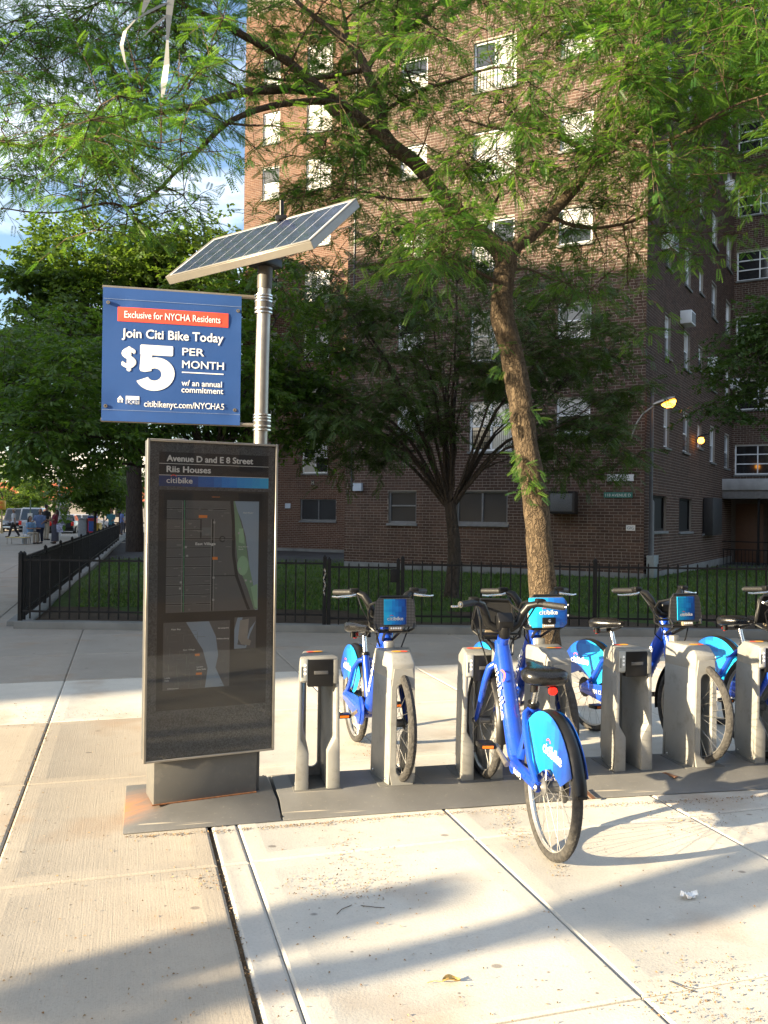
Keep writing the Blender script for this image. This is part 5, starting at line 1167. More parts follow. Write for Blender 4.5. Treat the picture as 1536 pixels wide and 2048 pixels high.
def leaf_mesh(name, pos, ax, nrm, scl, temps, mat, seed, base):
    r = np.random.default_rng(seed); pos = np.asarray(pos); ax = np.asarray(ax); nrm = np.asarray(nrm); scl = np.asarray(scl)
    ax = ax / np.linalg.norm(ax, axis=1, keepdims=True); sd = np.cross(nrm, ax); sd /= np.maximum(np.linalg.norm(sd, axis=1, keepdims=True), 1e-6); up = np.cross(ax, sd)
    which = r.integers(0, len(temps), len(pos)); VV = []; RR = []; tone = np.clip(r.beta(2, 2.2, len(pos)), 0, 1)
    for k, T in enumerate(temps):
        m = which == k
        if not m.any(): continue
        tv = T.reshape(-1, 3); B = np.stack([ax[m], sd[m], up[m]], 1) * scl[m][:, None, None]
        VV.append((np.einsum('vk,nkc->nvc', tv, B) + (pos[m] - np.array(base))[:, None, :]).reshape(-1, 3)); RR.append(np.repeat(tone[m], len(T)))
    V = np.concatenate(VV); R = np.clip(np.concatenate(RR) + r.normal(0, 0.06, len(V) // 4), 0, 1)
    return np_mesh(name, V, np.arange(len(V)).reshape(-1, 4), mat, R)
class Tree:
    def __init__(s, seed): s.r = random.Random(seed); s.seed = seed; s.limbs = []; s.twigs = MB(); s.P = []; s.R = []; s.lp = []; s.la = []; s.ln_ = []; s.ls = []
    def limb(s, pts, rad, n=12, wob=0.0, thick=True):
        """smooth a polyline and keep it"""
        pts = [Vector(p) for p in pts]; out = []; rr = []
        for i in range(len(pts) - 1):
            p0, p1, p2, p3 = pts[max(i - 1, 0)], pts[i], pts[i + 1], pts[min(i + 2, len(pts) - 1)]
            for k in range(4):
                t = k / 4; out.append(0.5 * ((2 * p1) + (p2 - p0) * t + (2 * p0 - 5 * p1 + 4 * p2 - p3) * t * t + (-p0 + 3 * p1 - 3 * p2 + p3) * t ** 3)); rr.append(rad[i] + (rad[i + 1] - rad[i]) * t)
        out.append(pts[-1]); rr.append(rad[-1])
        if wob: out = [p + Vector((s.r.gauss(0, 1), s.r.gauss(0, 1), s.r.gauss(0, 1))) * wob * (0 if i in (0,) else 1) for i, p in enumerate(out)]
        if thick: s.limbs.append((out, rr, n))
        else: s.twigs.tube(out, rr, n, cap=False)
        for p, q in zip(out, rr): s.P.append(p); s.R.append(q)
    def near(s, c, minr=0.0):
        best = None
        for p, q in zip(s.P, s.R):
            if q < minr: continue
            d = (p - c).length + max(0, p.z - c.z) * 0.5
            if best is None or d < best[0]: best = (d, p, q)
        return best[1], best[2]
    def clump(s, c, R, nt, nl, flat=0.5, twig=(0.3, 0.6), minr=0.006, droop=0.25, lscale=(0.8, 1.2), rmax=0.03):
        c = Vector(c); p, q = s.near(c, minr); d = c - p; L = d.length; r = s.r
        r0 = min(q * 0.6, rmax, 0.008 + 0.012 * L); n = max(3, int(L / 0.35))
        mid = []; sag = Vector((r.gauss(0, 0.10), r.gauss(0, 0.10), 0.10 + r.gauss(0, 0.05))) * L
        for i in range(n + 1):
            t = i / n; mid.append(p + d * t + sag * (4 * t * (1 - t)) * 0.5 + (Vector((r.gauss(0, 1), r.gauss(0, 1), r.gauss(0, 1))) * 0.025 if 0 < i < n else Vector()))
        mid.append(c + d.normalized() * R * 0.5 if L > 0.01 else c + Vector((0, 0, 0.1)))
        rr = [r0 + (0.0045 - r0) * (i / (n + 1)) ** 0.8 for i in range(n + 2)]
        s.twigs.tube(mid, rr, 5, cap=False)
        for a, b in zip(mid, rr): s.P.append(a); s.R.append(b)
        for _ in range(nt):
            k = len(mid) - 1 - int((r.random() ** 1.6) * min(len(mid) - 1, 1 + R / 0.35 + 1)); a = mid[max(0, k)]
            v = Vector((r.gauss(0, 1), r.gauss(0, 1), r.gauss(0, flat) - 0.05)).normalized(); tl = r.uniform(*twig) * (0.6 + R)
            o = a + Vector((r.gauss(0, 1), r.gauss(0, 1), r.gauss(0, flat))) * R * 0.25 * 0
            e = a + v * tl + Vector((0, 0, -0.12 * tl)); m = a + v * tl * 0.5 + Vector((0, 0, 0.05 * tl))
            s.twigs.tube([a, m, e], [0.0055, 0.004, 0.002], 3, cap=False)
            for i in range(nl):
                t = (i + 0.6) / nl; b = a.lerp(m, t * 2) if t < 0.5 else m.lerp(e, t * 2 - 1)
                sd = v.cross(Vector((0, 0, 1))); sd = sd.normalized() if sd.length > 1e-3 else Vector((1, 0, 0))
                ax = v * 0.6 + sd * (1 if i % 2 else -1) * r.uniform(0.5, 1.0) + Vector((0, 0, -droop + r.gauss(0, 0.22)))
                s.leaf(b, ax, Vector((r.gauss(0, 0.35), r.gauss(0, 0.35), 1)), r.uniform(*lscale))
            s.leaf(e, v + Vector((0, 0, -droop)), Vector((r.gauss(0, 0.3), r.gauss(0, 0.3), 1)), r.uniform(*lscale))
    def leaf(s, p, ax, nr, sc): s.lp.append(tuple(p)); s.la.append(tuple(ax)); s.ln_.append(tuple(nr)); s.ls.append(sc)
    def build(s, name, label, base, bark, leafmat, temps, cat='tree', group=None, bumpy=0.0):
        base = Vector(base); t = thing(name, label, cat, base, 0, group); mb = MB()
        for out, rr, n in s.limbs:
            mb.tube([p - base for p in out], rr, n)
        if bumpy:
            mb.v = [tuple(Vector(v) + Vector((math.sin(v[2] * 23 + v[0] * 60), math.sin(v[2] * 19 + v[1] * 70), 0)) * bumpy) for v in mb.v]
        mb.build('trunk', bark, t, ang=80, fixn=False)
        s.twigs.v = [(a - base.x, b - base.y, c - base.z) for a, b, c in s.twigs.v]
        if s.twigs.v: kind(s.twigs.build('branches', bark, t, ang=80, fixn=False), 'stuff')
        cr = link('crown', leaf_mesh('crown', s.lp, s.la, s.ln_, s.ls, temps, leafmat, s.seed, base), t); kind(cr, 'stuff')
        return t
LOC = [pinnate(9, 0.150, 0.035, 0.0108), pinnate(8, 0.135, 0.033, 0.0106, 0.35), pinnate(10, 0.165, 0.036, 0.0108, 0.1)]
LOC_FAR = [pinnate(5, 0.20, 0.062, 0.030, 0.15), pinnate(5, 0.18, 0.058, 0.028, 0.3)]

# the sunlit street tree in front of the fence
T = Tree(11); TY = 9.13
def A(px, py, Y=TY): return at(px, py, Y)
T.limb([A(1094, 1345), A(1090, 1290), A(1086, 1190), A(1078, 1080), A(1070, 1000), A(1050, 880), A(1040, 800), A(1022, 700), A(1004, 630), A(1006, 570), A(1012, 520), A(1010, 488)], [0.21, 0.172, 0.150, 0.138, 0.133, 0.130, 0.130, 0.126, 0.124, 0.112, 0.118, 0.085], 22)
T.limb([A(1016, 540), A(990, 490), A(940, 452, 9.2), A(885, 390, 9.25), A(835, 330, 9.3), A(775, 285, 9.3), A(741, 255, 9.25), A(683, 210, 9.2), A(625, 166, 9.1), A(565, 115, 9.0), A(487, 71, 8.8), A(430, 38, 8.7), A(360, 5, 8.6), A(280, -60, 8.5)], [0.10, 0.098, 0.092, 0.088, 0.082, 0.078, 0.070, 0.060, 0.054, 0.046, 0.038, 0.030, 0.022, 0.012], 14)
T.limb([A(795, 300, 9.3), A(768, 262, 9.35), A(761, 217, 9.45), A(730, 132, 9.6), A(697, 85, 9.7), A(656, 54, 9.8), A(598, 7, 9.9), A(540, -60, 10)], [0.060, 0.062, 0.058, 0.050, 0.042, 0.034, 0.024, 0.012], 12)
T.limb([A(733, 140, 9.6), A(775, 81, 9.6), A(835, 47, 9.6), A(880, 3, 9.5), A(930, -60, 9.5)], [0.034, 0.032, 0.026, 0.020, 0.010], 10)
T.limb([A(697, 88, 9.7), A(690, 40, 9.9), A(672, -30, 10.1)], [0.026, 0.022, 0.012], 8)
T.limb([A(655, 188, 9.15), A(600, 180, 8.9), A(520, 181, 8.5), A(440, 195, 8.1), A(372, 217, 7.8), A(298, 230, 7.5), A(203, 267, 7.2), A(85, 291, 6.9), A(-30, 285, 6.7)], [0.045, 0.044, 0.040, 0.036, 0.030, 0.026, 0.020, 0.014, 0.008], 10)
T.limb([A(705, 226, 9.2), A(660, 205, 9.0), A(581, 206, 8.7), A(500, 225, 8.4), A(440, 257, 8.2), A(372, 325, 8.0), A(278, 410, 7.8), A(210, 406, 7.6), A(108, 426, 7.4), A(0, 416, 7.2)], [0.036, 0.036, 0.032, 0.028, 0.024, 0.019, 0.015, 0.011, 0.008, 0.005], 9)
T.limb([A(730, 250, 9.2), A(690, 240, 9.05), A(665, 222, 8.95), A(650, 212, 8.9)], [0.045, 0.05, 0.042, 0.03], 10)
T.limb([A(770, 222, 9.45), A(835, 183, 9.3), A(903, 162, 9.2), A(988, 135, 9.1), A(1050, 140, 9.0)], [0.020, 0.020, 0.016, 0.011, 0.006], 8)
T.limb([A(735, 138, 9.6), A(640, 155, 9.9), A(560, 160, 10.2), A(480, 140, 10.4)], [0.03, 0.026, 0.018, 0.010], 8)
T.limb([A(1012, 530), A(1030, 495), A(1070, 464, 9.2), A(1115, 415, 9.3), A(1157, 366, 9.4), A(1185, 318, 9.5), A(1244, 286, 9.6), A(1314, 216, 9.7), A(1377, 147, 9.8), A(1430, 80, 9.9), A(1480, 0, 10)], [0.085, 0.075, 0.066, 0.060, 0.056, 0.052, 0.044, 0.036, 0.028, 0.020, 0.010], 12)
T.limb([A(1185, 322, 9.5), A(1167, 300, 9.45), A(1115, 272, 9.4), A(1070, 258, 9.3), A(1000, 258, 9.2), A(930, 240, 9.2)], [0.036, 0.034, 0.028, 0.022, 0.015, 0.007], 9)
T.limb([A(1187, 315, 9.5), A(1205, 270, 9.6), A(1223, 230, 9.7), A(1241, 174, 9.8), A(1265, 105, 9.9), A(1270, 20, 10)], [0.030, 0.028, 0.024, 0.019, 0.013, 0.007], 9)
T.limb([A(1244, 288, 9.6), A(1300, 290, 9.3), A(1380, 262, 9.0), A(1460, 215, 8.8), A(1560, 180, 8.6)], [0.022, 0.022, 0.018, 0.013, 0.007], 8)
T.limb([A(1100, 432, 9.3), A(1170, 455, 9.6), A(1270, 440, 9.9), A(1350, 380, 10.1), A(1440, 310, 10.3), A(1540, 240, 10.4)], [0.022, 0.02, 0.018, 0.015, 0.011, 0.006], 8)
T.limb([A(885, 395, 9.25), A(820, 400, 9.0), A(760, 395, 8.8), A(690, 385, 8.6)], [0.018, 0.016, 0.011, 0.006], 7)
T.limb([A(965, 470, 9.2), A(985, 420, 9.5), A(1000, 370, 9.8), A(970, 330, 10.0)], [0.020, 0.018, 0.013, 0.007], 7)
def region(n, x0, x1, y0, y1, d0, d1, R=(0.30, 0.50), nt=10, nl=7, **k):
    for _ in range(n): T.clump(A(T.r.uniform(x0, x1), T.r.uniform(y0, y1), T.r.uniform(d0, d1)), T.r.uniform(*R), nt, nl, **k)
region(38, -60, 480, -90, 130, 7.9, 10.4); region(18, -40, 330, 60, 250, 8.4, 10.6)
region(12, 200, 480, 30, 230, 7.0, 9.0); region(13, -40, 330, 200, 330, 6.0, 7.1); region(11, -40, 470, 330, 440, 6.8, 8.4)
region(24, 490, 800, -90, 140, 9.5, 11.0); region(18, 530, 780, 150, 400, 9.4, 11.0); region(9, 560, 740, 300, 470, 9.0, 10.2)
region(13, 790, 1000, -80, 70, 9.0, 10.4, nt=9); region(12, 760, 960, 130, 360, 9.5, 10.8, nt=8); region(12, 960, 1240, 90, 330, 9.6, 11.0, nt=8)
region(12, 780, 930, 410, 545, 7.8, 8.7, nt=9); region(14, 560, 1000, 20, 330, 8.0, 9.2, nt=8); region(10, 1000, 1330, 60, 330, 8.2, 9.2, nt=8); region(4, 900, 1030, 250, 370, 8.2, 8.9, nt=8)
region(40, 1180, 1580, -100, 180, 8.2, 10.4, nt=11); region(16, 1020, 1250, -90, 120, 8.6, 10.2, nt=8); region(26, 1230, 1580, 160, 360, 8.4, 10.6, nt=10)
region(18, 1040, 1300, 230, 420, 9.0, 10.8, nt=8); region(14, 1080, 1400, 400, 600, 9.4, 11.0, nt=8); region(8, 1300, 1560, 330, 480, 9.2, 10.8, nt=8)
for px, py, Y in ((1290, 640, 10.4), (1200, 560, 10.2), (1110, 560, 9.6)): T.clump(A(px, py, Y), 0.3, 7, 6)
# young shoots on the trunk
for px, py, dx in ((1012, 690, 1), (1005, 700, -1), (1000, 735, -1), (1005, 745, -1), (1022, 815, -1), (1024, 845, -1), (1066, 822, 1), (1072, 828, 1), (1046, 915, -1), (1040, 935, -1), (1050, 950, -1), (1060, 965, 1), (1070, 955, 1), (1042, 985, -1), (1058, 1000, 1), (1080, 985, 1), (1035, 905, -1), (1055, 930, 1), (1000, 570, -1), (1060, 975, -1), (1075, 940, 1), (1048, 960, -1)):
    for q in range(5):
        T.leaf(A(px + T.r.uniform(-8, 8), py + T.r.uniform(-8, 8), TY - 0.16), Vector((dx * T.r.uniform(0.3, 1.0), T.r.uniform(-0.9, 0.1), T.r.uniform(-1.0, 0.3))), Vector((T.r.gauss(0, 0.3), -0.5, 1)), T.r.uniform(0.6, 1.1))
T.build('locust_tree', 'sunlit honey locust street tree with leaning trunk and wide feathery crown', A(1094, 1345), BARK, LEAF_LOCUST, LOC, bumpy=0.006)

def ell_tree(name, label, base, trunk, fork, ells, seed, n, leafmat, temps, bark=BARK_D, nt=7, nl=5, R=(0.35, 0.7), limbs=9, lr=0.07, group=None, tr=(0.16, 0.11), lscale=(0.85, 1.25), twig=(0.35, 0.7), spread=0.75, flat=0.5, cat='tree'):
    t = Tree(seed); r = t.r; base = Vector(base); fork = Vector(fork)
    t.limb([base - Vector((0, 0, 0.05)), base + Vector((0, 0, 0.12)), base.lerp(fork, 0.5) + Vector((r.gauss(0, .03), r.gauss(0, .03), 0)), fork], [tr[0] * 1.35, tr[0], (tr[0] + tr[1]) / 2, tr[1]], 14)
    W = [e[2] for e in ells]
    def pick(k=1.0):
        e = r.choices(ells, W)[0]
        while True:
            v = Vector((r.uniform(-1, 1), r.uniform(-1, 1), r.uniform(-1, 1)))
            if v.length < 1: break
        v = v.normalized() * v.length ** 0.6 * k; return Vector(e[0]) + Vector((v.x * e[1][0], v.y * e[1][1], v.z * e[1][2]))
    for i in range(limbs):
        e = pick(spread); m = fork.lerp(e, 0.35) + Vector((0, 0, 0.10 * (e - fork).length)); m2 = fork.lerp(e, 0.7) + Vector((r.gauss(0, .1), r.gauss(0, .1), 0.06 * (e - fork).length))
        k = lr * r.uniform(0.6, 1.1); t.limb([fork - Vector((0, 0, 0.15)), m, m2, e], [k, k * 0.7, k * 0.42, k * 0.15], 8, wob=0.012)
    for _ in range(n): t.clump(pick(), r.uniform(*R), nt, nl, lscale=lscale, twig=twig, minr=0.010, flat=flat)
    return t.build(name, label, base, bark, leafmat, temps, cat, group)
# shaded tree on the lawn in front of the brick wall
mb_ = at(903, 1205, 16.3); mb_.z = lawn_z(16.3)
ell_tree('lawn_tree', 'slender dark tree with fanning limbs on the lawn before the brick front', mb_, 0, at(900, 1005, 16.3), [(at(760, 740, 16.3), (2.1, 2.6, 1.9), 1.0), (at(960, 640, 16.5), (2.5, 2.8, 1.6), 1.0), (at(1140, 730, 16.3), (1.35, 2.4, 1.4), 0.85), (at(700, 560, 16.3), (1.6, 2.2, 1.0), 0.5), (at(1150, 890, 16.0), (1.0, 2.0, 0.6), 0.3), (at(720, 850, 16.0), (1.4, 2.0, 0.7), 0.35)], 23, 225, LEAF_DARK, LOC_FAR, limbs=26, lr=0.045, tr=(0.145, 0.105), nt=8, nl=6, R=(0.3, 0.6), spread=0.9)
# broad tree hidden behind the kiosk
SPR = [spray(6, 0.22, 0.115, 0.05, k) for k in range(4)]; SPR_B = [spray(6, 0.4, 0.24, 0.12, 10 + k) for k in range(4)]
hb_ = at(432, 1200, 16.0); hb_.z = lawn_z(16)
ell_tree('lawn_tree', 'broad leafy tree behind the kiosk, its trunk hidden, branches reaching left and right', hb_, 0, at(428, 985, 16.0), [(at(230, 800, 15.5), (2.3, 2.4, 1.5), 1.0), (at(100, 850, 14.8), (1.7, 2.0, 0.9), 0.6), (at(400, 740, 16), (2.0, 2.4, 1.3), 0.9), (at(560, 830, 16.2), (1.5, 1.8, 1.0), 0.55), (at(560, 650, 16.5), (1.6, 2.2, 1.1), 0.5), (at(60, 760, 17), (1.6, 2, 0.9), 0.3)], 31, 150, LEAF_OAK, SPR, limbs=18, lr=0.075, tr=(0.24, 0.19), nt=8, nl=6, R=(0.3, 0.6), spread=0.9)
# tall trees farther back, tops in the sun
t3 = at(270, 1098, 37.0); t3.z = -0.2
ell_tree('tall_tree', 'tall tree at left with grey trunk on the lawn and sunlit top', t3, 0, at(268, 900, 37), [(at(270, 620, 37), (4.8, 4.5, 3.4), 1.0), (at(180, 560, 37), (3.2, 3, 2.6), 0.7), (at(390, 560, 38), (2.4, 3, 2.6), 0.6), (at(120, 760, 37), (3.0, 3, 2.2), 0.6)], 41, 240, LEAF_FAR, SPR_B, limbs=14, lr=0.16, tr=(0.40, 0.30), nt=8, nl=5, R=(0.6, 1.2), twig=(0.5, 0.9), group='tall trees at the back')
t4 = Vector((-25.5, 49.0, -0.2))
ell_tree('tall_tree', 'tree at the far left edge behind the others, thin top against the sky', t4, 0, t4 + Vector((0, 0, 4.5)), [(Vector((-18.5, 47, 9.0)), (4.5, 4, 3.6), 1.0), (Vector((-13.5, 48, 11.5)), (3.5, 4, 3.0), 0.7)], 43, 150, LEAF_FAR, SPR_B, limbs=10, lr=0.15, tr=(0.32, 0.24), nt=7, nl=5, R=(0.6, 1.2), twig=(0.5, 0.9), group='tall trees at the back')
# dark leafy branch entering at the right edge
rb_ = Vector((11.2, 20.0, 0.0))
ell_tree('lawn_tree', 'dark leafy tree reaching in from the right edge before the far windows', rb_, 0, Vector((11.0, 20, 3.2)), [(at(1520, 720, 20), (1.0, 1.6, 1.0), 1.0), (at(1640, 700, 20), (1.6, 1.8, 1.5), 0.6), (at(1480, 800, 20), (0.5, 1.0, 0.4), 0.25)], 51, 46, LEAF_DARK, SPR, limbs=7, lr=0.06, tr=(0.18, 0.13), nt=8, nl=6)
# young street trees across the avenue
for k, (px, Y, zc, rr) in enumerate(((190, 52, 2.5, 1.7), (15, 75, 3.2, 3.2), (60, 80, 2.8, 2.6), (240, 60, 3.0, 2.0))):
    b = at(px, 1060, Y); b.z = 0.0; c = Vector((b.x, b.y, zc + 0.4))
    ell_tree('street_tree', ['small bright street tree left of the grey tree trunk', 'street tree at the left edge behind the parked pickup', 'street tree above the silver car', 'leafy street tree behind the corner of the side fence'][k], b, 0, Vector((b.x, b.y, 1.5)), [(c, (rr, rr, rr * 0.75), 1.0)], 60 + k, 46, LEAF_FAR, SPR_B, limbs=6, lr=0.07, tr=(0.10, 0.07), nt=6, nl=5, R=(0.5, 0.9), twig=(0.4, 0.7), group='street trees across the avenue')
# torn plastic strips caught in the locust tree
tp = thing('plastic_strips', 'torn white plastic strips caught in the upper left branches', 'plastic', A(330, 20, 6.9))
PLASTIC = m_leaf('torn_plastic', [(0.33, 0.34, 0.34), (0.45, 0.45, 0.45)], [(0.4, 0.4, 0.4), (0.5, 0.5, 0.5)], 0.5, 0.35)
for pts, w in ((((345, -30), (338, 30), (335, 80), (333, 130), (328, 165), (325, 195)), 0.032), (((335, 5), (300, 22), (270, 40), (250, 62), (243, 90), (250, 125), (262, 155)), 0.020), (((335, 30), (310, 50), (285, 75)), 0.014), (((305, -25), (292, 5), (285, 25)), 0.03)):
    mb = MB(); rows = []
    for i, (x, y) in enumerate(pts):
        c = A(x, y, 6.9 + 0.03 * math.sin(i * 2.1)) - tp.location; a = 0.5 * math.sin(i * 1.3); k = w * (0.7 + 0.4 * math.sin(i * 1.9 + 1))
        rows.append((c + Vector((math.cos(a), math.sin(a), 0)) * k, c - Vector((math.cos(a), math.sin(a), 0)) * k))
    for (a, b), (c, d) in zip(rows, rows[1:]): mb.quad(a, b, d, c)
    mb.build('strip', PLASTIC, tp, fixn=False)
# ------------------------------------------------------------------ lamps on the building
SODIUM = emis('lit_sodium_lens', (1.0, 0.36, 0.03), 4.0)
lp = thing('street_lamp', 'lit orange street lamp on a curved arm at the building corner', 'lamp', at(1262, 880, 22.3))
def rel(px, py, Y, o): return at(px, py, Y) - Vector(o.location)
MB().tube([rel(1262, 880, 22.4, lp), rel(1272, 850, 22.3, lp), rel(1286, 828, 22.2, lp), rel(1308, 812, 22.1, lp)], 0.025, 8).build('arm', ALU, lp)
_d = (at(1352, 796, 22.0) - at(1308, 811, 22.1)); _L = _d.length; _M = Matrix.Translation(rel(1306, 812, 22.1, lp)) @ _d.to_track_quat('X', 'Z').to_matrix().to_4x4()
hd = MB(); hd.loft([[(x, w * math.cos(a), h * math.sin(a) + 0.03) for a in [2 * math.pi * k / 12 for k in range(12)]] for x, w, h in ((0, 0.03, 0.03), (0.1, 0.07, 0.06), (0.3, 0.12, 0.075), (_L * 0.8, 0.14, 0.07), (_L, 0.07, 0.04))]); hd.xform(_M).build('housing', ALU, lp)
ln2 = MB(); ln2.loft([[(x, w * math.cos(a), min(0.0, h * math.sin(a)) - 0.03) for a in [2 * math.pi * k / 12 for k in range(12)]] for x, w, h in ((0.22, 0.04, 0.05), (0.30, 0.11, 0.13), (0.45, 0.135, 0.17), (_L * 0.9, 0.11, 0.13), (_L, 0.04, 0.05))]); ln2.xform(_M).build('lens', SODIUM, lp)
l2 = thing('wall_lantern', 'small lit orange lantern on the side wall among leaves', 'lamp', at(1402, 880, 27.9))
MB().lathe([(0.03, -0.12), (0.09, -0.08), (0.10, 0.0), (0.06, 0.08)], 12).build('lens', SODIUM, l2)
MB().lathe([(0.12, 0.08), (0.10, 0.13), (0.02, 0.16)], 12).build('cap', BLACK_PL, l2)
MB().tube([(0.0, 0, 0.15), (0.25, -0.05, 0.2)], 0.02, 6).build('arm', BLACK_PL, l2)

# ------------------------------------------------------------------ people on the avenue
def ell(mb, c, r, n=10, m=7):
    rings = []
    for j in range(m + 1):
        t = -math.pi / 2 + math.pi * j / m; k = max(0.03, math.cos(t)); rings.append([(c[0] + r[0] * k * math.cos(a), c[1] + r[1] * k * math.sin(a), c[2] + r[2] * math.sin(t)) for a in [2 * math.pi * q / n for q in range(n)]])
    return mb.loft(rings)
SKIN = simple('skin_warm', (0.26, 0.14, 0.09), 0.55, var=0.05); SKIN_D = simple('skin_deep', (0.10, 0.055, 0.035), 0.55, var=0.05)
def remesh(o, s=0.02):
    m = o.modifiers.new('skin', 'REMESH'); m.mode = 'VOXEL'; m.voxel_size = s; m.use_smooth_shade = True
    q = o.modifiers.new('soft', 'SMOOTH'); q.iterations = 4; return o
def cloth_mat(name, c): return simple(name, c, 0.85, var=0.15, scale=9, bump=0.3, bscale=40)
def person(label, loc, yaw, top, low, skin=SKIN, hair=(0.02, 0.015, 0.012), H=1.65, stride=0.0, skirt=False, sit=False, arms=((0.10, 0.0), (0.10, 0.0)), stout=1.0, longhair=False):
    """arms: forward reach of each hand (elbow bend follows); x forward, y left"""
    t = thing('person', label, 'person', loc, yaw); k = H / 1.65
    hipz = 0.86 * k if not sit else 0.48 * k; sh = hipz + 0.50 * k; b = MB()
    ell(b, (0.01, 0, sh + 0.235 * k), (0.088 * k, 0.075 * k, 0.115 * k)); ell(b, (0.09 * k, 0, sh + 0.22 * k), (0.018, 0.014, 0.02)); b.tube([(0, 0, sh + 0.02), (0.01, 0, sh + 0.17 * k)], 0.052 * k, 8)
    for s in (-1, 1): ell(b, (0.005, s * 0.076 * k, sh + 0.23 * k), (0.018, 0.012, 0.03))
    b.loft([[(w * 0.62 * math.cos(a) * stout + xo, w * math.sin(a) * stout, z) for a in [2 * math.pi * q / 12 for q in range(12)]] for z, w, xo in ((hipz - 0.06, 0.165, 0), (hipz + 0.12 * k, 0.14, 0), (hipz + 0.3 * k, 0.165, 0.01), (sh - 0.02, 0.175, 0), (sh + 0.05 * k, 0.08, 0))])
    legs = []
    for s in (-1, 1):
        f = stride * s
        if sit: P = [(0, s * 0.09, hipz), (0.40 * k, s * 0.10, hipz + 0.02), (0.42 * k, s * 0.10, 0.09), (0.52 * k, s * 0.10, 0.04)]
        else: P = [(0, s * 0.09, hipz), (f * 0.5 + 0.03, s * 0.095, hipz * 0.52), (f - (0.02 if f >= 0 else 0.05), s * 0.095, 0.09), (f + 0.13, s * 0.10, 0.035)]
        b.tube(P, [0.085 * stout, 0.058, 0.042, 0.035], 8); legs.append(P)
    hands = []
    for s, (fw, up) in zip((-1, 1), arms):
        S = Vector((0, s * 0.185 * stout * k, sh)); E_ = S + Vector((fw * 0.35 - 0.02, s * 0.055, -0.27 * k + up * 0.3)); Hd = S + Vector((fw * 1.0, s * (0.06 - 0.10 * min(fw, 0.5)), -0.50 * k + fw * 0.45 + up)); hands.append((S, E_, Hd))
        b.tube([S, E_, Hd], [0.050, 0.038, 0.028], 8); ell(b, Hd + (Hd - E_).normalized() * 0.05, (0.032, 0.022, 0.045))
        for q in range(4): fd = (Hd - E_).normalized(); b.tube([Hd + fd * 0.06 + Vector((0.012 * (q - 1.5), 0, 0)), Hd + fd * (0.12 + 0.01 * (q in (1, 2))) + Vector((0.012 * (q - 1.5), 0, -0.005))], 0.008, 5)
        b.tube([Hd + Vector((0.02, 0, 0.01)), Hd + Vector((0.045, 0, -0.03))], 0.009, 5)
    remesh(b.build('body', skin, t, fixn=True), 0.014)
    c = MB(); c.loft([[(w * 0.66 * math.cos(a) * stout + xo, w * math.sin(a) * stout, z) for a in [2 * math.pi * q / 14 for q in range(14)]] for z, w, xo in ((hipz - 0.08, 0.190, 0), (hipz + 0.12 * k, 0.168, 0), (hipz + 0.3 * k, 0.190, 0.01), (sh - 0.01, 0.195, 0), (sh + 0.055 * k, 0.085, 0))])
    for S, E_, Hd in hands: c.tube([S + Vector((0, 0, 0.01)), S.lerp(E_, 0.85)], [0.070, 0.058], 8)
    remesh(c.build('shirt', top, t), 0.018)
    d = MB()
    if skirt: d.loft([[(w * 0.8 * math.cos(a), w * math.sin(a), z) for a in [2 * math.pi * q / 16 for q in range(16)]] for z, w in ((hipz + 0.06, 0.175 * stout), (hipz - 0.08, 0.20 * stout), (hipz * 0.5, 0.21), (0.10, 0.23))])
    else:
        d.loft([[(w * 0.68 * math.cos(a) * stout, w * math.sin(a) * stout, z) for a in [2 * math.pi * q / 12 for q in range(12)]] for z, w in ((hipz + 0.05, 0.172), (hipz - 0.10, 0.178))])
        for P in legs: d.tube(P[:3], [0.102 * stout, 0.078, 0.066], 8)
    remesh(d.build('skirt' if skirt else 'trousers', low, t), 0.018)
    hm = MB(); ell(hm, (-0.022, 0, sh + 0.262 * k), (0.096 * k, 0.088 * k, 0.105 * k))
    if longhair: hm.tube([(-0.06, 0, sh + 0.26 * k), (-0.10, 0, sh + 0.1 * k), (-0.11, 0, sh - 0.08)], [0.08, 0.085, 0.05], 8)
    remesh(hm.build('hair', simple('hair_%d' % int(hair[0] * 1000), hair, 0.6), t), 0.016)
    for P in legs:
        e_ = Vector(P[3]); MB().loft([[(e_.x + x, e_.y + w * math.cos(a), 0.035 + h * math.sin(a)) for a in [2 * math.pi * q / 8 for q in range(8)]] for x, w, h in ((-0.17, 0.03, 0.03), (-0.10, 0.042, 0.045), (0.0, 0.048, 0.036), (0.06, 0.028, 0.025))]).build('shoe', BLACK_SOFT, t)
    return t
def pg(px, py): 
    q = gnd(px, py); return q
PY = 43.0
def pos(px, Y=PY): q = at(px, 1080, Y); q.z = 0.0; return q
WHITE_C, BLUE_C, BLACK_C, MAROON_C = cloth_mat('white_cotton', (0.55, 0.55, 0.58)), cloth_mat('light_blue_cotton', (0.10, 0.15, 0.28)), cloth_mat('black_cotton', (0.012, 0.012, 0.014)), cloth_mat('maroon_cotton', (0.14, 0.012, 0.025))
NAVY_C, GREY_C, BEIGE_C, BROWN_C = cloth_mat('navy_cotton', (0.010, 0.014, 0.032)), cloth_mat('slate_cotton', (0.055, 0.055, 0.075)), cloth_mat('beige_cotton', (0.30, 0.26, 0.20)), cloth_mat('dark_trouser', (0.025, 0.020, 0.022))
person('person in pale top and dark trousers walking across the road at far left', pos(27, 50), math.radians(200), WHITE_C, BROWN_C, stride=0.26, hair=(0.55, 0.5, 0.45), arms=((0.2, 0.0), (-0.1, 0.0)))
person('seated person with dark hair and light blue top on a folding chair', pos(60, 41), math.radians(-30), cloth_mat('sky_cotton', (0.16, 0.30, 0.50)), BEIGE_C, sit=True, hair=(0.008, 0.006, 0.006), longhair=True, arms=((0.45, 0.05), (0.45, 0.05)))
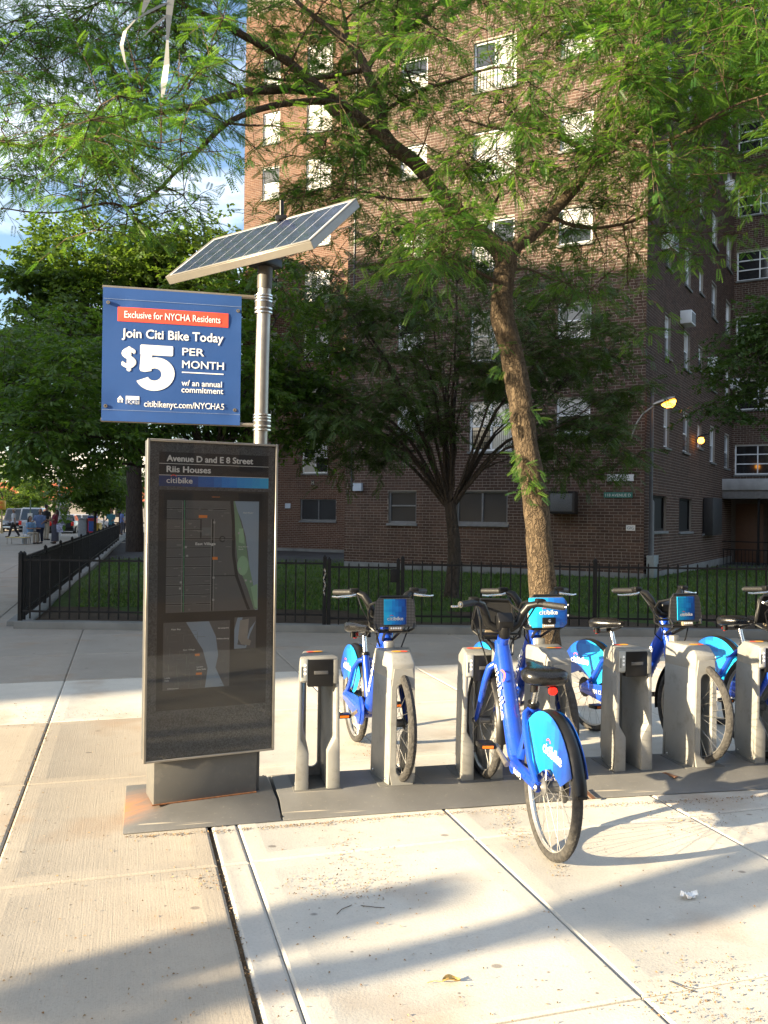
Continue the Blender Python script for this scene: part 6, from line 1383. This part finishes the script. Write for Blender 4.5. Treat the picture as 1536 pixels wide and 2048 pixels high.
person('stout person in blue blouse and navy trousers beside the seated one', pos(80, 41.5), math.radians(-95), BLUE_C, NAVY_C, stout=1.25, H=1.62, hair=(0.09, 0.04, 0.03), arms=((0.40, 0.0), (0.30, 0.0)))
person('tall person in black shirt and beige shorts seen from behind', pos(92, 46), math.radians(70), BLACK_C, BEIGE_C, H=1.86, hair=(0.02, 0.015, 0.012))
person('person in maroon top and long grey skirt gesturing by the fence', pos(110, 41.5), math.radians(-150), MAROON_C, GREY_C, skirt=True, longhair=True, hair=(0.03, 0.014, 0.010), stout=1.08, arms=((0.35, 0.05), (0.38, 0.12)), H=1.68)
person('person in turquoise shirt resting at the far end of the side fence', pos(222, 50), math.radians(-100), cloth_mat('teal_cotton', (0.06, 0.22, 0.30)), NAVY_C, H=1.7, arms=((0.35, 0), (0.35, 0)))
for k, (px, Y, c) in enumerate(((243, 58, (0.10, 0.16, 0.42)), (251, 60, (0.5, 0.5, 0.52)), (258, 57, (0.05, 0.05, 0.06)))):
    person(['person in bright blue shirt beyond the grey tree trunk', 'person in white shirt beside the one in bright blue', 'person in dark clothes next to the grey tree trunk'][k], pos(px, Y), math.radians(30 + 60 * k), cloth_mat('crowd_%d' % k, c), GREY_C, H=1.7)
fc = thing('folding_chair', 'folding chair under the seated person on the avenue', 'chair', pos(60, 41), math.radians(-30))
MB().bx(-0.2, 0.26, -0.22, 0.22, 0.40, 0.43).build('seat', WHITE_SIGN, fc, bev=0.01); MB().bx(-0.26, -0.23, -0.22, 0.22, 0.45, 0.85).build('backrest', WHITE_SIGN, fc, bev=0.01)
for x in (-0.2, 0.24):
    for y in (-0.2, 0.2): MB().tube([(x, y, 0.40), (x * 1.15, y, 0)], 0.014, 6).build('leg', ALU, fc)
bg_ = thing('tote_bag', 'patterned white shopping bag hanging beside the long skirt', 'bag', pos(121, 41.3) + Vector((0, 0, 0.55)))
MB().loft([[(0.16, -0.07, 0), (0.16, 0.07, 0), (-0.16, 0.07, 0), (-0.16, -0.07, 0)], [(0.2, -0.08, 0.42), (0.2, 0.08, 0.42), (-0.2, 0.08, 0.42), (-0.2, -0.08, 0.42)]]).build('sack', simple('bag_print', (0.30, 0.31, 0.42), 0.7, var=0.9, scale=12), bg_, bev=0.01)
MB().tube([(-0.12, 0, 0.42), (-0.06, 0, 0.62), (0.06, 0, 0.62), (0.12, 0, 0.42)], 0.012, 6).build('handle', BLACK_PL, bg_)
pail = MB().lathe([(0.10, 0.0), (0.13, 0.36), (0.14, 0.36), (0.115, 0.0)], 14, None, close=True).build('bucket', BLUE_BOX, None); pail.location = pos(49, 40.5); tag(pail, 'pale bucket on the pavement before the seated person', 'bucket')
sb_ = thing('low_table', 'low yellowish folding table on the pavement left of the bucket', 'table', pos(36, 40.0))
MB().bx(-0.45, 0.45, -0.3, 0.3, 0.30, 0.34).build('top', simple('pale_yellow_board', (0.50, 0.40, 0.16), 0.6), sb_, bev=0.008)
for x in (-0.4, 0.4):
    for y in (-0.25, 0.25): MB().tube([(x, y, 0.30), (x, y, 0)], 0.014, 6).build('leg', ALU, sb_)

# ------------------------------------------------------------------ cars
GLASS_CAR = m_pane('car_glass', (0.02, 0.024, 0.028), 0.05, 0.8); CHROME = STEEL
def car(label, loc, yaw, col, L=4.6, Wd=1.85, Hh=1.72, suv=True, name='parked_car'):
    t = thing(name, label, 'car', loc, yaw, 'cars on the avenue'); pm = simple('car_paint_%s' % '_'.join('%d' % int(c * 999) for c in col), col, 0.3, var=0.05, coat=0.7)
    w = Wd / 2; b = MB(); a = L / 2
    st2 = [(-a, 0.62, 0.45, 0.86), (-a + 0.08, 0.80, 0.30, 0.98), (-a + 0.8, 0.92, 0.26, 1.0), (a - 1.3, 0.93, 0.26, 0.98), (a - 0.3, 0.88, 0.28, 0.86), (a - 0.04, 0.80, 0.36, 0.78), (a, 0.62, 0.45, 0.70)]
    b.loft([[(x, -k * w * 1.0 / 0.93, z0), (x, k * w / 0.93, z0), (x, k * w / 0.93 * 1.0, (z0 + z1) / 2), (x, k * w / 0.93 * 0.96, z1), (x, -k * w / 0.93 * 0.96, z1), (x, -k * w / 0.93, (z0 + z1) / 2)] for x, k, z0, z1 in st2]); b.build('body', pm, t, bev=0.03)
    x0, x1 = (-a + 0.12, a - 1.55) if suv else (-a + 0.7, a - 1.5)
    cb = MB(); cb.loft([[(x0, -w * 0.90, 0.96), (x1 + 0.45, -w * 0.90, 0.94), (x1 + 0.45, w * 0.90, 0.94), (x0, w * 0.90, 0.96)], [(x0 + 0.18, -w * 0.76, Hh - 0.05), (x1 - 0.35, -w * 0.76, Hh - 0.05), (x1 - 0.35, w * 0.76, Hh - 0.05), (x0 + 0.18, w * 0.76, Hh - 0.05)], [(x0 + 0.3, -w * 0.70, Hh), (x1 - 0.5, -w * 0.70, Hh), (x1 - 0.5, w * 0.70, Hh), (x0 + 0.3, w * 0.70, Hh)]]); cab_ = cb.build('cabin', pm, t, bev=0.03)
    def pane(nm, A_, B_, C_, D_, off):
        q = [Vector(p) + Vector(off) for p in (A_, B_, C_, D_)]; c = sum(q, Vector()) / 4; q = [c + (p - c) * 0.88 for p in q]; MB().quad(*q).build(nm, GLASS_CAR, cab_, smooth=False, fixn=False)
    zt_ = Hh - 0.05
    pane('windscreen', (x1 + 0.45, -w * .9, .94), (x1 + 0.45, w * .9, .94), (x1 - 0.35, w * .76, zt_), (x1 - 0.35, -w * .76, zt_), (0.012, 0, 0.012))
    pane('rear_window', (x0, -w * .9, .96), (x0, w * .9, .96), (x0 + .18, w * .76, zt_), (x0 + .18, -w * .76, zt_), (-0.014, 0, 0.003))
    for s in (-1, 1):
        m = (x0 + x1 + 0.2) / 2
        pane('side_window', (x0 + 0.1, s * w * .9, .97), (m, s * w * .9, .96), (m, s * w * .76, zt_), (x0 + .28, s * w * .76, zt_), (0, s * 0.014, 0.002)); pane('side_window', (m, s * w * .9, .96), (x1 + .35, s * w * .9, .95), (x1 - .36, s * w * .76, zt_), (m, s * w * .76, zt_), (0, s * 0.014, 0.002))
        MB().box((a - 0.06, s * w * 0.68, 0.68), (0.10, 0.34, 0.16)).build('headlight', simple('headlight_lens', (0.7, 0.7, 0.68), 0.15), t, bev=0.02)
        MB().box((-a + 0.05, s * w * 0.80, 0.80), (0.10, 0.20, 0.30)).build('tail_light', RED_REFL, t, bev=0.02)
        MB().box((x1 + 0.15, s * (w + 0.09), 0.98), (0.10, 0.18, 0.12)).build('mirror', pm, t, bev=0.02)
        for x in (-a + 0.85, a - 0.9):
            wh = MB().lathe([(0.20, -0.11), (0.31, -0.10), (0.335, -0.05), (0.335, 0.05), (0.31, 0.10), (0.20, 0.11)], 20, Matrix.Translation((x, s * (w - 0.10), 0.335)) @ Matrix.Rotation(math.pi / 2, 4, 'X')).build('wheel', RUBBER, t)
            MB().lathe([(0.02, -0.115), (0.19, -0.112), (0.19, 0.112), (0.02, 0.115)], 14, Matrix.Translation((x, s * (w - 0.10), 0.335)) @ Matrix.Rotation(math.pi / 2, 4, 'X')).build('rim', ALU, wh)
    MB().box((a - 0.01, 0, 0.66), (0.04, 0.9, 0.16)).build('grille', BLACK_PL, t, bev=0.01); MB().box((a - 0.01, 0, 0.42), (0.08, Wd * 0.86, 0.14)).build('bumper', CHROME, t, bev=0.02); MB().box((-a + 0.02, 0, 0.48), (0.08, Wd * 0.86, 0.16)).build('bumper', BLACK_PL, t, bev=0.02)
    MB().box((-a - 0.022, 0, 0.70), (0.01, 0.30, 0.15)).build('number_plate', PRINT_W2, t)
    return t
def cpos(px, Y): q = at(px, 1080, Y); q.z = -0.118; return q
car('dark pickup like car facing us at the far left kerb', cpos(36, 66), math.radians(-72), (0.02, 0.022, 0.03), L=5.2, Wd=2.0, Hh=1.85)
car('dark blue small car behind the dark front facing one', cpos(50, 74), math.radians(-72), (0.015, 0.025, 0.06), Hh=1.5, suv=False)
car('silver van with red tail light seen from behind the group', cpos(72, 64), math.radians(104), (0.42, 0.43, 0.45), L=4.9, Hh=1.9)
car('dark car parked right of the white lamp post', cpos(130, 62), math.radians(104), (0.012, 0.016, 0.024), Hh=1.45, suv=False)
car('pale car partly hidden by the small bright tree', cpos(170, 70), math.radians(20), (0.35, 0.36, 0.38), Hh=1.45, suv=False)
# ------------------------------------------------------------------ posts, signals, boxes
def post(label, px, Y, pyt, r, mat, name='lamp_post', cat='post'):
    b = cpos(px, Y); b.z = 0.0; t = thing(name, label, cat, b); zt_ = at(px, pyt, Y).z; MB().tube([(0, 0, 0), (0, 0, zt_)], [r, r * 0.8], 10).build('shaft', mat, t); MB().lathe([(r * 2, 0), (r * 1.6, 0.25), (r, 0.4)], 10).build('base', mat, t); return t, zt_
WHITE_POLE = simple('pale_pole', (0.55, 0.54, 0.52), 0.5, var=0.1)
lp1, z1 = post('tall pale lamp post with a white sign on the avenue', 117, 54, 850, 0.09, WHITE_POLE)
MB().box((0.22, -0.03, at(123, 1003, 54).z), (0.36, 0.02, 0.42)).build('sign_plate', PRINT_W, lp1)
MB().box((0.5, -0.03, at(132, 992, 54).z), (0.62, 0.02, 0.24)).build('street_name_plate', simple('street_green', (0.0, 0.16, 0.07), 0.4), lp1)
lp2, z2 = post('thin green sign post right of the dark front facing car', 60, 60, 1000, 0.05, simple('green_pole', (0.10, 0.16, 0.12), 0.5)); MB().box((0.0, -0.06, at(60, 1042, 60).z), (0.32, 0.06, 1.1)).build('sign_plate', PRINT_W2, lp2)
sg, z3 = post('yellow traffic signal post at the left edge', 3, 58, 1005, 0.06, simple('signal_pole', (0.36, 0.28, 0.14), 0.5), 'traffic_signal', 'signal')
MB().box((0.06, -0.1, at(5, 1010, 58).z), (0.42, 0.25, 0.62)).build('housing', simple('signal_yellow', (0.62, 0.34, 0.03), 0.45), sg, bev=0.03)
for q in (-0.15, 0.15): MB().lathe([(0.10, 0), (0.09, 0.02)], 12, Matrix.Translation((0.06, -0.23, at(5, 1010, 58).z + q)) @ Matrix.Rotation(math.pi / 2, 4, 'X')).build('lamp', PRINT_ORANGE, sg)
lp3, z4 = post('tall orange brown lamp post before the white building', 37, 90, 930, 0.16, simple('rust_pole', (0.42, 0.24, 0.14), 0.6))
ts, z5 = post('blue grey street post by the yellow bin', 207, 56, 1020, 0.05, simple('blue_pole', (0.22, 0.30, 0.36), 0.5)); MB().lathe([(0.001, 0), (0.32, 0.0), (0.32, 0.02), (0.001, 0.02)], 4, Matrix.Translation((0.36, 0, at(220, 1020, 56).z)) @ Matrix.Rotation(math.pi / 2, 4, 'X')).build('warning_sign', simple('warning_yellow', (0.62, 0.60, 0.02), 0.4), ts)
def bxx(label, name, px, Y, py0, py1, wpx, mat, cat, d=0.5, lid=None):
    b = cpos(px, Y); z0, z1 = max(0.0, at(px, py1, Y).z), at(px, py0, Y).z; b.z = z0 if z0 > 0.4 else 0.0; h = z1 - b.z; w = wpx / FPX * Y / 2
    t = thing(name, label, cat, b); MB().bx(-w, w, -d / 2, d / 2, 0.0, h * 0.9).build('cabinet', mat, t, bev=0.03); MB().bx(-w * 1.04, w * 1.04, -d * 0.53, d * 0.53, h * 0.9, h).build('lid', lid or mat, t, bev=0.03); MB().bx(-w * 0.75, w * 0.75, -d / 2 - 0.012, -d / 2, h * 0.25, h * 0.75).build('door', lid or mat, t, bev=0.008); return t
bxx('yellow bin beside the blue grey street post', 'street_bin', 196, 54, 1046, 1064, 9, simple('bin_yellow', (0.55, 0.33, 0.02), 0.5), 'bin')
bxx('red and blue newspaper box left of the yellow bin', 'newspaper_box', 185, 54, 1032, 1060, 15, simple('box_red', (0.50, 0.02, 0.03), 0.4), 'box', lid=simple('box_blue', (0.02, 0.10, 0.42), 0.4))
bxx('grey street cabinet right of the young tree', 'street_cabinet', 167, 54, 1036, 1066, 17, simple('cab_grey', (0.30, 0.33, 0.37), 0.5), 'cabinet')
# far building with red band across the avenue
fbp = at(110, 1030, 125.0); fb = thing('far_building', 'long white building with a red band seen under the trees at far left', 'building', (fbp.x, 125.0, 0.0), math.radians(6))
zb = lambda py: at(110, py, 125.0).z
MB().bx(-22, 16, 0, 10, 0, zb(1000)).build('ground_floor', simple('far_grey', (0.22, 0.20, 0.19), 0.8, var=0.2, scale=0.4), fb, smooth=False)
MB().bx(-22, 16, -0.6, 10, zb(1000), zb(966)).build('red_band', simple('far_red', (0.42, 0.10, 0.05), 0.7, var=0.1, scale=0.3), fb, smooth=False)
MB().bx(-22, 16, -0.3, 10, zb(966), zb(905)).build('upper_wall', simple('far_white', (0.55, 0.55, 0.55), 0.7, var=0.06, scale=0.3), fb, smooth=False)
_wm = MB().bx(-0.8, 0.8, -0.06, 0.02, -0.9, 0.9).mesh('window', PANE_DARK, smooth=False)
for i in range(9): link('window', _wm, fb, (-20 + 4.2 * i, 0.0, zb(1020)))
for x in (4.9, 5.4): MB().bx(x, x + 0.1, -0.4, -0.3, zb(966), zb(905)).build('pilaster', GREY_FRAME, fb)
# the block across the avenue that keeps the low sun off the lawn (behind and left of the camera)
DV = SUN_H; PV = Vector((-SUN_H.y, SUN_H.x, 0)); e0 = Vector((-1.0, 8.2, 0)) - DV * 42.0
ob = thing('apartment_building', 'brick block across the avenue behind the viewer, out of the picture', 'building', e0, math.atan2(PV.y, PV.x))
MB().bx(0, 62, 0, 14, -0.1, 22.0).build('wall', BRICKFLAT, ob, smooth=False); MB().bx(-0.2, 62.2, -0.2, 14.2, 22.0, 22.6).build('roof', CONC_BASE, ob)
_w2 = MB().bx(-0.7, 0.7, -0.05, 0.03, -0.8, 0.8).mesh('window', PANE_DARK, smooth=False)
for i in range(14):
    for j in range(7): link('window', _w2, ob, (3 + 4.2 * i, 0, 2.0 + 2.9 * j))
# street tree left of the viewer: a low leafy bough of it throws the bands of shade on the pavement
TE = math.tan(SUN_EL); SD = 10.0
def cast(px, py, D=SD): q = gnd(px, py); return Vector((q.x, q.y, 0)) - DV * D + Vector((0, 0, D * TE))
sh_t = Vector((0.0, 0.0, 0)) + PV * 0.75 - DV * 11.8
ST = Tree(77); c0 = sh_t + Vector((0, 0, 2.35)); b0 = cast(330, 2026)
ST.limb([sh_t, sh_t + Vector((0, 0, 0.9)), sh_t + Vector((0.03, 0.04, 2.0)), sh_t + Vector((-0.04, 0.02, 3.6))], [0.17, 0.14, 0.13, 0.11], 14)
ST.limb([c0 - Vector((0, 0, 0.1)), c0.lerp(b0, 0.5) + Vector((0, 0, 0.12)), b0 - Vector((0, 0, 0.0)), cast(700, 1942), cast(1000, 1866), cast(1300, 1772), cast(1540, 1694), cast(1800, 1630)], [0.05, 0.03, 0.06, 0.09, 0.09, 0.085, 0.075, 0.05], 12)
ST.limb([c0.lerp(b0, 0.5) + Vector((0, 0, 0.1)), cast(180, 2000), cast(270, 1955), cast(450, 1892), cast(650, 1836), cast(790, 1800), cast(865, 1786)], [0.03, 0.03, 0.09, 0.125, 0.13, 0.10, 0.02], 12)
for v in ((-2.0, -1.4, 2.2), (-1.2, -1.2, 2.4), (-0.4, -2.2, 2.0)): ST.limb([sh_t + Vector((-0.04, 0.02, 3.5)), sh_t + Vector((v[0] * .5, v[1] * .5, 4.6)), sh_t + Vector((v[0], v[1], 3.4 + v[2]))], [0.07, 0.045, 0.015], 8)
for _ in range(30): ST.clump(sh_t + Vector((ST.r.uniform(-3.2, -0.6), ST.r.uniform(-3.4, -0.9), ST.r.uniform(4.6, 7.0))), 0.5, 7, 5, minr=0.008)
for px, py, n_ in ((270, 1945, 30), (330, 1925, 34), (390, 1905, 34), (450, 1888, 34), (510, 1872, 34), (570, 1855, 34), (630, 1838, 34), (690, 1822, 34), (750, 1806, 26), (800, 1797, 16), (850, 1790, 8), (250, 1975, 18), (1300, 1800, 24), (1400, 1808, 30), (1480, 1785, 26), (1560, 1755, 26)):
    ST.clump(cast(px, py), 0.02, n_, 9, flat=0.8, twig=(0.05, 0.17), minr=0.03, lscale=(0.45, 0.65))
# unseen block added behind the viewer to darken the reflection in the kiosk glass
bq = Vector((26.0, -34.0, 0)); ob2 = thing('apartment_building', 'added brick block behind the viewer, unseen but for its dark reflection', 'building', bq, math.atan2(0.62, 0.80))
MB().bx(-45, 45, -12, 0, -0.1, 19.0).build('wall', BRICKFLAT, ob2, smooth=False); MB().bx(-45.2, 45.2, -12.2, 0.2, 19.0, 19.6).build('roof', CONC_BASE, ob2)
ST.build('street_tree', 'street tree standing left of the viewer, seen only by its shadow', sh_t, BARK, LEAF_LOCUST, LOC_FAR)
for i in range(20):
    for j in range(6): link('window', _w2, ob2, (-42 + 4.3 * i, 0.03, 2.0 + 2.9 * j))
# ------------------------------------------------------------------ litter
LITTER = m_leaf('dry_litter', [(0.16, 0.085, 0.035), (0.26, 0.15, 0.06), (0.36, 0.25, 0.12), (0.10, 0.07, 0.05)], [(0.2, 0.1, 0.03), (0.25, 0.15, 0.05)], 0.1, 0.8)
L = []
r5 = np.random.default_rng(5)
def scat(px, py, sx, sy, n, z=0.003):
    for _ in range(n):
        q = gnd(px + r5.normal(0, sx), py + r5.normal(0, sy)); L.append((q.x, q.y, z))
for a, b, n in (((430, 1662), (880, 1626), 420), ((880, 1626), (1536, 1592), 420), ((250, 1674), (430, 1662), 120)):
    for _ in range(n):
        t = r5.random(); q = gnd(a[0] + (b[0] - a[0]) * t, a[1] + (b[1] - a[1]) * t + abs(r5.normal(0, 3.5))); L.append((q.x, q.y, 0.004))
scat(690, 1690, 14, 25, 60); scat(730, 1740, 50, 22, 150); scat(640, 1770, 40, 15, 110); scat(740, 1785, 50, 18, 90); scat(1010, 1640, 16, 20, 110); scat(1040, 1680, 12, 14, 60); scat(1120, 1735, 14, 10, 40)
scat(1390, 1640, 50, 14, 140); scat(1430, 1960, 55, 30, 150); scat(1340, 2000, 50, 25, 80); scat(1480, 2040, 50, 15, 80); scat(170, 1425, 90, 8, 200); scat(60, 1435, 40, 12, 120); scat(735, 1490, 20, 12, 110); scat(400, 1760, 25, 12, 60)
for _ in range(260): q = gnd(r5.uniform(430, 1536), r5.uniform(1640, 2048)); L.append((q.x, q.y, 0.003))
for _ in range(200): q = gnd(r5.uniform(0, 420), r5.uniform(1450, 2048)); L.append((q.x, q.y, 0.003))
for _ in range(420):
    t = r5.uniform(1.5, 3.9); q = st(0.43 + r5.normal(-0.005, 0.016), t); L.append((q.x, q.y, -0.006))
for _ in range(300):
    t = r5.uniform(4.0, 7.0); q = st(-0.55 + r5.normal(0, 0.02), t); L.append((q.x, q.y, 0.001))
for _ in range(900): q = A(1094, 1345) + Vector((r5.normal(0, 0.45), r5.normal(0, 0.35), 0)); L.append((q.x, q.y, 0.012))
L = np.array(L); n = len(L); th = r5.uniform(0, 6.28, n); s_ = r5.uniform(0.003, 0.0095, n); w = s_ * r5.uniform(0.25, 0.6, n)
s_ = s_ * 0.8; w = w * 0.8; dx = np.stack([np.cos(th) * s_, np.sin(th) * s_, np.zeros(n)], 1); dy = np.stack([-np.sin(th) * w, np.cos(th) * w, np.zeros(n)], 1); up = np.stack([np.zeros(n), np.zeros(n), r5.uniform(0.001, 0.006, n)], 1)
V = np.stack([L - dx, L + dy + up, L + dx, L - dy + up * 0.3], 1).reshape(-1, 3)
lt = link('leaf_litter', np_mesh('leaf_litter', V, np.arange(4 * n).reshape(n, 4), LITTER, r5.random(n))); kind(lt, 'stuff'); tag(lt, 'dry brown seed husks and leaf scraps strewn over the pavement', 'litter')
pit = kind(MB().poly([tuple(A(1094, 1345) + G2 * a + G1 * b + Vector((0, 0, 0.006))) for a, b in ((-0.75, -0.75), (0.75, -0.75), (0.75, 0.75), (-0.75, 0.75))]).build('tree_pit', DIRT, smooth=False), 'structure')
# dead leaf and scrap of paper
dlf = gnd(903, 1966); o = thing('dead_leaf', 'curled dry yellow leaf lying on the pavement in the foreground', 'leaf', (dlf.x, dlf.y, 0.004), 0.3)
mb = MB(); N_ = 8
for i in range(N_):
    for j in range(4):
        def P(i, j): u = i / N_; v = -1 + j / 2; w = 0.017 * math.sin(math.pi * min(1, u * 0.95 + 0.03)) ** 0.8; return (-0.033 + 0.066 * u, v * w, 0.004 + 0.010 * v * v + 0.006 * math.sin(u * 5))
        mb.quad(P(i, j), P(i + 1, j), P(i + 1, j + 1), P(i, j + 1))
mb.build('blade', simple('dry_leaf', (0.40, 0.26, 0.08), 0.7, var=0.3, scale=60), o, fixn=False); MB().tube([(-0.033, 0, 0.006), (-0.06, 0.012, 0.006), (-0.085, 0.014, 0.002)], 0.0014, 5).build('stalk', MATS['dry_leaf'], o)
ppr = gnd(1378, 1796); o = MB(); r6 = random.Random(3); n1, n2 = 7, 5; V = [(-0.034 + 0.068 * i / n1 + r6.gauss(0, 0.005), -0.02 + 0.04 * j / n2 + r6.gauss(0, 0.006), 0.004 + abs(r6.gauss(0, 0.012))) for j in range(n2 + 1) for i in range(n1 + 1)]
o.add(V, [(j * (n1 + 1) + i, j * (n1 + 1) + i + 1, (j + 1) * (n1 + 1) + i + 1, (j + 1) * (n1 + 1) + i) for j in range(n2) for i in range(n1) if (i, j) not in ((0, 0), (6, 0), (3, 0), (6, 4), (0, 4))])
o = o.build('paper_scrap', PRINT_W, None, smooth=False, fixn=False); o.location = (ppr.x, ppr.y, 0.001); o.rotation_euler = (0, 0, 0.2); tag(o, 'crumpled white scrap of paper on the pavement at right', 'paper')
for k, (px, py, an_) in enumerate(((1365, 1975, 2.4), (688, 1820, 1.0), (745, 1815, 3.0))):
    q = gnd(px, py); o = MB().tube([(-0.05, 0, 0.003), (-0.01, 0.006, 0.005), (0.05, -0.004, 0.003)], 0.0014, 5).build('twig', BARK, None); o.location = (q.x, q.y, 0); o.rotation_euler = (0, 0, an_); tag(o, ['thin twig on the sunlit pavement at lower right', 'curved twig in the left shadow on the pavement', 'straight twig in the left shadow beside the curved one'][k], 'twig')
